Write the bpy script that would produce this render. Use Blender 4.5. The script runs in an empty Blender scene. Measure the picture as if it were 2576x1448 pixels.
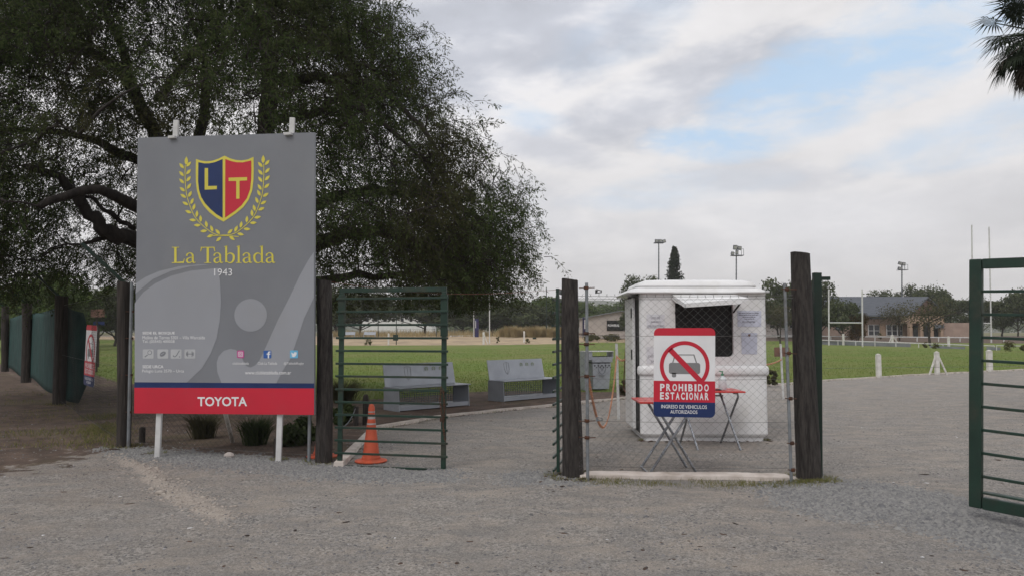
import bpy, bmesh, math, random
import numpy as np
from mathutils import Vector, Matrix, noise
from mathutils.geometry import tessellate_polygon

random.seed(7)
rng = np.random.default_rng(7)
sc = bpy.context.scene
COL = sc.collection
R = math.radians

# ------------------------------------------------------------------ camera
EYE = 1.6
FP, CX, CY, HY = 1860.0, 1287.5, 724.0, 835.0      # focal length etc. in units of a 2575 px wide print of the photo
PITCH = math.atan((HY - CY) / FP)
cam = bpy.data.cameras.new("camera")
cam.sensor_width = 36.0
cam.lens = 36.0 * FP / 2575.0
cam.clip_start = 0.05
cam.clip_end = 9000
camo = bpy.data.objects.new("camera", cam)
COL.objects.link(camo)
camo.location = (0, 0, EYE)
camo.rotation_euler = (math.pi / 2 + PITCH, 0, 0)
sc.camera = camo

# ------------------------------------------------------------------ look
sc.view_settings.view_transform = 'Standard'
sc.view_settings.look = 'None'
sc.view_settings.exposure = 0.06
sc.view_settings.gamma = 1.0
sc.view_settings.use_curve_mapping = False
sc.cycles.use_denoising = True
sc.cycles.max_bounces = 8
sc.cycles.diffuse_bounces = 4
sc.cycles.transparent_max_bounces = 12
sc.cycles.volume_bounces = 1

# ------------------------------------------------------------------ node helper
class NT:
    def __init__(s, nt):
        s.nt = nt
    def n(s, t, **kw):
        nd = s.nt.nodes.new(t)
        for k, v in kw.items():
            setattr(nd, k, v)
        return nd
    def l(s, a, b):
        s.nt.links.new(a, b)
    def put(s, sock, v):
        if hasattr(v, 'is_output'):
            s.l(v, sock)
        else:
            sock.default_value = v
    def math(s, op, a, b=0.0, c=None, clamp=False):
        nd = s.n('ShaderNodeMath', operation=op, use_clamp=clamp)
        s.put(nd.inputs[0], a); s.put(nd.inputs[1], b)
        if c is not None:
            s.put(nd.inputs[2], c)
        return nd.outputs[0]
    def mix(s, f, a, b, blend='MIX'):
        nd = s.n('ShaderNodeMix', data_type='RGBA', blend_type=blend)
        s.put(nd.inputs['Factor'], f)
        for i, v in ((6, a), (7, b)):
            if isinstance(v, tuple):
                nd.inputs[i].default_value = (v[0], v[1], v[2], 1)
            else:
                s.l(v, nd.inputs[i])
        return nd.outputs[2]
    def noise(s, vec, scale, detail=4.0, rough=0.55, dist=0.0):
        nd = s.n('ShaderNodeTexNoise')
        if vec is not None:
            s.l(vec, nd.inputs['Vector'])
        nd.inputs['Scale'].default_value = scale
        nd.inputs['Detail'].default_value = detail
        nd.inputs['Roughness'].default_value = rough
        nd.inputs['Distortion'].default_value = dist
        return nd.outputs['Fac']
    def ramp(s, v, lo, hi, a=0.0, b=1.0, smooth=True):
        nd = s.n('ShaderNodeMapRange')
        nd.interpolation_type = 'SMOOTHSTEP' if smooth else 'LINEAR'
        s.l(v, nd.inputs['Value'])
        for k, q in zip((1, 2, 3, 4), (lo, hi, a, b)):
            nd.inputs[k].default_value = q
        return nd.outputs[0]

# ------------------------------------------------------------------ world: overcast sky with breaks
SUN_EL, SUN_AZ = R(50), R(215)          # azimuth clockwise from +Y
world = bpy.data.worlds.new("World")
sc.world = world
world.use_nodes = True
w = NT(world.node_tree)
world.node_tree.nodes.clear()
wo = w.n('ShaderNodeOutputWorld')
bg = w.n('ShaderNodeBackground')
w.l(bg.outputs[0], wo.inputs[0])
bg.inputs['Strength'].default_value = 0.1
sky = w.n('ShaderNodeTexSky', sky_type='NISHITA')
sky.sun_disc = False
sky.sun_elevation = SUN_EL
sky.sun_rotation = SUN_AZ
sky.air_density = 1.0
sky.dust_density = 2.0
tc = w.n('ShaderNodeTexCoord')
D = tc.outputs['Generated']
sep = w.n('ShaderNodeSeparateXYZ')
w.l(D, sep.inputs[0])
az = w.math('ARCTAN2', sep.outputs[0], sep.outputs[1])
el = w.math('ARCSINE', sep.outputs[2])
mp = w.n('ShaderNodeMapping')
w.l(D, mp.inputs[0])
mp.inputs['Rotation'].default_value = (0, R(14), 0)
mp.inputs['Scale'].default_value = (1.0, 1.0, 2.4)
n1 = w.noise(mp.outputs[0], 2.6, 6, 0.50, 0.1)
n2 = w.noise(mp.outputs[0], 6.5, 8, 0.58, 0.15)
mp2 = w.n('ShaderNodeMapping')
w.l(D, mp2.inputs[0])
mp2.inputs['Location'].default_value = (4, 2, 1)
mp2.inputs['Rotation'].default_value = (0, R(10), 0)
mp2.inputs['Scale'].default_value = (1.0, 1.0, 2.6)
n3 = w.noise(mp2.outputs[0], 3.0, 6, 0.5, 0.3)

def blob(px, py, a, b, ang, warp=1.5):
    """soft elliptical region of the sky (angles in radians), edges warped by noise"""
    a0 = math.atan((px - CX) / FP)
    e0 = math.atan((HY - py) / FP * math.cos(a0))
    dx = w.math('SUBTRACT', az, a0)
    dz = w.math('SUBTRACT', el, e0)
    c, s_ = math.cos(R(ang)), math.sin(R(ang))
    u = w.math('ADD', w.math('MULTIPLY', dx, c / a), w.math('MULTIPLY', dz, s_ / a))
    v = w.math('ADD', w.math('MULTIPLY', dx, -s_ / b), w.math('MULTIPLY', dz, c / b))
    r2 = w.math('ADD', w.math('MULTIPLY', u, u), w.math('MULTIPLY', v, v))
    r2 = w.math('ADD', r2, w.math('MULTIPLY', w.math('SUBTRACT', n2, 0.5), warp * 4))
    return w.ramp(r2, 0.0, 2.0, 1.0, 0.0)

def vmax(lst):
    o = lst[0]
    for q in lst[1:]:
        o = w.math('MAXIMUM', o, q)
    return o

blue = vmax([blob(2190, 150, .20, .050, 17), blob(1990, 195, .10, .028, 8), blob(1800, 352, .075, .022, -6), w.math('MULTIPLY', blob(1335, 290, .045, .020, -14), .6),
             w.math('MULTIPLY', blob(2430, 350, .11, .028, 8), .55), w.math('MULTIPLY', blob(2060, 310, .07, .020, 12), .7),
             w.math('MULTIPLY', blob(1700, 480, .13, .02, 5), .35), w.math('MULTIPLY', blob(1600, 40, .12, .04, 30), .25)])
# elsewhere on the dome the same broken cover goes on
gen = w.ramp(n3, 0.56, 0.68, 0.0, 0.75)
side = w.ramp(w.math('ABSOLUTE', az), 0.62, 0.9)
high = w.ramp(el, 0.46, 0.6)
out_ = w.math('MAXIMUM', side, high)
blue = w.math('MAXIMUM', blue, w.math('MULTIPLY', w.math('MULTIPLY', gen, out_), w.ramp(el, 0.12, 0.3)))
dark = vmax([blob(1250, 60, .22, .10, 18), w.math('MULTIPLY', blob(1700, 235, .17, .040, 14), .85), w.math('MULTIPLY', blob(1380, 362, .08, .022, -12), .7),
             w.math('MULTIPLY', blob(1960, 445, .10, .02, -4), .45), w.math('MULTIPLY', blob(1350, 560, .10, .05, 0), .35), w.math('MULTIPLY', blob(2150, 560, .3, .05, 0), .25)])
dark = w.math('MAXIMUM', dark, w.math('MULTIPLY', w.ramp(n1, 0.5, 0.75), out_))
tone = w.math('ADD', w.math('MULTIPLY', w.math('SUBTRACT', n1, 0.5), 0.36), w.math('MULTIPLY', w.math('SUBTRACT', n2, 0.5), 0.36))
hor = w.ramp(el, 0.0, 0.17, 1.0, 0.0)
lum = w.math('ADD', 0.855, tone)
lum = w.math('SUBTRACT', lum, w.math('MULTIPLY', dark, 0.235))
lum = w.math('SUBTRACT', lum, w.math('MULTIPLY', hor, 0.075))
lum = w.math('MULTIPLY', w.math('MINIMUM', w.math('MAXIMUM', lum, 0.40), 0.90), 10.0)
tint = w.mix(dark, (1.0, 0.985, 1.0), (0.90, 0.94, 1.06))
tint = w.mix(w.math('MULTIPLY', hor, .8), tint, (1.0, .965, .975))
cr = w.n('ShaderNodeVectorMath', operation='SCALE')
w.l(tint, cr.inputs[0]); w.l(lum, cr.inputs['Scale'])
skyb = w.mix(0.8, sky.outputs[0], (5.3, 7.7, 10.4))
wisp = w.ramp(w.noise(mp2.outputs[0], 9.0, 7, .6, .4), .38, .66, 1.0, .35)
skyf = w.mix(w.math('MULTIPLY', w.math('MULTIPLY', blue, 0.88), wisp), cr.outputs[0], skyb)
below = w.ramp(el, -0.03, 0.0)
skyf = w.mix(below, (2.0, 1.9, 1.8), skyf)
w.l(skyf, bg.inputs['Color'])

sun = bpy.data.lights.new("sun", 'SUN')
sun.energy = 1.2
sun.angle = R(28)
sun.color = (1.0, 0.96, 0.9)
suno = bpy.data.objects.new("sun", sun)
COL.objects.link(suno)
sd = Vector((math.sin(SUN_AZ) * math.cos(SUN_EL), math.cos(SUN_AZ) * math.cos(SUN_EL), math.sin(SUN_EL)))
suno.rotation_euler = sd.to_track_quat('Z', 'Y').to_euler()
suno.location = sd * 60

# ------------------------------------------------------------------ terrain and placing
def sstep(a, b, x):
    t = np.clip((x - a) / (b - a), 0, 1)
    return t * t * (3 - 2 * t)

def hgt(x, y):
    return 0.9 * sstep(92, 126, y) + 0.5 * sstep(126, 320, y)

def ray(px, py):
    c, s_ = math.cos(PITCH), math.sin(PITCH)
    u, v = (px - CX) / FP, (CY - py) / FP
    return Vector((u, c - v * s_, s_ + v * c))

def W(px, py, Y):
    d = ray(px, py)
    return Vector((0, 0, EYE)) + d * (Y / d.y)

def G(px, py, z=None):
    d = ray(px, py)
    if z is not None:
        return Vector((0, 0, EYE)) + d * ((z - EYE) / d.z)
    if d.z < 0:
        t = -EYE / d.z
        if d.y * t < 92:
            return Vector((d.x * t, d.y * t, 0.0))
    Y = 90.0
    while Y < 900:
        p = Vector((0, 0, EYE)) + d * (Y / d.y)
        if p.z <= hgt(p.x, p.y):
            break
        Y *= 1.003
    return Vector((p.x, p.y, float(hgt(p.x, p.y))))

# ------------------------------------------------------------------ materials
MATS = {}
def material(name, c1, c2=None, scale=6.0, rough=0.7, metal=0.0, bump=0.0, bscale=40.0, detail=5.0, stretch=None, spec=0.4, dirt=None, dirtamt=0.4,
             coat=0.0, rnd=None, sub=0.0, coord='Object'):
    m = bpy.data.materials.new(name)
    m.use_nodes = True
    t = NT(m.node_tree)
    m.node_tree.nodes.clear()
    out = t.n('ShaderNodeOutputMaterial')
    p = t.n('ShaderNodeBsdfPrincipled')
    t.l(p.outputs[0], out.inputs[0])
    tcn = t.n('ShaderNodeTexCoord')
    vec = tcn.outputs[coord]
    if stretch:
        mpn = t.n('ShaderNodeMapping')
        t.l(vec, mpn.inputs[0])
        mpn.inputs['Scale'].default_value = stretch
        vec = mpn.outputs[0]
    c2 = c2 or tuple(q * 0.82 for q in c1)
    nz = t.ramp(t.noise(vec, scale, detail), 0.3, 0.7)
    col = t.mix(nz, c1, c2)
    if rnd:
        at = t.n('ShaderNodeAttribute', attribute_name='rnd')
        col = t.mix(t.ramp(at.outputs['Fac'], 0, 1, smooth=False), col, rnd)
    if dirt:
        dn = t.ramp(t.noise(vec, scale * 0.37 + 0.6, 6, 0.65), 0.48, 0.72)
        col = t.mix(t.math('MULTIPLY', dn, dirtamt), col, dirt)
    t.l(col, p.inputs['Base Color'])
    p.inputs['Roughness'].default_value = rough
    rr = t.ramp(t.noise(vec, scale * 2.1, 3), 0.3, 0.7, max(0.05, rough - 0.1), min(1, rough + 0.1))
    t.l(rr, p.inputs['Roughness'])
    p.inputs['Metallic'].default_value = metal
    p.inputs['Specular IOR Level'].default_value = spec
    p.inputs['Coat Weight'].default_value = coat
    if bump:
        b = t.n('ShaderNodeBump')
        b.inputs['Strength'].default_value = 1.0
        b.inputs['Distance'].default_value = bump
        t.l(t.noise(vec, bscale, 5, 0.6), b.inputs['Height'])
        t.l(b.outputs[0], p.inputs['Normal'])
    MATS[name] = m
    return m

def leafmat(name, c1, c2, c3=None, trans=0.25):
    m = bpy.data.materials.new(name)
    m.use_nodes = True
    t = NT(m.node_tree)
    m.node_tree.nodes.clear()
    out = t.n('ShaderNodeOutputMaterial')
    at = t.n('ShaderNodeAttribute', attribute_name='rnd')
    col = t.mix(at.outputs['Fac'], c1, c2)
    if c3:
        oi = t.n('ShaderNodeTexCoord')
        col = t.mix(t.ramp(t.noise(oi.outputs['Object'], 0.35, 3), 0.45, 0.65), col, c3)
    d = t.n('ShaderNodeBsdfDiffuse'); tr = t.n('ShaderNodeBsdfTranslucent'); mx = t.n('ShaderNodeMixShader')
    t.l(col, d.inputs[0]); t.l(col, tr.inputs[0])
    mx.inputs[0].default_value = trans
    t.l(d.outputs[0], mx.inputs[1]); t.l(tr.outputs[0], mx.inputs[2]); t.l(mx.outputs[0], out.inputs[0])
    MATS[name] = m
    return m

M = MATS
material('old_wood', (.066, .057, .052), (.016, .0135, .013), 5.0, .92, bump=.022, bscale=20, stretch=(8, 8, 1.1), dirt=(.11, .10, .094), dirtamt=.45)
material('dark_shaded_wood', (.05, .04, .035), (.02, .017, .015), 3.0, .9, bump=.010, bscale=14, stretch=(9, 9, .7))  # darker wood, tree shade over the left posts put into the colour
material('green_paint', (.012, .037, .025), (.008, .025, .018), 5, .45, dirt=(.085, .06, .042), dirtamt=.42, bump=.001, bscale=30)
material('green_paint_dark', (.010, .030, .020), (.006, .018, .013), 5, .5, dirt=(.06, .04, .03), dirtamt=.2)
material('galvanised', (.27, .29, .31), (.20, .215, .23), 8, .5, .5, dirt=(.16, .09, .05), dirtamt=.4)
material('wire', (.20, .20, .205), (.12, .11, .10), 3, .6, .5)
material('wire_dark', (.05, .048, .045), (.03, .028, .026), 3, .7)
material('rust', (.11, .045, .025), (.05, .028, .02), 20, .85)
material('white_paint', (.62, .62, .62), (.50, .50, .50), 4, .55, dirt=(.3, .26, .22), dirtamt=.3)
material('whitewash', (.62, .56, .52), (.48, .42, .38), 5, .9, bump=.01, bscale=12, dirt=(.30, .24, .19), dirtamt=.55)
material('kerb_stone', (.60, .54, .49), (.46, .41, .37), 5, .9, bump=.008, bscale=12, dirt=(.22, .18, .15), dirtamt=.6)
material('concrete_white', (.68, .66, .63), (.52, .5, .47), 6, .85, dirt=(.3, .27, .22), dirtamt=.4, bump=.004)
material('fibreglass', (.79, .79, .80), (.69, .69, .70), 1.6, .4, dirt=(.46, .44, .39), dirtamt=.38, coat=.1, bump=.004, bscale=5)
material('fibreglass_grey', (.50, .51, .51), (.42, .43, .43), 3, .5, dirt=(.30, .32, .25), dirtamt=.4)
material('banner_and_shade_black', (.012, .012, .013), (.006, .006, .006), 4, .6)  # black of the banner, also unlit kiosk recesses with shade as colour
material('rubber_and_shade_black', (.02, .02, .02), (.012, .012, .012), 9, .8)  # black rubber, also bin openings with their shade as colour
material('sign_grey', (.190, .200, .222), (.172, .180, .202), 1.2, .5, bump=.006, bscale=1.3, dirt=(.24, .235, .225), dirtamt=.22)
material('sign_light', (.295, .306, .338), (.272, .282, .312), 1.2, .5, bump=.006, bscale=1.3, dirt=(.26, .25, .24), dirtamt=.25)
material('print_red', (.54, .018, .042), (.48, .016, .036), 1.5, .45, dirt=(.36, .05, .06), dirtamt=.3)
material('print_navy', (.010, .028, .115), (.008, .022, .09), 2, .45)
material('print_yellow', (.66, .58, .085), (.60, .52, .07), 3, .5)
material('print_white', (.78, .78, .80), (.70, .70, .72), 3, .45)
material('print_pale', (.46, .47, .49), (.40, .41, .43), 3, .5)
material('print_magenta', (.52, .08, .28), (.45, .06, .24), 3, .5)
material('print_blue', (.035, .12, .38), (.03, .1, .33), 3, .5)
material('print_sky', (.15, .46, .70), (.13, .4, .62), 3, .5)
material('print_dark', (.10, .10, .11), (.08, .08, .09), 3, .5)
material('print_midgrey', (.21, .21, .215), (.19, .19, .195), 3, .5)
material('shade_cloth', (.010, .052, .046), (.006, .030, .028), 3, .9, bump=.01, bscale=9, stretch=(1, 1, .4))
material('cone_orange', (.62, .115, .055), (.48, .085, .04), 5, .5, dirt=(.25, .12, .07), dirtamt=.35)
material('reflective', (.50, .47, .46), (.34, .31, .30), 8, .4)
material('bench_metal', (.38, .405, .445), (.33, .35, .39), 2.5, .42, .3, dirt=(.2, .2, .2), dirtamt=.3)
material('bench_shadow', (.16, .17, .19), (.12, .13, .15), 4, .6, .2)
material('table_red', (.62, .040, .035), (.52, .035, .03), 3, .38, coat=.2)
material('chrome', (.36, .38, .41), (.22, .23, .25), 12, .3, .85, dirt=(.08, .06, .05), dirtamt=.3)
material('chain_orange', (.60, .28, .16), (.46, .21, .12), 6, .5)
material('cable_red', (.16, .055, .035), (.1, .04, .03), 3, .7)
material('paper', (.66, .66, .70), (.60, .60, .64), 6, .8)
material('paper_blue', (.56, .58, .68), (.50, .52, .62), 6, .8)
material('print_ink', (.10, .10, .13), (.2, .2, .24), 30, .8)
material('plastic_clear', (.62, .64, .66), (.52, .55, .58), 5, .3)
material('emblem_green', (.24, .29, .17), (.2, .25, .14), 5, .6)
material('pump_green', (.08, .28, .16), (.06, .2, .12), 5, .4)
material('bark', (.036, .029, .025), (.016, .013, .012), 2.5, .95, bump=.03, bscale=5, stretch=(3, 3, 1))
material('twig', (.030, .024, .019), (.018, .014, .012), 3, .95)
material('far_bark', (.06, .05, .04), (.035, .03, .025), 3, .95)
material('roof_slate', (.085, .095, .115), (.06, .068, .085), 1.2, .8, bump=.02, bscale=3, stretch=(1, 3, 3))
material('brick_wall', (.37, .275, .225), (.29, .215, .18), 1.0, .9, dirt=(.44, .35, .29), dirtamt=.4)
material('brick_column', (.37, .27, .20), (.30, .21, .15), 2, .9)
material('beige_wall', (.44, .39, .36), (.38, .34, .32), .6, .9, dirt=(.3, .27, .25), dirtamt=.3)
material('pale_wall', (.55, .50, .49), (.46, .42, .41), .6, .9)
material('white_wall', (.75, .75, .74), (.66, .66, .65), .8, .8)
material('grey_wall', (.24, .25, .275), (.19, .2, .22), .7, .85)
material('window_glass', (.03, .035, .045), (.02, .022, .03), 2, .15, spec=.6)
material('navy_pad', (.015, .02, .09), (.03, .01, .05), 2, .6)
material('brown_board', (.20, .11, .08), (.15, .085, .065), 3, .8)
material('lamp_grey', (.13, .14, .16), (.09, .1, .115), 2, .5, .3)
material('lamp_face', (.5, .5, .48), (.4, .4, .38), 2, .3)
material('pebble', (.31, .295, .28), (.19, .185, .185), 30, .95, rnd=(.085, .083, .088))
material('pebble_blue', (.165, .165, .17), (.10, .10, .106), 30, .95, rnd=(.25, .245, .235))
material('sandy', (.38, .335, .295), (.29, .255, .225), 20, .95)
material('debris', (.07, .045, .03), (.12, .07, .05), 30, .95, rnd=(.028, .02, .016))
material('palm_dead', (.10, .08, .06), (.06, .045, .035), 3, .9)
leafmat('algarrobo_leaf', (.034, .054, .021), (.085, .105, .044), (.055, .055, .028), .35)
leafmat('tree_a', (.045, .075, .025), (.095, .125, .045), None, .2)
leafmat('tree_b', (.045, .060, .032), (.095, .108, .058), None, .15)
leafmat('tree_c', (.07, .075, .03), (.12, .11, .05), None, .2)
leafmat('tree_brown', (.09, .045, .02), (.05, .045, .02), None, .2)
leafmat('tree_bright', (.055, .10, .022), (.10, .15, .035), None, .25)
leafmat('cypress', (.016, .024, .016), (.032, .040, .026), None, .1)
leafmat('pampas', (.30, .23, .12), (.42, .34, .20), None, .2)
leafmat('palm_leaf', (.035, .045, .03), (.075, .085, .055), None, .15)
leafmat('shrub_leaf', (.035, .055, .025), (.075, .095, .042), None, .2)
leafmat('dry_shrub', (.06, .06, .035), (.11, .10, .06), None, .2)
leafmat('grass_blade', (.10, .155, .03), (.19, .225, .06), None, .3)
leafmat('weed', (.11, .14, .04), (.26, .22, .11), None, .3)

# ------------------------------------------------------------------ objects
ORG = {}
def tag(o, label=None, cat=None, group=None, kind=None):
    if label: o['label'] = label
    if cat: o['category'] = cat
    if group: o['group'] = group
    if kind: o['kind'] = kind
    return o

def thing(name, label, cat, loc=(0, 0, 0), rotz=0.0, group=None):
    o = bpy.data.objects.new(name, None)
    COL.objects.link(o)
    o.empty_display_size = 0.2
    o.location = loc
    o.rotation_euler = (0, 0, rotz)
    ORG[o.name] = Vector(loc)
    return tag(o, label, cat, group)

def copy_tree(o, parent=None):
    c = o.copy()
    COL.objects.link(c)
    c.parent = parent
    for ch in o.children:
        copy_tree(ch, c)
    return c

class MB:
    def __init__(s):
        s.v, s.f = [], []
    def add(s, vs, fs):
        k = len(s.v)
        s.v += [Vector(q) for q in vs]
        s.f += [tuple(i + k for i in f) for f in fs]
        return s
    def hexa(s, p):
        """8 points: bottom ring then top ring"""
        return s.add(p, [(0, 3, 2, 1), (4, 5, 6, 7), (0, 1, 5, 4), (1, 2, 6, 5), (2, 3, 7, 6), (3, 0, 4, 7)])
    def box(s, c, d, rz=0.0, rx=0.0, ry=0.0):
        m = Matrix.Rotation(rz, 3, 'Z') @ Matrix.Rotation(rx, 3, 'X') @ Matrix.Rotation(ry, 3, 'Y')
        x, y, z = d[0] / 2, d[1] / 2, d[2] / 2
        p = [Vector(c) + m @ Vector(q) for q in ((-x, -y, -z), (x, -y, -z), (x, y, -z), (-x, y, -z), (-x, -y, z), (x, -y, z), (x, y, z), (-x, y, z))]
        return s.hexa(p)
    def beam(s, a, b, wd, th, up=Vector((0, 0, 1))):
        """rectangular bar from a to b; wd across, th along the up side"""
        a, b = Vector(a), Vector(b)
        d = (b - a).normalized()
        side = d.cross(up)
        if side.length < 1e-4:
            side = Vector((1, 0, 0))
        side.normalize()
        u = side.cross(d).normalized()
        p = []
        for q in (a, b):
            p += [q - side * wd / 2 - u * th / 2, q + side * wd / 2 - u * th / 2, q + side * wd / 2 + u * th / 2, q - side * wd / 2 + u * th / 2]
        return s.hexa(p)
    def tube(s, pts, rad, n=8, cap=True):
        pts = [Vector(q) for q in pts]
        if not hasattr(rad, '__len__'):
            rad = [rad] * len(pts)
        k = len(s.v)
        prev = None
        for i, p in enumerate(pts):
            d = (pts[min(i + 1, len(pts) - 1)] - pts[max(i - 1, 0)]).normalized()
            if prev is None:
                prev = Vector((1, 0, 0)) if abs(d.x) < .9 else Vector((0, 1, 0))
            side = (prev - d * prev.dot(d)).normalized()
            prev = side
            up = d.cross(side)
            for j in range(n):
                a = 2 * math.pi * j / n
                s.v.append(p + (side * math.cos(a) + up * math.sin(a)) * rad[i])
        for i in range(len(pts) - 1):
            for j in range(n):
                j2 = (j + 1) % n
                s.f.append((k + i * n + j, k + i * n + j2, k + (i + 1) * n + j2, k + (i + 1) * n + j))
        if cap:
            s.f.append(tuple(k + j for j in range(n - 1, -1, -1)))
            s.f.append(tuple(k + (len(pts) - 1) * n + j for j in range(n)))
        return s
    def lathe(s, c, prof, n=24, ax=1.0, ay=1.0):
        k = len(s.v)
        for r, z in prof:
            for j in range(n):
                a = 2 * math.pi * j / n
                s.v.append(Vector((c[0] + r * ax * math.cos(a), c[1] + r * ay * math.sin(a), c[2] + z)))
        for i in range(len(prof) - 1):
            for j in range(n):
                j2 = (j + 1) % n
                s.f.append((k + i * n + j, k + i * n + j2, k + (i + 1) * n + j2, k + (i + 1) * n + j))
        return s
    def prism(s, poly, ext):
        """planar polygon (3d points) extruded by ext"""
        poly = [Vector(q) for q in poly]
        n = len(poly)
        k = len(s.v)
        ext = Vector(ext)
        s.v += poly + [q + ext for q in poly]
        for t in tessellate_polygon([poly]):
            s.f.append(tuple(k + i for i in t))
            s.f.append(tuple(k + n + i for i in reversed(t)))
        for i in range(n):
            j = (i + 1) % n
            s.f.append((k + i, k + j, k + n + j, k + n + i))
        return s
    def build(s, name, mat, parent=None, smooth=False, bevel=0.0, org=None, fixn=True):
        o0 = Vector(org) if org is not None else (ORG.get(parent.name, Vector()) if parent else Vector())
        me = bpy.data.meshes.new(name)
        me.from_pydata([tuple(q - o0) for q in s.v], [], s.f)
        me.validate()
        if fixn:
            bm = bmesh.new(); bm.from_mesh(me)
            bmesh.ops.recalc_face_normals(bm, faces=bm.faces)
            if bevel:
                es = [e for e in bm.edges if len(e.link_faces) == 2 and e.calc_face_angle(0) > .6]
                bmesh.ops.bevel(bm, geom=es, offset=bevel, segments=2, profile=.6, affect='EDGES', clamp_overlap=True)
            bm.to_mesh(me); bm.free()
        me.materials.append(mat if not isinstance(mat, str) else M[mat])
        if smooth:
            me.polygons.foreach_set('use_smooth', [True] * len(me.polygons))
        o = bpy.data.objects.new(name, me)
        COL.objects.link(o)
        if parent:
            o.parent = parent
            ORG[o.name] = o0
        elif org is not None:
            o.location = o0
        return o

def smooth_angle(o, a=40):
    o.data.polygons.foreach_set('use_smooth', [True] * len(o.data.polygons))
    try:
        o.data.set_sharp_from_angle(angle=R(a))
    except Exception:
        pass
    return o

def np_mesh(name, V, F, mat, parent=None, rnd=None, loc=None, smooth=False):
    """V (n,3); F (m,k) all faces of k corners"""
    me = bpy.data.meshes.new(name)
    V = np.ascontiguousarray(V, dtype=np.float32)
    F = np.ascontiguousarray(F, dtype=np.int32)
    me.vertices.add(len(V)); me.vertices.foreach_set('co', V.ravel())
    m, k = F.shape
    me.loops.add(m * k); me.loops.foreach_set('vertex_index', F.ravel())
    me.polygons.add(m)
    me.polygons.foreach_set('loop_start', np.arange(0, m * k, k, dtype=np.int32))
    me.update(calc_edges=True)
    if rnd is not None:
        a = me.attributes.new('rnd', 'FLOAT', 'POINT')
        a.data.foreach_set('value', np.ascontiguousarray(rnd, dtype=np.float32))
    if smooth:
        me.polygons.foreach_set('use_smooth', np.ones(m, dtype=bool))
    me.materials.append(M[mat])
    o = bpy.data.objects.new(name, me)
    COL.objects.link(o)
    if parent: o.parent = parent
    if loc is not None: o.location = loc
    return o

# ------------------------------------------------------------------ flat print helpers
class Panel:
    """a plane in the world on which lettering and print lie"""
    def __init__(s, o, ex, ez):
        s.o = Vector(o)
        s.n = Vector(ex).cross(Vector(ez)).normalized()      # towards the viewer
        if s.n.y > 0:
            s.n = -s.n
    def at(s, px, py, lift=0.0):
        d = ray(px, py)
        e = Vector((0, 0, EYE))
        t = (s.o - e).dot(s.n) / d.dot(s.n)
        return e + d * t + s.n * lift

def flat(panel, polys, lift, name, mat, parent, zoomf=None):
    mb = MB()
    for poly in polys:
        pts = [zoomf(*q) if zoomf else q for q in poly]
        w3 = [panel.at(x, y, lift) for x, y in pts]
        tri = tessellate_polygon([[Vector((x, y, 0)) for x, y in pts]])
        mb.add(w3, [tuple(t) for t in tri])
    return mb.build(name, mat, parent, fixn=False)

_tc = {}
def glyphs(text, bold=0.0, spacing=1.0):
    key = (text, bold, spacing)
    if key in _tc:
        return _tc[key]
    cu = bpy.data.curves.new('t', 'FONT')
    cu.body = text
    cu.offset = bold
    cu.space_character = spacing
    cu.resolution_u = 3
    ob = bpy.data.objects.new('t', cu)
    COL.objects.link(ob)
    bpy.context.view_layer.update()
    me = bpy.data.meshes.new_from_object(ob.evaluated_get(bpy.context.evaluated_depsgraph_get()))
    vs = [(v.co.x, v.co.y) for v in me.vertices]
    fs = [tuple(p.vertices) for p in me.polygons]
    bpy.data.objects.remove(ob); bpy.data.curves.remove(cu); bpy.data.meshes.remove(me)
    x0 = min(v[0] for v in vs); x1 = max(v[0] for v in vs)
    y0 = min(v[1] for v in vs); y1 = max(v[1] for v in vs)
    vs = [((x - x0) / max(x1 - x0, 1e-6), (y - y0) / max(y1 - y0, 1e-6)) for x, y in vs]
    _tc[key] = (vs, fs)
    return _tc[key]

def letters(mb, panel, text, x0, y0, x1, y1, lift, bold=0.0, slope=0.0, spacing=1.0):
    """text fitted in the box x0..x1, y0 (top)..y1 (base)"""
    vs, fs = glyphs(text, bold, spacing)
    mb.add([panel.at(x0 + u * (x1 - x0), y1 - v * (y1 - y0) + slope * (u * (x1 - x0)), lift) for u, v in vs], fs)

def circ(cx, cy, r, n=40, a0=0, a1=360):
    return [(cx + r * math.cos(R(a0 + (a1 - a0) * i / n)), cy + r * math.sin(R(a0 + (a1 - a0) * i / n))) for i in range(n if a1 - a0 == 360 else n + 1)]

def rrect(x0, y0, x1, y1, r, n=5):
    p = []
    for cx, cy, a in ((x1 - r, y0 + r, -90), (x1 - r, y1 - r, 0), (x0 + r, y1 - r, 90), (x0 + r, y0 + r, 180)):
        p += [(cx + r * math.cos(R(a + 90 * i / n)), cy + r * math.sin(R(a + 90 * i / n))) for i in range(n + 1)]
    return p

def strokes(pts, ws):
    """variable width pen stroke -> quads"""
    out = []
    n = len(pts)
    L, Q = [], []
    for i in range(n):
        a = pts[max(i - 1, 0)]; b = pts[min(i + 1, n - 1)]
        dx, dy = b[0] - a[0], b[1] - a[1]
        l = math.hypot(dx, dy) or 1
        nx, ny = -dy / l, dx / l
        w_ = ws[i] / 2 if hasattr(ws, '__len__') else ws / 2
        L.append((pts[i][0] + nx * w_, pts[i][1] + ny * w_))
        Q.append((pts[i][0] - nx * w_, pts[i][1] - ny * w_))
    for i in range(n - 1):
        out.append([L[i], L[i + 1], Q[i + 1], Q[i]])
    return out

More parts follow.
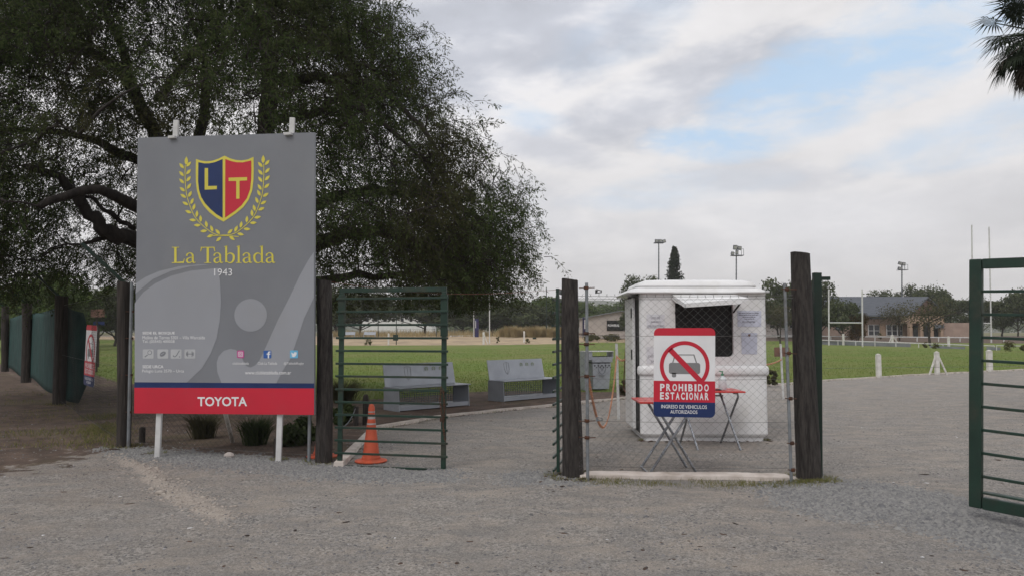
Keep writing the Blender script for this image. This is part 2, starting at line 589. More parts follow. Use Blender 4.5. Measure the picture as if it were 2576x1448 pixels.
def smooth_pts(pts, ws, k=4):
    """Catmull-Rom resampling of points and widths"""
    P = [pts[0]] + list(pts) + [pts[-1]]
    Ww = [ws[0]] + list(ws) + [ws[-1]]
    o, ow = [], []
    for i in range(1, len(P) - 2):
        for j in range(k):
            t = j / k
            def cr_(a, b, c, d):
                return .5 * ((2 * b) + (-a + c) * t + (2 * a - 5 * b + 4 * c - d) * t * t + (-a + 3 * b - 3 * c + d) * t ** 3)
            o.append((cr_(P[i - 1][0], P[i][0], P[i + 1][0], P[i + 2][0]), cr_(P[i - 1][1], P[i][1], P[i + 1][1], P[i + 2][1])))
            ow.append(Ww[i] + (Ww[i + 1] - Ww[i]) * t)
    o.append(pts[-1]); ow.append(ws[-1])
    return o, ow

# ================================================================== GROUND
def pd(poly, X, Y):
    """signed distance to polygon (inside positive), vectorised"""
    P = np.array(poly)
    inside = np.zeros(X.shape, bool)
    best = np.full(X.shape, 1e9)
    n = len(P)
    for i in range(n):
        x1, y1 = P[i]; x2, y2 = P[(i + 1) % n]
        c = ((y1 > Y) != (y2 > Y)) & (X < (x2 - x1) * (Y - y1) / (y2 - y1 + 1e-12) + x1)
        inside ^= c
        dx, dy = x2 - x1, y2 - y1
        t = np.clip(((X - x1) * dx + (Y - y1) * dy) / (dx * dx + dy * dy + 1e-12), 0, 1)
        best = np.minimum(best, np.hypot(X - (x1 + t * dx), Y - (y1 + t * dy)))
    return np.where(inside, best, -best)

def gp(px, py):
    q = G(px, py)
    return (q.x, q.y)

KERB_L = [gp(850, 1172), gp(890, 1128), gp(938, 1083)]
KERB = [gp(932, 1080), gp(1010, 1065), gp(1100, 1050), gp(1250, 1033), gp(1400, 1020), gp(1500, 1009), gp(1600, 999), gp(1780, 984), gp(1935, 969), gp(2075, 957.5), gp(2207, 948.5), gp(2348, 940), gp(2440, 936), gp(2600, 928)]
lawn = [gp(-250, 915), gp(0, 915), gp(190, 925), gp(300, 960), gp(500, 985), gp(700, 1003), gp(900, 1005), gp(1050, 998), gp(1130, 987), gp(1230, 984), gp(1400, 982), gp(1500, 983), gp(1600, 985), gp(1700, 984)] + \
       [(x, y + .08) for x, y in KERB[8:]] + [(60, 42), gp(2900, 888), gp(2575, 880), gp(2300, 872.5), gp(2100, 866.5), gp(1990, 862), gp(1700, 860), gp(1480, 860.5), gp(1400, 864), gp(1230, 867), gp(900, 868), gp(700, 864), gp(450, 856), gp(200, 852), gp(0, 853), gp(-250, 860)]
dirt = [gp(-500, 1235), gp(0, 1190), gp(150, 1158), gp(300, 1128), gp(400, 1133), gp(560, 1141), gp(700, 1152), gp(850, 1168)] + KERB_L + KERB[1:7] + [gp(1600, 975), gp(1400, 970), gp(900, 980), gp(300, 950), gp(190, 905), gp(-500, 890)]
bluegr = [  # loose dark stone
    [gp(290, 1128), gp(560, 1146), gp(850, 1168), gp(1120, 1186), gp(1115, 1205), gp(1000, 1203), gp(800, 1195), gp(560, 1172), gp(380, 1150)],
    [gp(2040, 1205), gp(2200, 1222), gp(2350, 1248), gp(2500, 1290), gp(2600, 1330), gp(2600, 1400), gp(2420, 1345), gp(2250, 1300), gp(2100, 1290), gp(1990, 1260), gp(1960, 1225)],
    [gp(1290, 1188), gp(1400, 1195), gp(1440, 1215), gp(1300, 1212)]]
sandr = [gp(285, 1143), gp(330, 1150), gp(395, 1180), gp(450, 1225), gp(520, 1250), gp(545, 1268), gp(600, 1300), gp(555, 1312), gp(490, 1290), gp(440, 1262), gp(390, 1232), gp(345, 1190), gp(310, 1165)]
path_tan = [(-160, 86), (-30, 92), gp(900, 868), gp(1230, 867), gp(1420, 864), gp(1600, 861), (24, 128), (4, 131), (-160, 131)]

rows = [1.2]
while rows[-1] < 150:
    rows.append(rows[-1] * 1.0115 + 0.004)
rows = np.array(rows)
T = np.linspace(-1, 1, 420)
T = np.sign(T) * (np.abs(T) ** 1.15) * 1.05
YY, TT = np.meshgrid(rows, T, indexing='ij')
XX = TT * (YY + 4.0)

def wob(X, Y, sc_, seed=0.0):
    """cheap smooth pseudo noise"""
    return (np.sin(X * sc_ * 1.3 + 1.7 * np.sin(Y * sc_ * .9 + seed)) + np.sin(Y * sc_ * 1.7 + seed * 2 + 1.3 * np.sin(X * sc_ * 1.1 + 2))) * .5

d_lawn = np.maximum(pd(lawn, XX, YY), pd([gp(1900, 863), gp(2700, 887), gp(2700, 864), gp(1900, 856.5)], XX, YY))
d_dirt = np.maximum(pd(dirt, XX, YY), pd([(20, 92), (150, 60), (150, 145), (20, 145)], XX, YY))
d_blue = np.max([pd(p, XX, YY) for p in bluegr], axis=0)
d_sand = pd(sandr, XX, YY)
d_tan = pd(path_tan, XX, YY)
ZZ = hgt(XX, YY) + .012 * wob(XX, YY, 1.1) + .006 * wob(XX, YY, 4.3, 1.0)
ZZ += .05 * sstep(-.05, .25, d_sand) + .012 * sstep(-.1, .35, pd(bluegr[0], XX, YY)) + .035 * sstep(-.1, .5, pd(bluegr[1], XX, YY))
ZZ += .03 * sstep(0, 1.5, d_lawn)
for rx, rs, rw in ((-2.1, .42, .16), (-.7, .40, .16), (4.6, .30, .18), (6.1, .29, .18)):
    off = XX - (rx + rs * (YY - 7) + .25 * np.sin(YY * .45 + rx))
    ZZ -= .016 * np.exp(-(off / rw) ** 2) * sstep(3, 4.5, YY) * (1 - sstep(14, 20, YY)) * (d_lawn < -.4)
ZZ += (.12 * sstep(.4, 3, d_dirt)) * sstep(-3.2, -6, XX) * sstep(22, 14, YY) * 0
nv = len(rows)
mv = len(T)
V = np.stack([XX, YY, ZZ], -1).reshape(-1, 3)

def ground_material():
    m = bpy.data.materials.new('ground_mix')
    m.use_nodes = True
    t = NT(m.node_tree)
    m.node_tree.nodes.clear()
    out = t.n('ShaderNodeOutputMaterial'); p = t.n('ShaderNodeBsdfPrincipled')
    t.l(p.outputs[0], out.inputs[0])
    geo = t.n('ShaderNodeNewGeometry')
    P = geo.outputs['Position']
    def at(n): return t.n('ShaderNodeAttribute', attribute_name=n).outputs['Fac']
    big = t.noise(P, .55, 5, .6, .4)
    mid = t.noise(P, 2.6, 6, .65, .3)
    fine = t.noise(P, 26, 6, .75)
    tiny = t.noise(P, 85, 4, .8)
    mps = t.n('ShaderNodeMapping'); t.l(P, mps.inputs[0])
    mps.inputs['Scale'].default_value = (1.1, 2.6, 1); mps.inputs['Rotation'].default_value = (0, 0, R(8))
    strk = t.noise(mps.outputs[0], 1.5, 6, .65, .5)
    gravel = t.mix(t.ramp(strk, .36, .62), (.192, .182, .172), (.375, .322, .270))
    xyz = t.n('ShaderNodeSeparateXYZ'); t.l(P, xyz.inputs[0])
    leftw = t.math('MULTIPLY', t.ramp(xyz.outputs[0], -1.0, -5.0), t.ramp(t.noise(P, 1.1, 5, .6), .36, .60))
    gravel = t.mix(t.math('MULTIPLY', leftw, .7), gravel, (.235, .190, .155))
    gravel = t.mix(t.ramp(mid, .42, .68, 0, .7), gravel, (.200, .186, .172))
    gravel = t.mix(t.ramp(big, .5, .72, 0, .5), gravel, (.215, .215, .222))
    va = t.n('ShaderNodeTexVoronoi'); va.inputs['Scale'].default_value = 48; t.l(P, va.inputs['Vector'])
    vb = t.n('ShaderNodeTexVoronoi'); vb.inputs['Scale'].default_value = 110; t.l(P, vb.inputs['Vector'])
    ca_ = t.mix(t.ramp(va.outputs['Color'], .1, .9), (.085, .082, .082), (.44, .415, .385))
    cb_ = t.mix(t.ramp(vb.outputs['Color'], .1, .9), (.10, .096, .095), (.43, .40, .37))
    gravel = t.mix(t.ramp(t.noise(P, 1.9, 5, .65), .38, .66, .12, .75), gravel, ca_)
    gravel = t.mix(.34, gravel, cb_)
    speck = t.ramp(tiny, .60, .72, 0, .6)
    gravel = t.mix(speck, gravel, (.10, .095, .095))
    speck2 = t.ramp(fine, .63, .74, 0, .45)
    gravel = t.mix(speck2, gravel, (.44, .43, .42))
    vor = t.n('ShaderNodeTexVoronoi'); vor.inputs['Scale'].default_value = 42; t.l(P, vor.inputs['Vector'])
    stone = t.mix(t.ramp(vor.outputs['Color'], .2, .8), (.085, .086, .091), (.225, .222, .220))
    dirtc = t.mix(t.ramp(mid, .35, .65), (.155, .112, .090), (.090, .068, .056))
    dirtc = t.mix(t.ramp(fine, .6, .72, 0, .6), dirtc, (.21, .165, .13))
    dirtc = t.mix(t.ramp(big, .5, .66, 0, .5), dirtc, (.145, .125, .075))
    grs = t.mix(t.ramp(mid, .35, .65), (.100, .152, .028), (.146, .192, .045))
    lawnv = t.noise(P, .16, 4, .6, .6)
    grs = t.mix(t.ramp(lawnv, .42, .62, 0, .65), grs, (.185, .180, .065))
    grs = t.mix(t.ramp(t.noise(P, .9, 5, .7), .5, .7, 0, .35), grs, (.055, .095, .022))
    grs = t.mix(t.ramp(fine, .55, .75, 0, .55), grs, (.045, .085, .016))
    sand = t.mix(t.ramp(fine, .4, .65), (.42, .37, .325), (.30, .265, .235))
    tan_ = t.mix(t.ramp(t.noise(P, .35, 4, .6), .4, .62), (.42, .325, .22), (.30, .235, .165))
    def m_(name, w_, nz):
        e = t.math('ADD', at(name), t.math('MULTIPLY', t.math('SUBTRACT', nz, .5), w_))
        return t.ramp(e, .42, .58)
    # attributes: 0.5 at the edge, growing inwards
    col = gravel
    col = t.mix(m_('a_dirt', 1.6, mid), col, dirtc)
    col = t.mix(t.math('MULTIPLY', m_('a_blue', 2.3, fine), .85), col, stone)
    col = t.mix(m_('a_sand', 2.4, t.math('MULTIPLY', t.math('ADD', fine, mid), .5)), col, sand)
    col = t.mix(m_('a_tan', 1.0, mid), col, tan_)
    col = t.mix(m_('a_lawn', 1.3, fine), col, grs)
    t.l(col, p.inputs['Base Color'])
    p.inputs['Roughness'].default_value = .95
    p.inputs['Specular IOR Level'].default_value = .15
    b = t.n('ShaderNodeBump'); b.inputs['Distance'].default_value = .016; b.inputs['Strength'].default_value = 1
    hsum = t.math('ADD', fine, t.math('MULTIPLY', tiny, .55))
    hsum = t.math('ADD', hsum, t.math('MULTIPLY', mid, .9))
    t.l(hsum, b.inputs['Height']); t.l(b.outputs[0], p.inputs['Normal'])
    MATS['ground_mix'] = m
ground_material()

def enc(d, w_):
    return np.clip(.5 + d / w_, -.6, 1.6).ravel()
attrs = {'a_lawn': enc(d_lawn, .5), 'a_dirt': enc(d_dirt, np.where(XX < -5.2, 2.6, 1.0)), 'a_blue': enc(d_blue, .8), 'a_sand': enc(d_sand, .35), 'a_tan': enc(d_tan, 6)}
ii, jj = np.meshgrid(np.arange(nv - 1), np.arange(mv - 1), indexing='ij')
F = np.stack([ii * mv + jj, ii * mv + jj + 1, (ii + 1) * mv + jj + 1, (ii + 1) * mv + jj], -1).reshape(-1, 4)
def fc(a):
    return (a[:-1, :-1] + a[1:, :-1] + a[:-1, 1:] + a[1:, 1:]).ravel() / 4
fl, fd, fs_, ft = fc(d_lawn), fc(d_dirt), fc(d_sand), fc(d_tan)
lab = np.zeros(len(F), int)
lab[fd > 0] = 1
lab[ft > 0] = 3
lab[fl > 0] = 2
lab[fs_ > 0] = 4
for k, nm in enumerate(('gravel_yard', 'dirt_ground', 'lawn', 'dirt_road', 'sand_ridge')):
    Fk = F[lab == k]
    if not len(Fk): continue
    used, inv = np.unique(Fk, return_inverse=True)
    o = np_mesh(nm, V[used], inv.reshape(-1, 4), 'ground_mix', smooth=True)
    for an, av in attrs.items():
        a = o.data.attributes.new(an, 'FLOAT', 'POINT')
        a.data.foreach_set('value', av[used].astype(np.float32))
    o['kind'] = 'structure'

# far land, a coarse sheet out to the hills
material('far_land', (.12, .125, .05), (.16, .14, .075), .02, .95, coord='Object')
gx = np.concatenate([-np.geomspace(2600, 40, 22), np.linspace(-35, 35, 8), np.geomspace(40, 2600, 22)])
gy = np.concatenate([[-400, -100, -20, 0], np.linspace(5, 140, 28), np.geomspace(150, 2600, 26)])
gY, gX = np.meshgrid(gy, gx, indexing='ij')
gZ = hgt(gX, gY) - .06
Vg = np.stack([gX, gY, gZ], -1).reshape(-1, 3)
ii, jj = np.meshgrid(np.arange(len(gy) - 1), np.arange(len(gx) - 1), indexing='ij')
nx_ = len(gx)
Fg = np.stack([ii * nx_ + jj, ii * nx_ + jj + 1, (ii + 1) * nx_ + jj + 1, (ii + 1) * nx_ + jj], -1).reshape(-1, 4)
tag(np_mesh('ground', Vg, Fg, 'far_land', smooth=True), kind='structure')

# hills
material('hill_scrub', (.055, .07, .045), (.085, .085, .06), .012, .95, bump=3, bscale=.05, coord='Object')
def hills(name, Y0, depth, top, seed):
    xs = np.linspace(-2400, 2400, 160)
    ds = np.linspace(0, 1, 14)
    Vh = []
    for d_ in ds:
        for x in xs:
            e = noise.fractal(Vector((x * .0016 + seed, seed, 0)), 1.0, 2.0, 5) * .38 + 1.0
            pr = math.sin(min(d_ * 1.2, 1) * math.pi / 2) ** 1.3
            loc = noise.noise(Vector((x * .01, d_ * 4, seed))) * .05
            Vh.append((x, Y0 + depth * d_, 1.0 + top * (1 + .75 * float(sstep(-350, -850, x))) * max(e + loc, .2) * pr))
    n = len(xs)
    i2, j2 = np.meshgrid(np.arange(len(ds) - 1), np.arange(n - 1), indexing='ij')
    Fh = np.stack([i2 * n + j2, i2 * n + j2 + 1, (i2 + 1) * n + j2 + 1, (i2 + 1) * n + j2], -1).reshape(-1, 4)
    tag(np_mesh(name, np.array(Vh), Fh, 'hill_scrub', smooth=True), kind='structure')
hills('hills', 1250, 500, 62, 3.1)
hills('foothills', 820, 300, 30, 8.4)

# kerbs along the yard
def kerb(name, pts, wd, ht, label):
    mb = MB()
    P2 = []
    for i in range(len(pts) - 1):
        a, b = Vector(pts[i]), Vector(pts[i + 1])
        n = max(1, int((b - a).length / .5))
        for k in range(n):
            P2.append(a.lerp(b, k / n))
    P2.append(Vector(pts[-1]))
    k0 = None
    for i, p in enumerate(P2):
        d = (P2[min(i + 1, len(P2) - 1)] - P2[max(i - 1, 0)]).normalized()
        nrm = Vector((-d.y, d.x))
        j = random.uniform(-.012, .012)
        ww = wd / 2 * random.uniform(.85, 1.1)
        hh = ht * random.uniform(.8, 1.1)
        ring = [(p.x + nrm.x * (-ww + j), p.y + nrm.y * (-ww + j), -.03), (p.x + nrm.x * (-ww * .8 + j), p.y + nrm.y * (-ww * .8 + j), hh), (p.x + nrm.x * (ww * .8 + j), p.y + nrm.y * (ww * .8 + j), hh), (p.x + nrm.x * (ww + j), p.y + nrm.y * (ww + j), -.03)]
        kk = len(mb.v)
        mb.v += [Vector(q) for q in ring]
        if k0 is not None:
            for q in range(3):
                mb.f.append((k0 + q, k0 + q + 1, kk + q + 1, kk + q))
        k0 = kk
    mb.f.append((0, 1, 2, 3)); mb.f.append((len(mb.v) - 1, len(mb.v) - 2, len(mb.v) - 3, len(mb.v) - 4))
    o = mb.build(name, 'kerb_stone', org=Vector((P2[0].x, P2[0].y, 0)))
    tag(o, label, 'kerb')
    return o
kerb('kerb', KERB_L, .15, .05, 'short wide whitewashed kerb running back behind the barred gate leaf beside the cone')
kerb('kerb', KERB, .09, .05, 'long thin whitewashed kerb curving along the edge of the lawn behind the kiosk')

# pebbles, stones and litter lying on the gravel
def scatter(name, mat, n, dist, size, label, flatness=.5, seed=1, zoff=.0, aspect=1.0, cheap=False):
    r = np.random.default_rng(seed)
    P = dist(r, n)
    n = len(P)
    oc = np.array([(1, 0, 0), (0, 1, 0), (-1, 0, 0), (0, -1, 0), (0, 0, 1), (.62, .62, .55), (-.62, .62, .5), (-.6, -.62, .55), (.62, -.6, .5)])
    fcs = np.array([(0, 5, 3 + 5), (0, 1, 5), (1, 6, 5), (1, 2, 6), (2, 7, 6), (2, 3, 7), (3, 8, 7), (3, 0, 8), (4, 5, 6), (4, 6, 7), (4, 7, 8), (4, 8, 5)])
    if cheap:
        oc = np.array([(1, .1, -.1), (.2, .95, -.1), (-.9, .4, -.1), (-.6, -.8, -.1), (.5, -.85, -.1), (.35, -.1, .8), (-.3, .15, .9)])
        fcs = np.array([(0, 1, 5), (1, 6, 5), (1, 2, 6), (2, 3, 6), (3, 5, 6), (3, 4, 5), (4, 0, 5)])
    s = size(r, n)
    a = r.uniform(0, 2 * np.pi, n)
    sx = s * r.uniform(.7, 1.3, n) * aspect; sy = s * r.uniform(.7, 1.2, n); sz = s * flatness * r.uniform(.6, 1.3, n)
    J = oc[None] * np.stack([sx, sy, sz], -1)[:, None] * r.uniform(.75, 1.2, (n, len(oc), 1))
    X = J[..., 0] * np.cos(a)[:, None] - J[..., 1] * np.sin(a)[:, None] + P[:, 0:1]
    Y = J[..., 0] * np.sin(a)[:, None] + J[..., 1] * np.cos(a)[:, None] + P[:, 1:2]
    Z = J[..., 2] + P[:, 2:3] + zoff
    Vv = np.stack([X, Y, Z], -1).reshape(-1, 3)
    Ff = (fcs[None] + (np.arange(n) * len(oc))[:, None, None]).reshape(-1, 3)
    rv = np.repeat(r.uniform(0, 1, n), len(oc))
    o = np_mesh(name, Vv, Ff, mat, rnd=rv)
    tag(o, label, None, None, 'stuff')
    return o

def zat(x, y):
    i = np.clip(np.searchsorted(rows, y) - 1, 0, nv - 2)
    fy = (y - rows[i]) / (rows[i + 1] - rows[i])
    t = x / (y + 4.0)
    j = np.clip(np.searchsorted(T, t) - 1, 0, mv - 2)
    fx = (t - T[j]) / (T[j + 1] - T[j])
    return (ZZ[i, j] * (1 - fy) * (1 - fx) + ZZ[i + 1, j] * fy * (1 - fx) + ZZ[i, j + 1] * (1 - fy) * fx + ZZ[i + 1, j + 1] * fy * fx)

def yard(y0, y1, pw=1.0):
    def f(r, n):
        u = r.uniform(0, 1, n) ** pw
        y = y0 * (y1 / y0) ** u
        x = r.uniform(-.85, .85, n) * (y + 1)
        # clumpy
        k = wob(x, y, 1.7, 2.0) + wob(x, y, 5.0, 1.0) * .8 + r.uniform(-1, 1, n) * .7
        ok = k > -.05
        x, y = x[ok], y[ok]
        ok = pd(lawn, x, y) < 0
        x, y = x[ok], y[ok]
        return np.stack([x, y, zat(x, y)], -1)
    return f
def inpoly(poly, pad=.12):
    def f(r, n):
        Pp = np.array(poly)
        lo, hi = Pp.min(0) - .3, Pp.max(0) + .3
        X_ = r.uniform(lo[0], hi[0], n * 3); Y_ = r.uniform(lo[1], hi[1], n * 3)
        d = pd(poly, X_, Y_)
        ok = d + r.normal(0, .12, len(d)) > -pad
        X_, Y_ = X_[ok][:n], Y_[ok][:n]
        return np.stack([X_, Y_, zat(X_, Y_)], -1)
    return f
scatter('gravel', 'pebble', 70000, yard(3.4, 17, 1.15), lambda r, n: r.gamma(3.0, .0019, n) + .002, 'small grey pebbles strewn over the yard', .55, 3, cheap=True)
for k, (pl, cnt) in enumerate(zip(bluegr, (15000, 16000, 1500))):
    if cnt:
        scatter('gravel', 'pebble_blue', cnt, inpoly(pl), lambda r, n: r.gamma(4.0, .0028, n) + .004, ('bluish crushed stone banked along the fence line', 'bluish crushed stone spilt beside the leaning post', 'bluish stone chips at the gateway')[k], .6, 11 + k, cheap=True)
scatter('gravel', 'sandy', 2600, inpoly(sandr, .02), lambda r, n: r.gamma(2.2, .0042, n) + .003, 'crumbly pale lumps along the sandy ridge', .55, 31)
scatter('litter', 'debris', 1100, yard(3.6, 15, .9), lambda r, n: r.gamma(2.0, .0040, n) + .003, 'dark dry leaves and bark bits on the gravel', .25, 21, aspect=1.8)
scatter('litter', 'print_white', 90, yard(4, 13), lambda r, n: r.uniform(.004, .014, n), 'tiny pale scraps on the gravel', .3, 41, aspect=1.6)

# grass blades where the lawn can be made out, and weeds by the footing
def blades(name, mat, P, h, wd, label, lean=.5, seed=5):
    r = np.random.default_rng(seed)
    n = len(P)
    a = r.uniform(0, 2 * np.pi, n); H = h * r.uniform(.5, 1.3, n)
    dx, dy = np.cos(a), np.sin(a)
    b = r.uniform(0, 2 * np.pi, n); L = H * lean * r.uniform(0, 1.2, n)
    base1 = P + np.stack([dx * wd / 2, dy * wd / 2, 0 * dx - .01], -1)
    base2 = P - np.stack([dx * wd / 2, dy * wd / 2, 0 * dx + .01], -1)
    tip = P + np.stack([np.cos(b) * L, np.sin(b) * L, H], -1)
    Vv = np.stack([base1, base2, tip], 1).reshape(-1, 3)
    return tag(np_mesh(name, Vv, np.arange(3 * n).reshape(-1, 3), mat, rnd=np.repeat(r.uniform(0, 1, n), 3)), label, None, None, 'stuff')
r_ = np.random.default_rng(77)
n = 120000
yb = 15 * (70 / 15) ** r_.uniform(0, 1, n); xb = r_.uniform(-.62, .75, n) * yb
ok = pd(lawn, xb, yb) > r_.uniform(-.35, .15, n)
xb, yb = xb[ok], yb[ok]
blades('grass', 'grass_blade', np.stack([xb, yb, zat(xb, yb)], -1), .055, .02, 'short green grass of the lawn')
wl = []
for _ in range(3000):
    t = random.random()
    a, b = G(1465, 1205), G(2050, 1218)
    p = a.lerp(b, t) + Vector((random.gauss(0, .04), random.gauss(-.10, .11) if random.random() < .8 else random.gauss(.35, .05), 0))
    if noise.noise(p * 2.5) + .25 * t * 1.2 < random.uniform(-.3, .35): continue
    wl.append(p)
for _ in range(900):
    p = G(2030, 1212) + Vector((random.gauss(.0, .14), random.gauss(-.05, .06), 0)); wl.append(p)
wl = np.array([(p.x, p.y, 0) for p in wl]); wl[:, 2] = zat(wl[:, 0], wl[:, 1])
blades('weeds', 'weed', wl, .035, .008, 'low weeds and dry grass at the foot of the fence footing', 1.2, 9)
wl = []
for _ in range(9000):
    px = random.uniform(0, 345); py = random.uniform(955, 1128)
    if random.random() < .35: px = random.uniform(215, 300); py = random.uniform(1040, 1115)
    p = G(px, py)
    if noise.noise(p * .8) < random.uniform(-.2, .4): continue
    wl.append((p.x + random.gauss(0, .1), p.y + random.gauss(0, .1), 0))
wl = np.array(wl); wl[:, 2] = zat(wl[:, 0], wl[:, 1])
blades('weeds', 'weed', wl, .05, .012, 'sparse yellowed grass on the dirt under the big tree', 1.0, 10)

wl = []
for (qx, qy, rad_, cnt) in ((311, 1124, .17, 260), (813, 1160, .2, 200), (1439, 1197, .22, 420), (2034, 1206, .24, 520), (396, 1139, .09, 90), (700, 1158, .09, 110), (151, 1016, .2, 200)):
    g = G(qx, qy)
    for _ in range(cnt):
        a = random.uniform(0, 6.283); q = rad_ * random.uniform(.75, 1.5)
        wl.append((g.x + q * math.cos(a), g.y + q * math.sin(a), 0))
for _ in range(1500):        # along the kiosk skirt and the kerbs
    t = random.random()
    if random.random() < .55:
        p = G(1602, 1106).lerp(G(1932, 1106), t); wl.append((p.x, p.y - .02 - abs(random.gauss(0, .04)), 0))
    else:
        i = random.randrange(0, 8); a, b = KERB[i], KERB[i + 1]
        wl.append((a[0] + (b[0] - a[0]) * t + random.gauss(0, .05), a[1] + (b[1] - a[1]) * t - .06 - abs(random.gauss(0, .05)), 0))
wl = np.array(wl); wl[:, 2] = zat(wl[:, 0], wl[:, 1])
blades('weeds', 'weed', wl, .04, .009, 'short dry weeds at the feet of posts, kiosk and kerbs', 1.1, 15)
scatter('litter', 'debris', 1800, lambda r, n: np.array([(x + r.normal(0, .07), y + r.normal(0, .06) - .03, z) for x, y, z in wl[r.integers(0, len(wl), n)]]), lambda r, n: r.gamma(2.0, .0038, n) + .003, 'dark grit and leaf bits gathered along the post feet and the kiosk', .4, 51, aspect=1.4)

#@@PART2
# ================================================================== TREES
def frames(d):
    """two perpendicular unit vectors for an array of directions"""
    ref = np.where(np.abs(d[:, 2:3]) < .9, np.array([[0, 0, 1.0]]), np.array([[1.0, 0, 0]]))
    a = np.cross(d, ref); a /= np.linalg.norm(a, axis=1, keepdims=True) + 1e-9
    return a, np.cross(d, a)

def strands(P0, D0, r, K=8, seg=.09, grav=.16, jit=.22, rad=.006):
    """drooping twigs; returns points (S,K,3)"""
    S = len(P0)
    P = np.zeros((S, K, 3)); P[:, 0] = P0
    d = D0.copy()
    for k in range(1, K):
        d = d + np.array([0, 0, -1.0]) * grav * r.uniform(.4, 1.6, (S, 1)) + r.normal(0, jit, (S, 3))
        d /= np.linalg.norm(d, axis=1, keepdims=True)
        P[:, k] = P[:, k - 1] + d * (seg * r.uniform(.7, 1.3, (S, 1)))
    a, b = frames(D0)
    ang = np.arange(3) * 2 * np.pi / 3
    rr = rad * np.linspace(1, .35, K)[None, :, None, None]
    ring = (a[:, None, None] * np.cos(ang)[None, None, :, None] + b[:, None, None] * np.sin(ang)[None, None, :, None]) * rr
    V = (P[:, :, None] + ring).reshape(-1, 3)
    base = (np.arange(S) * K * 3)[:, None, None] + (np.arange(K - 1) * 3)[None, :, None] + np.arange(3)[None, None]
    nxt = (np.arange(S) * K * 3)[:, None, None] + (np.arange(K - 1) * 3)[None, :, None] + ((np.arange(3) + 1) % 3)[None, None]
    F = np.stack([base, nxt, nxt + 3, base + 3], -1).reshape(-1, 4)
    return P, V, F

def leaves_on(P, r, per, ln, wd, spread=.05, hang=.35):
    S, K, _ = P.shape
    n = S * per
    si = np.repeat(np.arange(S), per)
    t = r.uniform(.08, 1, n) ** .8 * (K - 1) * .999
    k = t.astype(int); f = (t - k)[:, None]
    c = P[si, k] * (1 - f) + P[si, k + 1] * f
    d = (P[si, k + 1] - P[si, k]); d /= np.linalg.norm(d, axis=1, keepdims=True) + 1e-9
    a, b = frames(d)
    th = r.uniform(0, 2 * np.pi, (n, 1))
    out = a * np.cos(th) + b * np.sin(th)
    L = out + d * .5 + np.array([0, 0, -hang])
    L /= np.linalg.norm(L, axis=1, keepdims=True)
    Wv = np.cross(L, r.normal(0, 1, (n, 3))); Wv /= np.linalg.norm(Wv, axis=1, keepdims=True) + 1e-9
    l_ = (ln * r.uniform(.6, 1.4, (n, 1))); w_ = wd * r.uniform(.6, 1.3, (n, 1))
    c = c + out * r.uniform(0, spread, (n, 1))
    V = np.stack([c, c + L * l_ * .45 + Wv * w_ / 2, c + L * l_, c + L * l_ * .55 - Wv * w_ / 2], 1).reshape(-1, 3)
    return V, np.arange(4 * n).reshape(-1, 4), np.repeat(r.uniform(0, 1, n), 4)

def limb_tube(mb, pts, r0, r1, n=9, wobble=.0, sub=4):
    """smooth tapering limb through 3d points"""
    P = [Vector(p) for p in pts]
    Q = [P[0]] + P + [P[-1]]
    o = []
    for i in range(1, len(Q) - 2):
        for j in range(sub):
            t = j / sub
            a, b, c, d = Q[i - 1], Q[i], Q[i + 1], Q[i + 2]
            o.append(.5 * ((2 * b) + (c - a) * t + (2 * a - 5 * b + 4 * c - d) * t * t + (3 * b - a - 3 * c + d) * t ** 3))
    o.append(P[-1])
    m = len(o)
    for i in range(1, m - 1):
        o[i] = o[i] + Vector((random.gauss(0, wobble), random.gauss(0, wobble), random.gauss(0, wobble)))
    rad = [(r0 + (r1 - r0) * i / (m - 1)) * random.uniform(.9, 1.12) for i in range(m)]
    mb.tube(o, rad, n)
    return o, rad

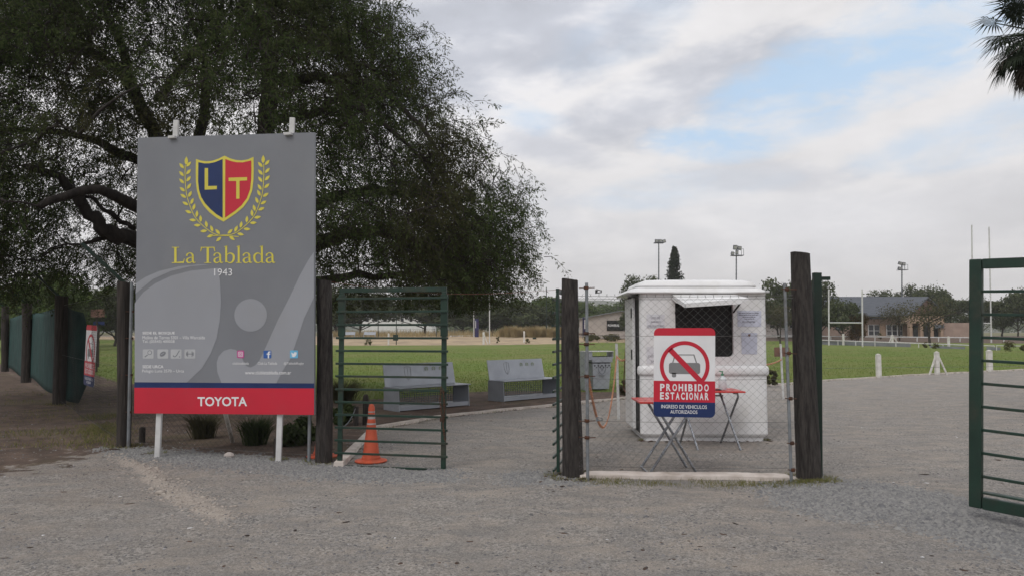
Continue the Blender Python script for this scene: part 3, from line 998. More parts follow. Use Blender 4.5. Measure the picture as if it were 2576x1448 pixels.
# ---- the big weeping tree behind the club board
TR = Vector((-6.3, 16.4, 0))
def p_x(x, y, z): return CX + FP * x / y
def p_y(x, y, z): return HY - FP * (z - EYE) / y
def big_tree():
    root = thing('algarrobo_tree', 'huge dark weeping algarrobo tree spreading over the fence behind the club board', 'tree', TR)
    mb = MB()
    nodes = []          # (pos, radius) for hooking twigs
    def limb(pp, Ys, r0, r1, wob_=.03):
        pts = [W(x, y, Y) for (x, y), Y in zip(pp, Ys)]
        o, rad = limb_tube(mb, pts, r0, r1, 10, wob_)
        nodes.extend(zip(o, rad))
    # trunk
    mb2pts = [Vector((TR.x, TR.y, -.1)), W(562, 960, 16.4), W(556, 850, 16.4), W(566, 730, 16.5), W(560, 650, 16.5)]
    o, rad = limb_tube(mb, mb2pts, .46, .34, 14, .02)
    L_ = [
        ([(560, 660), (680, 640), (795, 618), (900, 588), (1000, 592), (1120, 640), (1230, 660)], (16.5, 16, 15.5, 15.2, 15, 14.9, 14.8), .21, .05),
        ([(560, 655), (450, 628), (345, 605), (285, 590), (240, 560), (205, 505), (150, 450), (60, 420)], (16.5, 16, 15.6, 15.2, 15, 14.8, 14.4, 14), .23, .06),
        ([(340, 575), (290, 545), (240, 505), (190, 480)], (15.8, 15.5, 15.2, 15), .06, .03),
        ([(300, 600), (250, 605), (205, 615)], (15.4, 15.2, 15), .07, .03),
        ([(565, 660), (610, 540), (650, 420), (668, 300), (678, 190), (668, 120), (630, 60), (600, -60)], (16.5, 16.3, 16, 15.9, 15.8, 15.8, 16, 16.3), .26, .08),
        ([(678, 185), (720, 205), (790, 196), (870, 200), (950, 225), (1030, 290), (1100, 380)], (15.8, 15.5, 15.3, 15.1, 15, 14.9, 14.8), .13, .035),
        ([(680, 135), (715, 118), (765, 110), (830, 125), (900, 165), (980, 200)], (15.8, 15.6, 15.4, 15.3, 15.3, 15.3), .10, .03),
        ([(672, 290), (740, 300), (800, 282), (843, 252), (890, 268), (950, 300), (1040, 380), (1100, 470)], (15.9, 15.6, 15.3, 15.1, 15, 14.9, 14.9, 15), .10, .03),
        ([(672, 90), (655, 30), (640, -60), (650, -150)], (15.8, 16.2, 16.8, 17), .13, .05),
        ([(640, 60), (720, -20), (820, -60), (900, -20)], (16, 16.4, 16.8, 17), .10, .04),
        ([(555, 670), (500, 540), (440, 420), (380, 320), (330, 200), (300, 90), (240, 0)], (16.5, 16.8, 17, 17.2, 17.4, 17.4, 17.4), .24, .07),
        ([(440, 420), (330, 400), (230, 350), (120, 330), (0, 330)], (17, 16.6, 16.2, 15.8, 15.4), .12, .04),
        ([(380, 320), (300, 180), (220, 130), (130, 120), (40, 60)], (17.2, 17, 16.6, 16.4, 16.2), .11, .04),
        ([(220, 130), (215, 60), (180, -10)], (16.6, 16.7, 16.8), .07, .03),
        ([(565, 660), (690, 560), (840, 500), (980, 480), (1150, 520), (1270, 600)], (16.5, 17.4, 18, 18.4, 18.6, 18.6), .2, .05),
        ([(560, 660), (620, 640), (760, 700), (900, 690), (1050, 690)], (16.5, 15, 13.6, 13, 12.8), .16, .04),
        ([(555, 660), (420, 560), (250, 480), (100, 520)], (16.5, 14.8, 13, 12), .18, .05),
        ([(560, 650), (500, 400), (520, 200), (480, 40)], (16.5, 18, 19, 19.5), .18, .06),
        ([(400, 250), (470, 150), (540, 90), (560, 0)], (17.2, 16.4, 16, 15.8), .10, .04),
    ]
    for pp, Ys, a, b in L_:
        limb(pp, Ys, a, b)
    # crown attractors inside a dome
    prof_z = [2.0, 2.8, 3.8, 5.3, 7.0, 8.8, 10.2, 11.2]
    prof_r = [6.9, 7.25, 7.15, 6.45, 5.25, 4.1, 2.9, 1.2]
    cx, cy = -6.95, 16.2
    r = np.random.default_rng(19)
    cl = []
    tries = 0
    while len(cl) < 1940 and tries < 180000:
        tries += 1
        z = r.uniform(2.3, 4.2) if r.uniform() < .26 else r.uniform(2.3, 11.2)
        rm = np.interp(z, prof_z, prof_r)
        a = r.uniform(0, 2 * np.pi)
        u_ = r.uniform()
        if u_ < .28: a = r.uniform(R(140), R(250))
        elif u_ < .46: a = r.uniform(R(-65), R(45))
        q = r.uniform(.0, 1) ** .5
        lump = 1 + .07 * noise.noise(Vector((math.cos(a) * 2.2, math.sin(a) * 2.2, z * .5))) 
        x, y = cx + rm * lump * q * math.cos(a), cy + rm * lump * .86 * q * math.sin(a)
        if q < .62 and r.uniform() < .45: continue
        if q < .80 and z < 3.5 + (0.80 - q) * 3.0 and x > -9: continue
        if z < 2.75 and x < -6.0: continue
        nn = noise.noise(Vector((x * .55, y * .55, z * .75)) + Vector((3, 1, 5)))
        if nn < -.06 + r.uniform(-.05, .05) and not (z < 4 and x > -5): continue
        if math.hypot(p_x(x, y, z) - 215, p_y(x, y, z) - 560) < 70 or math.hypot((p_x(x, y, z) - 220) * .6, p_y(x, y, z) - 680) < 36: continue
        # nothing in front of the board's face or through the fence line on the left
        if y < 11.2 or (y < 11.9 and z < 3.4): continue
        if z < 2.6 and x < -6: continue
        p = Vector((x, y, z))
        if cl and min((p - c).length_squared for c in cl[-60:]) < .07: continue
        cl.append(p)
    # connect to limbs: nearest node already in the skeleton
    NP = [n[0] for n in nodes]; 
    order = sorted(cl, key=lambda p: min((p - q).length for q in NP[::3]))
    arr = np.array([tuple(p) for p in NP] + [(0, 0, 0)] * (len(order) * 3 + 9))
    cnt = len(NP)
    for p in order:
        d2 = ((arr[:cnt] - np.array(p)) ** 2).sum(1) + np.maximum(0, arr[:cnt, 2] - p.z) * .0
        i = int(d2.argmin())
        q = Vector(arr[i])
        L = (p - q).length
        mid = q.lerp(p, .5) + Vector((random.gauss(0, .12), random.gauss(0, .12), .10 * L))
        rad = min(.045, .012 + .014 * L)
        mb.tube([q, q.lerp(mid, .5) + Vector((0, 0, .05 * L)), mid, mid.lerp(p, .55) + Vector((0, 0, .03 * L)), p], [rad, rad * .85, rad * .7, rad * .5, rad * .3], 5, cap=False)
        for pt in (mid, mid.lerp(p, .5), p):
            arr[cnt] = tuple(pt); cnt += 1
    tr = mb.build('trunk', 'bark', root, smooth=True, fixn=False)
    # drooping twigs and leaves
    C = np.array([tuple(p) for p in cl])
    per = 11
    S = len(C) * per
    P0 = np.repeat(C, per, 0) + r.normal(0, .34, (S, 3)) * np.array([1, 1, .75])
    outw = P0 - np.array([cx, cy, 5.0]); outw /= np.linalg.norm(outw, axis=1, keepdims=True)
    D0 = outw * .7 + r.normal(0, .65, (S, 3)); D0[:, 2] += .15
    D0 /= np.linalg.norm(D0, axis=1, keepdims=True)
    P, V, F = strands(P0, D0, r, 7, .115, .28, .22, .0070)
    keep = (P[:, -1, 2] > 1.98) | (P0[:, 0] < -8)
    P = P[keep]; V = V.reshape(S, -1, 3)[keep].reshape(-1, 3); F = F[:len(P) * 18]
    tw = np_mesh('twigs', V - np.array(TR), F, 'twig', root)
    tw['kind'] = 'stuff'
    V, F, rn = leaves_on(P, r, 33, .074, .023, .06, .5)
    cr_ = np_mesh('crown', V - np.array(TR), F, 'algarrobo_leaf', root, rnd=rn)
    cr_['kind'] = 'stuff'
    return root
big_tree()

# ---- background trees
def crown_mesh(name, n, h, rad, z0, leaf, seed, shape='round', lumps=9, dens=1.0):
    r = np.random.default_rng(seed)
    cs = []
    for i in range(lumps):
        t = r.uniform(0, 1)
        a = r.uniform(0, 2 * np.pi)
        if shape == 'cone':
            z = z0 + (h - z0) * t; rr = rad * (1 - t) ** .85 * .5 + .04
            cs.append((math.cos(a) * rr * .6, math.sin(a) * rr * .6, z, rr * .9 + .15))
        else:
            z = z0 + (h - z0) * (.2 + .62 * t); w_ = math.sin(math.pi * (.2 + .62 * t)) ** .6
            q = r.uniform(.1, .75)
            cs.append((math.cos(a) * rad * w_ * q, math.sin(a) * rad * w_ * q, z, rad * r.uniform(.28, .48)))
    cs = np.array(cs)
    k = r.integers(0, len(cs), n)
    d = r.normal(0, 1, (n, 3)); d /= np.linalg.norm(d, axis=1, keepdims=True)
    q = r.uniform(0, 1, n) ** .42
    q = q * (1 + .12 * r.normal(0, 1, n) ** 2 * (r.uniform(0, 1, n) < .25))
    c = cs[k, :3] + d * (cs[k, 3] * q)[:, None] * np.array([1, 1, .85 if shape != 'cone' else 1.6])
    nrm = d + r.normal(0, .7, (n, 3)); nrm /= np.linalg.norm(nrm, axis=1, keepdims=True)
    a, b = frames(nrm)
    th = r.uniform(0, 6.28, (n, 1)); u = a * np.cos(th) + b * np.sin(th); v = -a * np.sin(th) + b * np.cos(th)
    s = leaf * r.uniform(.5, 1.5, (n, 1))
    V = np.stack([c - u * s, c + v * s * .55, c + u * s, c - v * s * .5], 1).reshape(-1, 3)
    return V, np.arange(4 * n).reshape(-1, 4), np.repeat(np.clip(r.normal(.5, .28, n) + .25 * d[:, 2], 0, 1), 4)  # random tone, shifted to the second leaf colour on clump tops

PROTO = {}
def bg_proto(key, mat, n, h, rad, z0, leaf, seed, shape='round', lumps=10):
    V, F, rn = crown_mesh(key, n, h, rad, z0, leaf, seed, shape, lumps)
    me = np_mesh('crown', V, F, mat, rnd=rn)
    mb = MB()
    rr = random.Random(seed)
    tilt = rr.uniform(-.3, .3)
    limb_tube(mb, [(0, 0, -.3), (tilt * .3, 0, z0 * .5), (tilt, .1, z0), (tilt * 1.4, 0, (z0 + h) * .5), (tilt, 0, h * .85)], h * .028, h * .006, 7, .02)
    for i in range(7):
        a = rr.uniform(0, 6.28); zz = z0 * rr.uniform(.7, 1.3) + .2 * h * rr.random()
        limb_tube(mb, [(tilt * .8, 0, zz), (math.cos(a) * rad * .4, math.sin(a) * rad * .4, zz + h * .15), (math.cos(a) * rad * .8, math.sin(a) * rad * .8, zz + h * .25)], h * .012, h * .004, 5, .03)
    tk = mb.build('trunk', 'far_bark', smooth=True, fixn=False)
    PROTO[key] = (me.data, tk.data, float(np.percentile(V[:, 2], 99.3)))
    bpy.data.objects.remove(me); bpy.data.objects.remove(tk)

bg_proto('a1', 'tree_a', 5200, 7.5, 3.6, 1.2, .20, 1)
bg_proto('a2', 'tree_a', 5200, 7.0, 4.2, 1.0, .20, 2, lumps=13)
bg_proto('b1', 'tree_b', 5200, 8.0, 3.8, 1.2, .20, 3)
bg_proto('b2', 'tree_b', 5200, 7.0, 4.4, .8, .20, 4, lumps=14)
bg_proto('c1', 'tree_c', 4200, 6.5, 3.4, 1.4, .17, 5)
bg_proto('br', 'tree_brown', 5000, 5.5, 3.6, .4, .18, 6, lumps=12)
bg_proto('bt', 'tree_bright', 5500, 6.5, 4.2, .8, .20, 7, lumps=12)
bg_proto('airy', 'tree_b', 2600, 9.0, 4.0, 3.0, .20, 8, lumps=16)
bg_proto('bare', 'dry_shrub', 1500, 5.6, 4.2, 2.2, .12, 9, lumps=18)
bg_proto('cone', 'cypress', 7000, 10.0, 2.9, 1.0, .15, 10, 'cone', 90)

def bg_tree(key, px, py, hpx, label, group=None, Y=None, sx=1.0, rz=None, nm='tree', cat='tree'):
    """base at photo point (px, py); hpx its height there"""
    if Y is None:
        g = G(px, py)
    else:
        g = W(px, py, Y); g.z = float(hgt(g.x, Y)) - .05
    top = W(px, py - hpx, g.y).z
    cd, td, hh = PROTO[key]
    s = (top - g.z) / hh
    o = thing(nm, label, cat, (g.x, g.y, g.z), rz if rz is not None else random.uniform(0, 6.28), group)
    o.scale = (s * sx, s * sx, s)
    for n_, d_ in (('crown', cd), ('trunk', td)):
        c = bpy.data.objects.new(n_, d_)
        COL.objects.link(c)
        c.parent = o
    return o

# wood behind the road, seen through and right of the gateway
GW = 'trees of the wood beyond the road'
for i, (k, px, by, h, Y, sx, lb) in enumerate([
    ('b1', 850, 838, 110, 150, 1.3, 'dark bushy tree seen through the top left of the closed barred gate leaf'),
    ('b2', 905, 838, 100, 158, 1.3, 'dark tree behind the pale building, seen through the barred gate leaf'),
    ('b2', 1065, 838, 98, 150, 1.2, 'dark dense tree behind the right stile of the closed gate leaf'),
    ('b1', 1120, 836, 90, 145, 1.3, 'blackish bushy tree just right of the closed gate leaf'),
    ('b2', 1165, 836, 84, 155, 1.2, 'dark tree of the wood left of the two white training posts'),
    ('a2', 1205, 836, 84, 150, 1.1, 'mid green tree behind the navy padded post'),
    ('b1', 1240, 834, 84, 148, 1.1, 'dark green tree right of the taller white training post'),
    ('a1', 1275, 834, 80, 152, 1.2, 'green rounded tree above the left end of the pampas grass'),
    ('b2', 1308, 834, 72, 146, 1.2, 'low dark tree above the middle of the pampas grass'),
    ('a2', 1345, 832, 82, 158, 1.2, 'lighter green tree above the right end of the pampas grass'),
    ('a1', 1385, 832, 80, 150, 1.1, 'bright green tree beside the inward opened gate leaf'),
    ('a2', 1440, 830, 72, 175, 1.3, 'green tree hidden mostly by the short wooden post'),
    ('a1', 1490, 818, 56, 230, 1.3, 'green tree beyond the advertising shed, its crown left of the roof'),
    ('bt', 1530, 812, 48, 260, 1.5, 'pale green tree beyond the advertising shed roof'),
    ('a2', 1560, 812, 50, 240, 1.2, 'mid green tree just left of the drooping tree at the kiosk'),
]):
    bg_tree(k, px, by, h, lb, GW, Y, sx * 1.45)
bg_tree('b1', 1592, 838, 104, 'drooping dark tree at the right end of the advertising shed, left of the kiosk door', None, 105, .75)
bg_tree('cone', 1699, 850, 226, 'tall pointed cypress standing above the kiosk roof', None, 150, 1.0, nm='cypress_tree')
bg_tree('airy', 1597, 845, 150, 'thin airy treetop showing above the left end of the kiosk roof', None, 140, .7)
bg_tree('airy', 1640, 845, 148, 'pale treetop showing behind the first floodlight mast', None, 160, .7)
# right: trees round the club house
GR = 'trees around the club house'
for k, px, by, h, Y, sx, lb in [
    ('b1', 1958, 850, 152, 112, .85, 'big dark tree left of the leaning wooden post, above the pale outbuilding'),
    ('b2', 2010, 852, 158, 116, .95, 'large dark tree standing behind the leaning wooden post'),
    ('b1', 2062, 850, 146, 110, .8, 'dark tree right of the leaning post, at the left end of the slate roof'),
    ('b2', 2118, 848, 96, 104, .95, 'dark green shrubby tree in front of the left end of the club house'),
    ('br', 2160, 848, 62, 103, .85, 'reddish brown shrub against the club house wall behind the small goal'),
    ('airy', 2212, 846, 124, 165, 1.1, 'olive treetops above the slate roof left of the third floodlight mast'),
    ('airy', 2248, 846, 118, 168, 1.0, 'grey green treetop just left of the third floodlight mast'),
    ('b1', 2308, 848, 138, 165, .8, 'tallest dark treetop above the slate roof, right of the third mast'),
    ('airy', 2290, 848, 118, 170, .9, 'thin treetop behind the ridge of the slate roof'),
    ('b2', 2352, 848, 132, 150, .8, 'dark tree rising behind the wooden gable of the club house'),
    ('b2', 2376, 850, 110, 140, .9, 'dense tree at the back corner of the club house'),
    ('b1', 2438, 852, 112, 135, .9, 'dark tree behind the frame of the large open gate'),
    ('b2', 2470, 852, 104, 130, .8, 'dark tree behind the upright of the tall goal'),
    ('b1', 2520, 852, 108, 128, 1.0, 'dark tree seen between the upper bars of the large gate'),
    ('b2', 2560, 852, 128, 126, .9, 'tall dark tree at the picture edge behind the large gate'),
    ('b2', 2600, 852, 112, 128, 1.0, 'dark tree partly cut off behind the bars of the large gate'),
]:
    bg_tree(k, px, by, h * .94, lb, GR, Y, sx * .85)
bg_tree('bare', 2338, 864, 112, 'nearly bare spreading tree in front of the club house porch', None, 88, 1.05)
bg_tree('bare', 2262, 852, 92, 'thin twiggy tree in front of the club house windows', None, 108, .9)
bg_tree('bare', 1962, 850, 88, 'sparse small tree before the pale outbuilding', None, 98, .8)
# left: bright bushes seen under the crown
GL = 'trees beyond the left field'
for k, px, by, h, Y, sx, lb in [
    ('bt', -30, 850, 150, 70, 1.1, 'bright green tree over the shade cloth at the left picture edge'),
    ('bt', 40, 850, 158, 66, 1.0, 'bright green tree behind the second fence post from the left'),
    ('a2', 105, 850, 165, 64, 1.0, 'yellow green tree above the shade cloth, below the hanging branches'),
    ('bt', 160, 848, 130, 75, 1.0, 'bright bush left of the distant white house'),
    ('a1', 245, 846, 122, 90, 1.1, 'dark green tree between the fence posts, left of the board'),
    ('b2', 290, 846, 112, 85, 1.1, 'dull green tree touching the tall post left of the board'),
    ('b1', 350, 846, 118, 110, 1.2, 'dark tree just left of and behind the club board'),
    ('a2', 205, 832, 92, 160, 1.6, 'hazy green tree beside the distant white house'),
    ('b2', 830, 846, 110, 120, 1.0, 'dark tree between the wooden post and the closed gate leaf'),
]:
    bg_tree(k, px, by, h, lb, GL, Y, sx)

# far off wood on the plain, one mass
def far_wood():
    r = np.random.default_rng(3)
    Vs, Rs = [], []
    for i in range(150):
        Y = r.uniform(330, 900)
        x = r.uniform(-.85, .85) * Y
        n = 130
        h = r.uniform(6, 12)
        d = r.normal(0, 1, (n, 3)); d /= np.linalg.norm(d, axis=1, keepdims=True)
        c = np.array([x, Y, 1.3 + h * .5]) + d * np.array([h * r.uniform(.8, 1.7), h * .8, h * .5]) * (r.uniform(0, 1, (n, 1)) ** .4)
        nr = d + r.normal(0, .6, (n, 3)); nr /= np.linalg.norm(nr, axis=1, keepdims=True)
        a, b = frames(nr)
        s = r.uniform(.6, 1.6, (n, 1))
        Vs.append(np.stack([c - a * s, c + b * s * .7, c + a * s, c - b * s * .7], 1).reshape(-1, 3)); Rs.append(np.repeat(r.uniform(0, 1, n), 4))
    V = np.concatenate(Vs)
    tag(np_mesh('far_trees', V, np.arange(len(V)).reshape(-1, 4), 'tree_a', rnd=np.concatenate(Rs)), 'distant scrubby woodland below the hazy hills', None, None, 'stuff')
far_wood()

# pampas grass row
GP = 'tan pampas grass clumps along the road'
def tuft_mesh(n, h, wd, spread, mat, seed, lean=.5):
    r = np.random.default_rng(seed)
    b = np.stack([r.normal(0, spread * .17, n), r.normal(0, spread * .17, n), np.zeros(n)], -1)
    a = np.arctan2(b[:, 1], b[:, 0]) + r.normal(0, .5, n)
    ln = lean * r.uniform(.1, 1, n) * h
    H = h * r.uniform(.55, 1.1, n)
    dv = np.stack([np.cos(a) * ln, np.sin(a) * ln, 0 * a], -1)
    mid = b + dv * .35 + np.stack([0 * a, 0 * a, H * .6], -1)
    tip = b + dv + np.stack([0 * a, 0 * a, H * r.uniform(.75, 1.0, n)], -1)
    s = np.stack([-np.sin(a + 1), np.cos(a + 1), 0 * a], -1) * wd / 2
    V = np.stack([b - s, b + s, mid + s * .9, mid - s * .9], 1)
    V2 = np.stack([mid - s * .9, mid + s * .9, tip + s * .15, tip - s * .15], 1)
    Vv = np.concatenate([V, V2]).reshape(-1, 3)
    return np_mesh('foliage', Vv, np.arange(len(Vv)).reshape(-1, 4), mat, rnd=np.concatenate([np.repeat(r.uniform(0, .7, n), 4)] * 2))
pm = tuft_mesh(1100, 1.9, .035, 1.9, 'pampas', 4, .45)
pmd = pm.data; bpy.data.objects.remove(pm)
names_ = ['leftmost clump of pampas grass behind the leaning white stake']
for i, px in enumerate(range(1268, 1420, 15)):
    g = G(px, 847 + (i % 3 - 1) * .5)
    lb = ('tan pampas grass clump at the left end of the row' if i == 0 else 'tan pampas grass clump at the right end of the row, beside the opened gate leaf' if i == 10 else 'tan feathery pampas grass clump within the row beyond the lawn')
    o = thing('pampas_grass', lb, 'grass clump', (g.x, g.y, g.z - .02), random.uniform(0, 6), GP)
    c = bpy.data.objects.new('foliage', pmd); COL.objects.link(c); c.parent = o
    s = random.uniform(.8, 1.05); o.scale = (s * 1.15, s, s)
# dry growth along the far fence behind the gate
r9 = np.random.default_rng(12)
wl = []
for _ in range(4200):
    px = r9.uniform(820, 1260); p = G(px, r9.uniform(841, 846)); wl.append((p.x, p.y, p.z))
blades('dry_scrub', 'pampas', np.array(wl), 1.1, .10, 'pale dry scrub beyond the road behind the gate', .6, 14)

# shrubs in the dirt bed
def shrub(px, py, hpx, wpx, mat, n, label, seed, lean=.7, cat='shrub', wd=.012, nm='shrub'):
    g = G(px, py)
    k = g.y / FP
    f = tuft_mesh(n, hpx * k, wd, wpx * k * .8, mat, seed, lean)
    o = thing(nm, label, cat, (g.x, g.y, g.z))
    f.parent = o
    f.name = 'foliage'
    return o
shrub(510, 1101, 66, 62, 'dry_shrub', 620, 'dull green tufted shrub under the middle of the board, left of the slanting stick', 51)
shrub(642, 1117, 72, 66, 'shrub_leaf', 700, 'spiky grassy shrub under the board between the stick and the right leg', 52)
shrub(862, 1012, 62, 70, 'dry_shrub', 700, 'spiky dry shrub behind the left stile of the closed gate leaf', 53, .9)
def leafy(px, py, hpx, wpx, label, seed, mat='shrub_leaf', n=2600, leaf=.035, nm='shrub', cat='shrub'):
    g = G(px, py)
    k = g.y / FP
    V, F, rn = crown_mesh('c', n, hpx * k, wpx * k / 2, 0.02, leaf, seed, lumps=12)
    o = thing(nm, label, cat, (g.x, g.y, g.z))
    V[:, 2] = np.maximum(V[:, 2] - .16 * hpx * k, 0.0)
    np_mesh('foliage', V, F, mat, o, rnd=rn)
    return o
leafy(735, 1117, 84, 110, 'dark leafy shrub behind the right leg of the board', 61, n=3600)
leafy(868, 1066, 62, 74, 'dark green leafy shrub behind the closed gate leaf, left of the round topped stump', 62, n=2600)
leafy(1568, 999, 60, 34, 'small scrubby bush against the left side of the kiosk', 63, mat='dry_shrub', n=900)
leafy(1942, 972, 60, 30, 'small dark bush at the right side of the kiosk', 64, mat='dry_shrub', n=900)
# small saplings by the road
for px, py, h, w_, lb, s in [(926, 868, 21, 22, 'small green sapling on the lawn edge seen between the gate bars', 71), (1252, 862, 24, 12, 'thin sapling by the road right of the braced white stake', 72), (1326, 863, 16, 16, 'low dark sapling beside the white stake at the pampas grass', 73),
                             (2489 + 48, 884, 34, 36, 'round dark bush behind the bars of the large gate', 74), (2326, 874, 20, 16, 'small sapling by the white rail before the club house', 75), (2352, 876, 18, 20, 'low bush at the white rail right of the braced post', 76), (2215, 852, 24, 16, 'small green bush beside the navy sign at the club house', 77), (2574, 886, 26, 20, 'dark bush at the picture edge behind the large gate', 78)]:
    leafy(px, py, h, w_, lb, s, mat='tree_c', n=650, leaf=.05, nm='sapling', cat='sapling')

# palm at the right edge
def palm():
    base = Vector((10.15, 14.0, 0))
    top = W(2612, 80, 14.0)
    o = thing('palm_tree', 'fan palm whose grey green fronds hang into the top right corner', 'palm tree', base)
    mb = MB()
    limb_tube(mb, [base + Vector((0, 0, -.2)), base + Vector((.05, 0, 2)), (base + top) / 2, top + Vector((0, 0, -.3))], .27, .22, 12, .01)
    mb.build('trunk', 'bark', o, smooth=True, fixn=False)
    r = random.Random(5)
    for i in range(84):
        a = r.uniform(0, 6.28); e = R(r.choice([55, 30, 5, -20, -45, -62, -72]) + r.uniform(-10, 10))
        d = Vector((math.cos(a) * math.cos(e), math.sin(a) * math.cos(e), math.sin(e)))
        L = r.uniform(.45, .80)
        dead = e < R(-38)
        m = MB()
        c = top + d * L
        m.tube([top + d * .1, top + d * L * .6, c], [.018, .012, .01], 4, cap=False)
        side = d.cross(Vector((0, 0, 1))).normalized(); up = side.cross(d).normalized()
        nf = 22
        for k in range(nf):
            t = (k / (nf - 1) - .5) * R(250 if not dead else 120)
            fd = (d * math.cos(t) + side * math.sin(t)).normalized()
            fl = r.uniform(.42, .66) * (1 - .25 * abs(t) / 2.2)
            p1 = c + fd * fl * .55
            p2 = p1 + (fd + Vector((0, 0, -1.0 if dead else -.65))).normalized() * fl * .5
            wv = up.cross(fd).normalized() * .017
            m.add([c, p1 + wv, p1 - wv, p2], [(0, 1, 2), (1, 3, 2)])
        m.build('dead_frond' if dead else 'frond', 'palm_dead' if dead and r.random() < .6 else 'palm_leaf', o, fixn=False)
    return o
palm()
#@@PART3
# ================================================================== FENCE LINES, POSTS AND GATES
def wood_post(px0, py0, px1, py1, wpx, label, mat='old_wood', seed=1, wtop=None, flat_=True):
    """round timber post: base (px0,py0) on the ground, top (px1,py1)"""
    b = G(px0, py0, 0.0)
    t = W(px1, py1, b.y)
    k = b.y / FP
    r0, r1 = wpx * k / 2, (wtop or wpx) * k / 2
    rr = random.Random(seed)
    mb = MB()
    n, m = 18, 16
    ph = [rr.uniform(0, 6.28) for _ in range(4)]
    for i in range(m + 1):
        f = i / m
        c = Vector((b.x, b.y, -.25)).lerp(t, f)
        c += Vector((math.sin(f * 4 + ph[0]) * .008, math.sin(f * 5 + ph[1]) * .008, 0))
        rad = r0 + (r1 - r0) * f
        for j in range(n):
            a = 2 * math.pi * j / n
            q = rad * (1 + .035 * math.sin(3 * a + ph[2]) + .03 * math.sin(7 * a + ph[3] + f * 2) + rr.uniform(-.012, .012))
            if (j * 5 + seed) % 9 == 0: q *= .93      # drying cracks
            zz = c.z + ((-.012 * math.cos(a) + .004 * rr.random()) if i == m else 0)
            mb.v.append(Vector((c.x + q * math.cos(a), c.y + q * math.sin(a), zz)))
    for i in range(m):
        for j in range(n):
            j2 = (j + 1) % n
            mb.f.append((i * n + j, i * n + j2, (i + 1) * n + j2, (i + 1) * n + j))
    mb.f.append(tuple(m * n + j for j in range(n)))
    o = mb.build('fence_post', mat, org=(b.x, b.y, 0))
    smooth_angle(o, 50)
    tag(o, label, 'post')
    return o, b, t, r0

postA, pA, tA, _ = wood_post(311, 1124, 315, 709, 32, 'tall dark round post at the left side of the club board', 'dark_shaded_wood', 1, 34)
postB, pB, tB, _ = wood_post(813, 1160, 817, 705, 43, 'thick weathered round post between the club board and the barred gate', 'old_wood', 2, 36)
postC, pC, tC, _ = wood_post(1439, 1196, 1434, 703, 53, 'short thick weathered post at the left end of the chain link panel', 'old_wood', 3, 41)
postD, pD, tD, _ = wood_post(2034, 1206, 2012, 637, 62, 'tallest, leaning weathered post at the right end of the chain link panel', 'old_wood', 4, 46)
postE, pE, tE, _ = wood_post(151, 1016, 154, 744, 30, 'dark fence post in front of the torn end of the green shade cloth', 'dark_shaded_wood', 5, 29)
postF, pF, tF, _ = wood_post(67, 962, 68, 762, 23, 'second dark fence post from the left picture edge, against the shade cloth', 'dark_shaded_wood', 6, 22)
postG, pG, tG, _ = wood_post(13, 934, 14, 770, 17, 'leftmost thin dark fence post at the picture edge', 'dark_shaded_wood', 7, 16)

for (pst, top, (x0, y0), (x1, y1), rp, lb) in ((postA, tA, (300, 700), (205, 612), .030, 'green angled barbed wire arm on the post beside the club board'), (postE, tE, (147, 744), (84, 684), .030, 'green angled barbed wire arm on the post before the torn shade cloth'),
                          (postF, tF, (62, 760), (3, 710), .030, 'green angled barbed wire arm on the second post from the left'), (postG, tG, (12, 772), (-22, 745), .030, 'green angled barbed wire arm on the leftmost post')):
    a = W(x0, y0, top.y - .02); b = W(x1, y1, top.y - .35)
    mb = MB(); d = (b - a).normalized()
    mb.beam(a - d * .25 + Vector((0, 0, -.0)), b, .045, .045)
    ob = mb.build('barbed_wire_arm', 'green_paint', org=Vector(pst.location)); ob.parent = pst; ob.location = (0, 0, 0)

def zig_mesh(o3, ex, wd, z0, z1, pitch_w=.089, pitch_h=.083, rad=.0016, top_wave=True):
    """chain link: interlocked zig-zag wires in the plane o3 + ex*x + z"""
    ncol = int(wd / (pitch_w / 2)) + 1
    nr = int((z1 - z0) / (pitch_h / 2))
    Vs, Fs = [], []
    nrm = ex.cross(Vector((0, 0, 1))).normalized()
    k0 = 0
    n3 = np.array(nrm); e3 = np.array(ex)
    ring = np.array([n3 * rad, (-n3 * .5 + (e3 * .87)) * rad, (-n3 * .5 - (e3 * .87)) * rad])
    for c in range(0, ncol - 1):
        pts = []
        for i in range(nr + 1):
            x = min((c + ((i + c) % 2)) * pitch_w / 2, wd)
            zz = z0 + i * pitch_h / 2
            dx = .006 * math.sin(x * 7 + zz * 3)
            dz = .010 * math.sin(x * 2.3 + 1) * (i / nr)
            pts.append(o3 + ex * (x + dx) + nrm * ((.0018 if (i % 2) else -.0018) + .018 * math.sin(x * 2.2 + zz * 1.7)) + Vector((0, 0, zz + dz)))
        if top_wave:
            pts.append(pts[-1] + ex * random.uniform(-.012, .012) + Vector((0, 0, random.uniform(.02, .035))))
        arr = np.array([tuple(q) for q in pts]); m = len(arr)
        Vs.append((arr[:, None] + ring[None]).reshape(-1, 3))
        i_ = np.arange(m - 1)[:, None] * 3; j_ = np.arange(3)[None]
        a = k0 + i_ + j_; b = k0 + i_ + (j_ + 1) % 3
        Fs.append(np.stack([a, b, b + 3, a + 3], -1).reshape(-1, 4))
        k0 += m * 3
    return np.concatenate(Vs), np.concatenate(Fs)

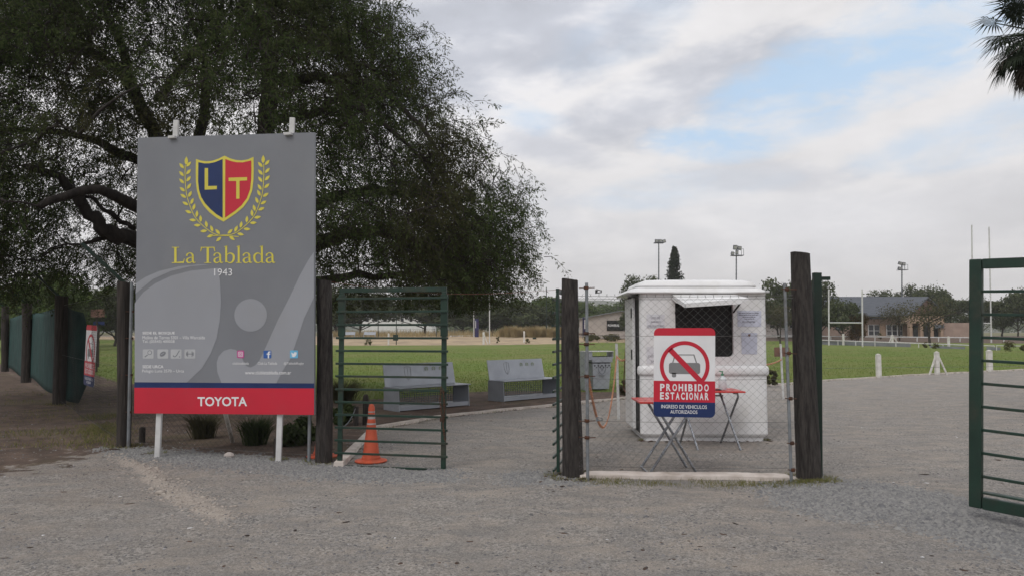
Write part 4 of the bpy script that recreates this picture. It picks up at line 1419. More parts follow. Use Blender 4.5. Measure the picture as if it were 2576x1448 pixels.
def chain_link(root, a, b, z0, z1, rad=.0016, wires=(), top_wave=True, wname='wire_mesh', wmat='wire'):
    ex = (b - a); ex.z = 0; L = ex.length; ex.normalize()
    V, F = zig_mesh(Vector((a.x, a.y, 0)), ex, L, z0, z1, rad=rad, top_wave=top_wave)
    o = np_mesh(wname, V - np.array(ORG[root.name]), F, wmat, root)
    o['kind'] = 'stuff'
    mb = MB()
    for z in wires:
        pts = [Vector((a.x, a.y, 0)).lerp(Vector((b.x, b.y, 0)), t / 10) + Vector((0, 0, z - .012 * math.sin(math.pi * t / 10))) for t in range(11)]
        mb = MB(); mb.tube(pts, .002, 4); mb.build('tension_wire', 'wire', root, fixn=False)
    return o

# chain link panel between the short and the leaning post
p1, p2 = W(1478, 1192, 8.10), W(1990, 1197, 7.98)
fr = thing('chain_link_fence', 'chain link fence panel between two weathered posts in front of the white kiosk', 'fence', (p1.x, p1.y, 0))
for (xt, yt, xb, yb, Y, wpx) in ((1475, 711, 1478, 1192, 8.10, 8), (1973, 712, 1990, 1197, 7.98, 8)):
    a, b = W(xb, yb, Y), W(xt, yt, Y); a.z = -.1
    mb = MB(); mb.tube([a, a.lerp(b, .5), b], wpx * Y / FP / 2, 10)
    mb.build('pipe', 'galvanised', fr, smooth=False)
zt = W(1700, 733, 8.05).z
chain_link(fr, W(1456, 1192, 8.1), W(2004, 1197, 7.97), .115, zt - .04, wires=(zt - .045, zt - .075, W(1700, 842, 8.05).z, W(1700, 951, 8.05).z, W(1700, 1058, 8.05).z, .16))
# brackets tying the pipes to the posts
for px, ys, post_px, Y in ((1476, (724, 838, 865, 945, 1057, 1099), 1456, 8.10), (1985, (728, 887, 1001, 1113, 1180), 2003, 7.98)):
    for i, y in enumerate(ys):
        pxx = px + (y - 711) * (.006 if px < 1600 else .034) - (2 if px < 1600 else 8)
        c = W(pxx, y, Y)
        q = W(post_px, y + random.uniform(-1, 2), Y)
        mb = MB()
        mb.tube([c + Vector((-.001, 0, -.018)), c + Vector((0, 0, .018))], .027, 10)
        mb.tube([c + Vector((.09 if q.x < c.x else -.06, -.02, .003)), c + Vector((0, -.03, 0)), q], .0055, 5)
        mb.build('clamp', 'rust', fr)
for px, py, Y in ((1505, 736, 8.08), (1507, 1056, 8.08)):
    c = W(px, py, Y); mb = MB()
    mb.box(c, (.07, .03, .008), 0, 0, R(-8)); mb.box(c + Vector((0, 0, .03)), (.05, .03, .007), 0, 0, R(14)); mb.box(c + Vector((-.03, 0, .015)), (.008, .03, .034)); mb.box(c + Vector((.03, 0, .014)), (.008, .03, .03))
    mb.tube([c + Vector((-.02, -.02, .015)), c + Vector((-.02, .02, .015))], .012, 8)
    mb.build('wire_tensioner', 'galvanised' if py > 900 else 'rubber_and_shade_black', fr)

# whitewashed footing under the panel
mb = MB()
N = 46
for i in range(N + 1):
    t = i / N
    px = 1459 + (2012 - 1459) * t
    wv = 1.2 * math.sin(t * 9) + .5 * math.sin(t * 23 + 1)
    f_ = G(px, 1202 + 6 * t + wv * .5 + (6 if t > .97 else 0) * 0, 0.0); hgt_ = .048 + .004 * math.sin(t * 11) + random.uniform(-.003, .003)
    if t > .955: hgt_ *= max(.35, (1 - t) / .045)
    if t < .03: hgt_ *= .6
    jy = random.uniform(-.004, .004)
    ring = [(f_.x, f_.y - .005 + jy, -.05), (f_.x, f_.y + .006 + jy, hgt_ * .75), (f_.x, f_.y + .035, hgt_), (f_.x, f_.y + .17, hgt_ + .004), (f_.x, f_.y + .20, -.05)]
    k = len(mb.v); mb.v += [Vector(q) for q in ring]
    if i:
        for j in range(4):
            mb.f.append((k - 5 + j, k - 5 + j + 1, k + j + 1, k + j))
mb.f.append((0, 1, 2, 3, 4)); k = len(mb.v) - 5; mb.f.append((k + 4, k + 3, k + 2, k + 1, k))
o = mb.build('footing', 'whitewash', org=(f_.x - 1, f_.y, 0))
smooth_angle(o, 35)
tag(o, 'uneven whitewashed concrete footing strip under the chain link panel', 'footing')

# chain link behind the club board and onwards to the torn cloth
fl_ = thing('chain_link_fence', 'wire mesh fence running behind the club board between the two round posts', 'fence', (pA.x, pA.y, 0))
a_, b_ = Vector((pA.x + .06, pA.y + .0, 0)), Vector((pB.x - .12, pB.y, 0))
chain_link(fl_, a_, b_, .03, 2.25, wires=(2.2, .08), wmat='wire_dark')
for (xt, yt, xb, yb, f) in ((336, 715, 327, 1131, .02), (781, 1000, 780, 1136, .96)):
    a = a_.lerp(b_, f); t = W(xb, yb, a.y)
    mb = MB(); mb.tube([Vector((t.x, a.y - .05, -.1)), Vector((W(xt, yt, a.y).x if xb < 400 else t.x, a.y - .05, 2.3))], .022, 10); mb.build('pipe', 'galvanised', fl_)
for y in (783, 850, 942, 1035):
    c = W(333 - (y - 715) * .02, y, a_.y - .06); mb = MB(); mb.tube([c + Vector((0, 0, -.015)), c + Vector((0, 0, .015))], .03, 8); mb.tube([c, c + Vector((-.12, -.02, 0))], .006, 5); mb.build('clamp', 'rust', fl_)
fe = thing('chain_link_fence', 'wire mesh fence receding between the board post and the torn shade cloth', 'fence', (pE.x, pE.y, 0))
chain_link(fe, Vector((pE.x, pE.y, 0)), Vector((pA.x, pA.y, 0)), .05, 2.2, rad=.0013, wmat='wire_dark', wires=(2.2, 1.1, .08), top_wave=False)

# green shade cloth on the receding fence
def cloth(name, pts, label, zlo, zhi, seed):
    """pts: ground polyline; hung sheet with waves"""
    nz = 12
    V, F = [], []
    P = []
    for i in range(len(pts) - 1):
        for k in range(10):
            P.append(Vector(pts[i]).lerp(Vector(pts[i + 1]), k / 10))
    P.append(Vector(pts[-1]))
    for i, p in enumerate(P):
        t = i / (len(P) - 1)
        zl = zlo(t); zh = zhi(t)
        for j in range(nz + 1):
            z = zl + (zh - zl) * j / nz
            q = noise.noise(Vector((i * .16, j * .14, seed))) * .10 * math.sin(math.pi * j / nz)
            V.append((p.x + q * .7, p.y - q, z))
    for i in range(len(P) - 1):
        for j in range(nz):
            F.append((i * (nz + 1) + j, (i + 1) * (nz + 1) + j, (i + 1) * (nz + 1) + j + 1, i * (nz + 1) + j + 1))
    mb = MB(); mb.add(V, F)
    o = mb.build(name, 'shade_cloth', org=(P[0].x, P[0].y, 0), fixn=False)
    so = o.modifiers.new('s', 'SOLIDIFY'); so.thickness = .004
    o.data.polygons.foreach_set('use_smooth', [True] * len(o.data.polygons))
    tag(o, label, 'shade cloth')
    return o
dirEF = (pE - pF); 
q0 = Vector((pE.x, pE.y + .12, 0))
cloth('shade_cloth', [Vector((pG.x - 6, pG.y + 9, 0)), Vector((pG.x, pG.y + .15, 0)), Vector((pF.x, pF.y + .14, 0)), q0, ], 'long dark green shade cloth tied along the receding fence at the left', lambda t: .12 + .06 * math.sin(t * 20), lambda t: 2.2 + .03 * math.sin(t * 14), 2.0)
cq = [Vector((pE.x + .0, pE.y + .10, 0)), Vector((pE.x + .30, pE.y - .05, 0)), Vector((pE.x + .47, pE.y + .12, 0))]
V_, F_ = [], []
ncx, ncz = 16, 18
for i in range(ncx + 1):
    for j in range(ncz + 1):
        t, v = i / ncx, j / ncz
        z = .12 + (2.04 - .12) * v
        # free edge bulges out like a half moon
        edge = .10 + .50 * math.sin(math.pi * min(1, max(0, .10 + v * .80))) ** .55
        x = pE.x + .02 + edge * t
        y = pE.y + .12 - .18 * math.sin(t * 3.0) + .05 * math.sin(v * 9 + t * 4) * t
        V_.append((x, y, z + .16 * (1 - t) * v - .10 * t * (1 - v)))
for i in range(ncx):
    for j in range(ncz):
        F_.append((i * (ncz + 1) + j, (i + 1) * (ncz + 1) + j, (i + 1) * (ncz + 1) + j + 1, i * (ncz + 1) + j + 1))
mb = MB(); mb.add(V_, F_)
o = mb.build('shade_cloth', 'shade_cloth', org=(pE.x, pE.y, 0), fixn=False)
o.modifiers.new('s', 'SOLIDIFY').thickness = .004
o.data.polygons.foreach_set('use_smooth', [True] * len(o.data.polygons))
tag(o, 'loose bulging end piece of green shade cloth right of the dark post', 'shade cloth')

# gates ---------------------------------------------------------------------
def gate_leaf(label, zs, wd, loc, rz, stile=.058, top_h=.055, ext=.03):
    """barred leaf in the local xz plane, hinge at x=0"""
    o = thing('gate_leaf', label, 'gate', loc, rz, 'barred green pedestrian gate leaves')
    z0, z1 = zs[-1], zs[0]
    for x in (stile / 2, wd - stile / 2):
        mb = MB(); mb.box((x, 0, (z0 - .02 + z1 - top_h) / 2), (stile, .032, z1 - top_h - z0 + .02 - .002)); 
        ob = mb.build('stile', 'green_paint', org=(0, 0, 0), bevel=.003); ob.parent = o; ob.location = (0, 0, 0)
        mb = MB(); mb.box((x, .0, z1 - top_h - .28), (stile * 1.45, .036, .5)); 
        if x > wd / 2 or True:
            ob = mb.build('stile_plate', 'green_paint', bevel=.002); ob.parent = o
    mb = MB(); mb.box((wd / 2, 0, z1 - top_h / 2), (wd, .034, top_h)); ob = mb.build('top_rail', 'green_paint', bevel=.003); ob.parent = o
    for z in zs[1:]:
        mb = MB(); mb.box((wd / 2, -.028, z), (wd + ext * 2, .020, .026)); ob = mb.build('bar', 'green_paint', bevel=.003); ob.parent = o
    return o
# left leaf, closed
gA = G(849, 1167, 0.0)
gY = gA.y
gB = Vector((W(1121, 1180, gY - .28).x, gY - .28, 0))
zs = [W(848, y, gY).z for y in (725, 751.5, 784, 816.5, 849, 881, 913, 944.5, 977, 1009, 1041, 1073, 1105, 1137, 1169)]
wd = (gB - Vector((gA.x, gA.y, 0))).length
leaf = gate_leaf('closed green barred gate leaf with an orange cone behind it', zs, wd, (gA.x, gA.y, 0), math.atan2(gB.y - gA.y, gB.x - gA.x))
# rusty chain hanging from its free stile
def chain_mesh(mb, pts, link=.035, rad=.004, flatr=.55):
    P = [Vector(p) for p in pts]
    d = 0; i = 0
    # resample
    out = [P[0]]
    acc = 0
    for a, b in zip(P[:-1], P[1:]):
        L = (b - a).length; n = max(1, round(L / (link * .72)))
        for k in range(1, n + 1): out.append(a.lerp(b, k / n))
    for k in range(len(out) - 1):
        a, b = out[k], out[k + 1]
        dd = (b - a).normalized(); c = (a + b) / 2
        s1 = dd.cross(Vector((0, 1, .1)) if k % 2 else Vector((1, .1, 0))).normalized()
        ring = [c + dd * math.cos(q) * link / 2 + s1 * math.sin(q) * link * flatr / 2 for q in [2 * math.pi * m / 8 for m in range(9)]]
        mb.tube(ring, rad, 4, cap=False)
mb = MB()
cp = Vector((gB.x - .03, gB.y - .05, W(1110, 975, gB.y).z))
chain_mesh(mb, [cp + Vector((.0, -.03, 0)), cp + Vector((.02, -.02, -.25)), cp + Vector((.0, -.03, -.42)), cp + Vector((.03, -.02, -.62))], .035, .004)
chain_mesh(mb, [cp + Vector((-.02, -.03, .02)), cp + Vector((-.035, -.03, -.15)), cp + Vector((-.01, -.03, -.32))], .035, .004)
mb.box(cp + Vector((-.02, -.03, -.36)), (.03, .02, .045))
tag(mb.build('chain', 'rust', org=cp), 'rusty chain with padlock hanging from the closed gate leaf', 'chain')
# right leaf, opened inward, seen nearly end on
gC = G(1403, 1196, 0.0)
far_ = Vector((W(1440, 1150, gC.y + 1.22).x, gC.y + 1.22, 0))
zs2 = [W(1403, y, gC.y).z for y in (725, 752, 786, 818, 852, 884, 916, 949, 984, 1017, 1050, 1083, 1116, 1149, 1182)]
leaf2 = gate_leaf('green barred gate leaf swung inward, seen end on beside the short post', zs2, 1.27, (gC.x, gC.y, 0), math.atan2(far_.y - gC.y, far_.x - gC.x), .05)
for ch in leaf2.children:        # its bars lie on the side facing the gateway
    if ch.name.startswith('bar'):
        ch.location = (0, .075, 0)

# big vehicle gate at the right
gh = Vector((W(2450, 1273, 6.45).x - .05, 6.45, 0)); dirg = Vector((.615, -.788, 0)).normalized()
big = thing('vehicle_gate', 'large green barred vehicle gate standing open at the right picture edge', 'gate', gh, math.atan2(dirg.y, dirg.x))
big.rotation_euler[1] = R(2.0)
zb, ztp = W(2450, 1271, 6.45).z, W(2450, 654, 6.45).z
WG = 3.3
def gb(name, c, d, mat='green_paint', bev=.006):
    mb = MB(); mb.box(c, d); ob = mb.build(name, mat, bevel=bev); ob.parent = big; return ob
gb('stile', (.055, 0, (zb + ztp) / 2), (.098, .06, ztp - zb), 'green_paint', .012)
gb('stile', (WG - .055, 0, (zb + ztp) / 2), (.11, .06, ztp - zb), 'green_paint', .012)
gb('top_rail', (WG / 2, 0, ztp - .042), (WG - .222, .058, .084))
gb('bottom_rail', (WG / 2, 0, zb + .05), (WG - .222, .058, .10))
gb('ledge', (WG / 2, -.0, W(2461, 1231, 6.43).z), (WG - .222, .075, .018))
z8, z0_ = W(2461, 733, 6.42).z, W(2461, 1192, 6.42).z
for k in range(9):
    gb('bar', (WG / 2, 0, z0_ + (z8 - z0_) * k / 8), (WG - .21, .028, .024), 'green_paint', .003)
# steel hinge post behind the leaning post
hp = G(2056, 1197, 0.0)
ht_ = W(2054, 686, hp.y)
o = thing('hinge_post', 'dark green steel post with a short arm behind the leaning weathered post', 'post', (hp.x, hp.y, 0))
mb = MB(); mb.beam((hp.x, hp.y, -.05), (ht_.x, hp.y, ht_.z), .085, .07, Vector((0, 1, 0))); mb.build('column', 'green_paint_dark', o, bevel=.004)
mb = MB(); c = W(2074, 700, hp.y); mb.box(c, (.115, .035, .04)); mb.build('arm', 'green_paint_dark', o, bevel=.003)
mb = MB(); c = W(2057, 1180, hp.y); mb.box(c + Vector((0, -.04, 0)), (.03, .02, .11)); mb.build('hinge', 'rust', o)

# sagging reddish cable over the gateway
a, b = W(826, 712, pB.y), W(1415, 732, pC.y)
pts = [a.lerp(b, t / 16) + Vector((0, 0, .02 - .10 * math.sin(math.pi * t / 16))) for t in range(17)]
mb = MB(); mb.tube(pts, .0022, 5); tag(mb.build('cable', 'cable_red', org=a), 'thin reddish cable strung over the gateway between two posts', 'cable')
a, b = W(1415, 732, pC.y), W(1478, 728, 8.1)

#@@PART4
# ================================================================== SIGNS
# ---- club board
YL, YR = 9.62, 9.08
BL, BR, TRc, TL = W(337.5, 1038, YL), W(790, 1042, YR), W(791, 333.5, YR), W(346.5, 347, YL)
ex_ = (BR - BL); ez_ = (TL - BL)
bp = Panel(BL, ex_, ez_)
board = thing('club_board', 'tall grey club notice board with crest, red foot band and white lettering', 'sign', (BL.x, BL.y, 0))
C4 = [bp.at(x, y, 0) for x, y in ((337.5, 1038), (790, 1042), (791, 333.5), (346.5, 347))]
mb = MB(); mb.prism(C4, -bp.n * .035); mb.build('panel', 'sign_grey', board)
def bf(name, mat, polys, lift=.002, zf=None, par=board, pan=None):
    return flat(pan or bp, polys, lift, name, mat, par, zf)
z1 = lambda x, y: (282.9 + x * .30386, 282.9 + y * .30386)      # coordinates of a close study of the crest
z2 = lambda x, y: (314.3 + x * .3475, 691.5 + y * .3475)        # and of the lower half
bf('ball_print', 'sign_light', [[(339, 762), (360, 735), (390, 713), (430, 694), (480, 681), (549, 674), (554, 710), (556, 760), (553, 805), (545, 850), (530, 888), (508, 925), (470, 960.6), (339, 960)],
                                [(342.5, 712), (365, 697), (400, 682), (450, 670), (500, 665), (528, 666), (480, 670), (430, 682), (385, 702), (341, 738)]])
bf('stick_print', 'sign_light', [[(789.5, 634), (775, 655), (755, 691), (728, 748), (700, 802), (662, 886), (652, 906), (641, 918), (630, 923), (619, 919), (612, 906), (604, 888), (594, 879), (580, 876), (563, 881), (550, 895), (545, 912), (547, 935), (557, 961.5), (695, 962.5), (712, 930), (731, 900), (752, 840), (765, 800), (789.5, 748)],
                                 circ(630.5, 792, 41, 40)])
bf('navy_stripe', 'print_navy', [[(338.4, 960), (790.1, 963), (790.1, 975.5), (338.3, 973.8)]], .003)
bf('red_band', 'print_red', [[(338.3, 973.8), (790.1, 975.5), (790, 1042), (337.6, 1038)]], .003)
sh_out = [(692, 388), (735, 402), (780, 408), (830, 402), (880, 385), (928, 360), (975, 383), (1020, 396), (1070, 400), (1120, 392), (1168, 370), (1170, 470), (1168, 560), (1157, 650), (1128, 725), (1085, 785), (1030, 832), (975, 870), (920, 906), (860, 873), (805, 830), (755, 775), (720, 715), (700, 650), (691, 570), (690, 480)]
bf('crest_border', 'print_yellow', [sh_out], .003, z1)
bf('crest_blue', 'print_navy', [[(712, 414), (760, 424), (800, 424), (850, 414), (913, 388), (913, 876), (862, 845), (815, 805), (768, 755), (736, 703), (718, 645), (710, 575)]], .0042, z1)
bf('crest_red', 'print_red', [[(935, 388), (985, 406), (1030, 415), (1080, 416), (1150, 400), (1151, 480), (1149, 555), (1140, 640), (1113, 712), (1070, 770), (1015, 817), (933, 873)]], .0042, z1)
bf('crest_letters', 'print_yellow', [[(765, 463), (793, 463), (793, 612), (866, 610), (866, 638), (765, 642)], [(963, 543), (1116, 538), (1116, 565), (1053, 568), (1053, 716), (1026, 717), (1026, 570), (963, 570)]], .0055, z1)
def laurel(side):
    pts = [(603, 440), (602, 500), (603, 560), (607, 620), (617, 690), (634, 750), (658, 815), (690, 875), (738, 928), (790, 972), (840, 1005), (890, 1020), (945, 1022), (1045, 1029)]
    if side > 0: pts = [(1862 - x - 6, y - 12 + (y - 440) * .012) for x, y in pts]
    o_, _ = smooth_pts(pts, [1] * len(pts), 4)
    polys = strokes(o_, 6)
    def lf(x, y, ang, ln=58, wd_=25):
        c, s_ = math.cos(ang), math.sin(ang)
        out = []
        for u, v in ((0, 0), (.2, .34), (.45, .5), (.7, .38), (1, 0), (.7, -.38), (.45, -.5), (.2, -.34)):
            out.append((x + (u * c * ln - v * s_ * wd_), y + (u * s_ * ln + v * c * wd_)))
        return out
    L = [0]
    for a, b in zip(o_[:-1], o_[1:]): L.append(L[-1] + math.hypot(b[0] - a[0], b[1] - a[1]))
    tot = L[-1] - 130
    polys.append(lf(o_[0][0] + (8 if side < 0 else -6), o_[0][1] - 3, R(-88), 70, 30))
    for k in range(12):
        s0 = 18 + k * (tot - 20) / 11.3
        for q, off in ((1, 0), (-1, 12)):
            s1 = s0 + off
            i = max(j for j in range(len(L)) if L[j] <= s1)
            i = min(i, len(o_) - 2)
            x, y = o_[i]; dx, dy = o_[i + 1][0] - x, o_[i + 1][1] - y
            base = math.atan2(-dy, -dx)
            ang = base + q * R(42)
            gx_, gy_ = x + math.cos(base + q * R(90)) * 10, y + math.sin(base + q * R(90)) * 10
            polys.append(lf(gx_, gy_, ang))
    return polys
bf('laurel', 'print_yellow', laurel(-1), .0035, z1)
bf('laurel', 'print_yellow', laurel(1), .0035, z1)

# serif lettering drawn with a broad pen (unit: cap height 1)
def serif(ch):
    P = []
    def st(pts, ws, sm=True):
        a, b = smooth_pts(pts, ws, 5) if sm else (pts, ws)
        P.extend(strokes(a, b))
    def rect(x0, y0, x1, y1): P.append([(x0, y0), (x1, y0), (x1, y1), (x0, y1)])
    if ch == 'L':
        rect(.13, .04, .26, .96); rect(0, .96, .40, 1); rect(0, 0, .66, .045); P.append([(.60, .045), (.66, .045), (.70, .27), (.67, .27)]); P.append([(.26, .045), (.60, .045), (.62, .10), (.26, .06)]); return P, .74
    if ch == 'T':
        rect(.34, .04, .47, .95); rect(.03, .945, .78, 1); rect(.22, 0, .59, .04); P.append([(.03, .95), (.10, .95), (.035, .72), (.0, .72)]); P.append([(.71, .95), (.78, .95), (.81, .72), (.775, .72)]); return P, .80
    if ch == 'a':
        st([(.07, .44), (.10, .55), (.21, .62), (.33, .60), (.39, .50), (.40, .36)], [.10, .075, .05, .07, .10, .11])
        st([(.40, .40), (.40, .2), (.42, .07), (.48, .02), (.55, .07)], [.11, .11, .10, .06, .03])
        st([(.38, .38), (.24, .33), (.11, .25), (.085, .13), (.15, .03), (.27, .03), (.39, .13)], [.04, .05, .09, .11, .08, .06, .04]); return P, .57
    if ch in 'bd':
        f = (lambda x: x) if ch == 'b' else (lambda x: .66 - x)
        rect(*sorted((f(.10), f(.21)))[0:1], .04, sorted((f(.10), f(.21)))[1], 1.06)
        P.append([(f(.02), 1.03), (f(.21), 1.09), (f(.21), 1.02), (f(.10), 1.0)] if ch == 'b' else [(.36, 1.03), (.56, 1.09), (.56, 1.02), (.45, 1.0)])
        q = [(.19, .48), (.29, .59), (.43, .60), (.55, .48), (.565, .30), (.52, .12), (.40, .01), (.28, .03), (.19, .12)]
        st([(f(x), y) for x, y in q], [.04, .05, .085, .115, .12, .11, .07, .05, .04])
        if ch == 'd': rect(.50, 0, .66, .04)
        return P, .68
    if ch == 'l':
        rect(.10, .04, .21, 1.06); P.append([(.01, 1.03), (.21, 1.09), (.21, 1.02), (.10, 1.0)]); rect(.01, 0, .31, .04); return P, .34
    return P, .24
polys, xx = [], 0
for ch in 'La Tablada':
    p_, adv = serif(ch)
    kern = -.12 if ch == 'T' else 0
    polys += [[(x + xx, y) for x, y in q] for q in p_]; xx += adv + kern
sx_, sy_ = (692.5 - 432.5) / (xx - .02), 40.2
for lo, hi in ((-9, 1.2), (1.2, 99)):
    bf('name_lettering', 'print_yellow', [[(432.5 + x * sx_, 661.8 - y * sy_ - x * .05) for x, y in q] for q in polys if lo <= min(p[0] for p in q) < hi], .0035)

def lettering(name, mat, lines, par=board, pan=None, lift=.0038):
    for l in lines:
        mb = MB()
        letters(mb, pan or bp, l[0], *l[1:5], lift, **(l[5] if len(l) > 5 else {}))
        mb.build(name, mat, par, fixn=False)
lettering('year_lettering', 'print_white', [('1943', 539, 675.5, 584, 693.3)])
lettering('sponsor_lettering', 'print_white', [('TOYOTA', 497.4, 996.8, 621.8, 1020.3, dict(bold=.022))], lift=.0050)
lettering('address_lettering', 'print_white', [('SEDE EL BOSQUE', 358.8, 833.2, 440, 840.8, dict(bold=.02)), ('Molino de Torres 5301 – Villa Warcalde', 358.8, 843.8, 515.8, 852),
    ('Tel. (03543) 400038', 358.8, 854.2, 439.4, 863), ('SEDE URCA', 358.8, 917.2, 411.6, 924.8, dict(bold=.02)), ('Pelagio Luna 3570 – Urca', 358.3, 928, 463, 937.5)])
lettering('web_lettering', 'print_white', [('www.clublatablada.com.ar', 616.6, 931.5, 732.4, 940.3, dict(bold=.01)), ('clublatablada', 585.4, 909.3, 626, 915.8), ('Club La Tablada', 648.6, 909.3, 697.3, 915.8), ('@TabladaRugby', 714.2, 909.3, 764.2, 917)])
icons = [(359.5, 386.6), (396.3, 423.4), (429.7, 456.8), (464.4, 491.5)]
for k, (x0, x1) in enumerate(icons):
    y0, y1 = 877.4, 900.7
    t_ = bf('sport_icon', 'print_pale', [rrect(x0, y0, x1, y1, 2.6)], .0036)
    cx_, cy_ = (x0 + x1) / 2, (y0 + y1) / 2
    if k == 0: g_ = strokes([(x0 + 5, y1 - 4), (cx_ - 1, cy_ + 2)], 2.4) + [circ(cx_ + 4, cy_ - 3.5, 5.8, 16)]; g2 = [circ(cx_ + 4, cy_ - 3.5, 4.2, 16)]
    elif k == 1: g_ = [[(cx_ + 8.5 * math.cos(a) * math.cos(-.6) - 5.4 * math.sin(a) * math.sin(-.6), cy_ + 8.5 * math.cos(a) * math.sin(-.6) + 5.4 * math.sin(a) * math.cos(-.6)) for a in [i * math.pi / 10 for i in range(20)]]]; g2 = strokes([(cx_ - 5, cy_ + 2.5), (cx_ + 4.4, cy_ - 3.6)], .9)
    elif k == 2: g_ = strokes([(x1 - 5, y0 + 3), (cx_ + 1, cy_ + 4), (cx_ - 3, y1 - 4.5), (cx_ - 7, y1 - 6), (cx_ - 6.5, cy_ + 3)], 2.2) + [circ(x1 - 4.5, y1 - 4.5, 1.6, 8)]; g2 = []
    else: g_ = strokes([(x0 + 4, cy_), (x1 - 4, cy_)], 1.8) + [[(x, cy_ - h), (x + 2, cy_ - h), (x + 2, cy_ + h), (x, cy_ + h)] for x, h in ((x0 + 4.2, 4.6), (x0 + 7, 6.8), (x1 - 9, 6.8), (x1 - 6.2, 4.6))]; g2 = []
    bf('icon_mark', 'sign_grey', g_, .0044, par=board)
    if g2: bf('icon_mark', 'print_pale', g2, .0050, par=board)
bf('social_icon', 'print_magenta', [rrect(596.5, 880.2, 614.2, 899.3, 3)], .0036)
bf('icon_mark', 'print_white', [rrect(599.5, 883.4, 611.2, 896.1, 2.6)], .0044); bf('icon_mark', 'print_magenta', [rrect(600.8, 884.8, 609.9, 894.7, 2)], .0050)
bf('icon_mark', 'print_white', [circ(605.3, 889.8, 3.3, 14)], .0056); bf('icon_mark', 'print_magenta', [circ(605.3, 889.8, 1.9, 12)], .0062)
bf('social_icon', 'print_blue', [rrect(662.9, 880.4, 682.7, 899.9, 2.2)], .0036)
bf('icon_mark', 'print_white', [[(673.8, 899.8), (673.8, 890.8), (671, 890.8), (671, 887.8), (673.8, 887.8), (673.9, 885.4), (675.2, 883.2), (677.6, 882.4), (680.6, 882.8), (680.6, 885.4), (678.2, 885.4), (677.2, 886.3), (677.1, 887.8), (680.5, 887.8), (680.1, 890.8), (677.1, 890.8), (677.1, 899.8)]], .0044)
bf('social_icon', 'print_sky', [rrect(729.6, 880, 749.7, 899.6, 2.2)], .0036)
bf('icon_mark', 'print_white', [[(732.8, 894.2), (736.4, 893.6), (733.4, 891.2), (734.6, 890.9), (732.6, 887.6), (733.8, 887.8), (732.6, 884.4), (736, 887.2), (739.4, 888.2), (740.4, 884.8), (743.4, 884.2), (745.4, 885.4), (747.4, 885), (746.4, 887), (745.6, 891.6), (742.6, 895.2), (738, 896.6)]], .0044)
# legs and upper stubs
for (xb, yb, xt, yt, Yp) in ((394, 1139, 438, 303, 9.66), (701, 1158, 735, 297, 9.34)):
    pass
for x_b, y_b, x_t, y_t in ((396.5, 1139, 401, 1040), (700.5, 1159, 704.5, 1042)):
    q = bp.at(x_t, y_t, -.035 - .03)
    q = W(x_t, y_t, q.y); a = W(x_b, y_b, q.y); a = q + (a - q) * 1.15
    mb = MB(); mb.beam(a, q + (q - a) * .8, .066, .045, Vector((0, 1, 0))); mb.build('leg', 'white_paint', board, bevel=.004)
for x_b, y_b, x_t, y_t in ((440, 344, 443.5, 303), (731, 336, 735.5, 297)):
    a = bp.at(x_b, y_b + 3, -.035 - .03); b = W(x_t, y_t, a.y); a = W(x_b, y_b + 3, a.y)
    mb = MB(); mb.beam(a - Vector((0, 0, .4)), b, .062, .045, Vector((0, 1, 0))); mb.build('leg_top', 'white_paint', board, bevel=.004)
    c = bp.at(x_b - 4, y_b + 2.5, -.005)
    mb = MB(); mb.box(c, (.10, .10, .034), math.atan2(ex_.y, ex_.x)); mb.build('hook', 'white_paint', board, bevel=.003)
a, b = G(585, 1111), bp.at(556, 1036, -.08)
mb = MB(); mb.tube([a - (b - a).normalized() * .1, b], .030, 8); mb.build('prop', 'concrete_white', board)

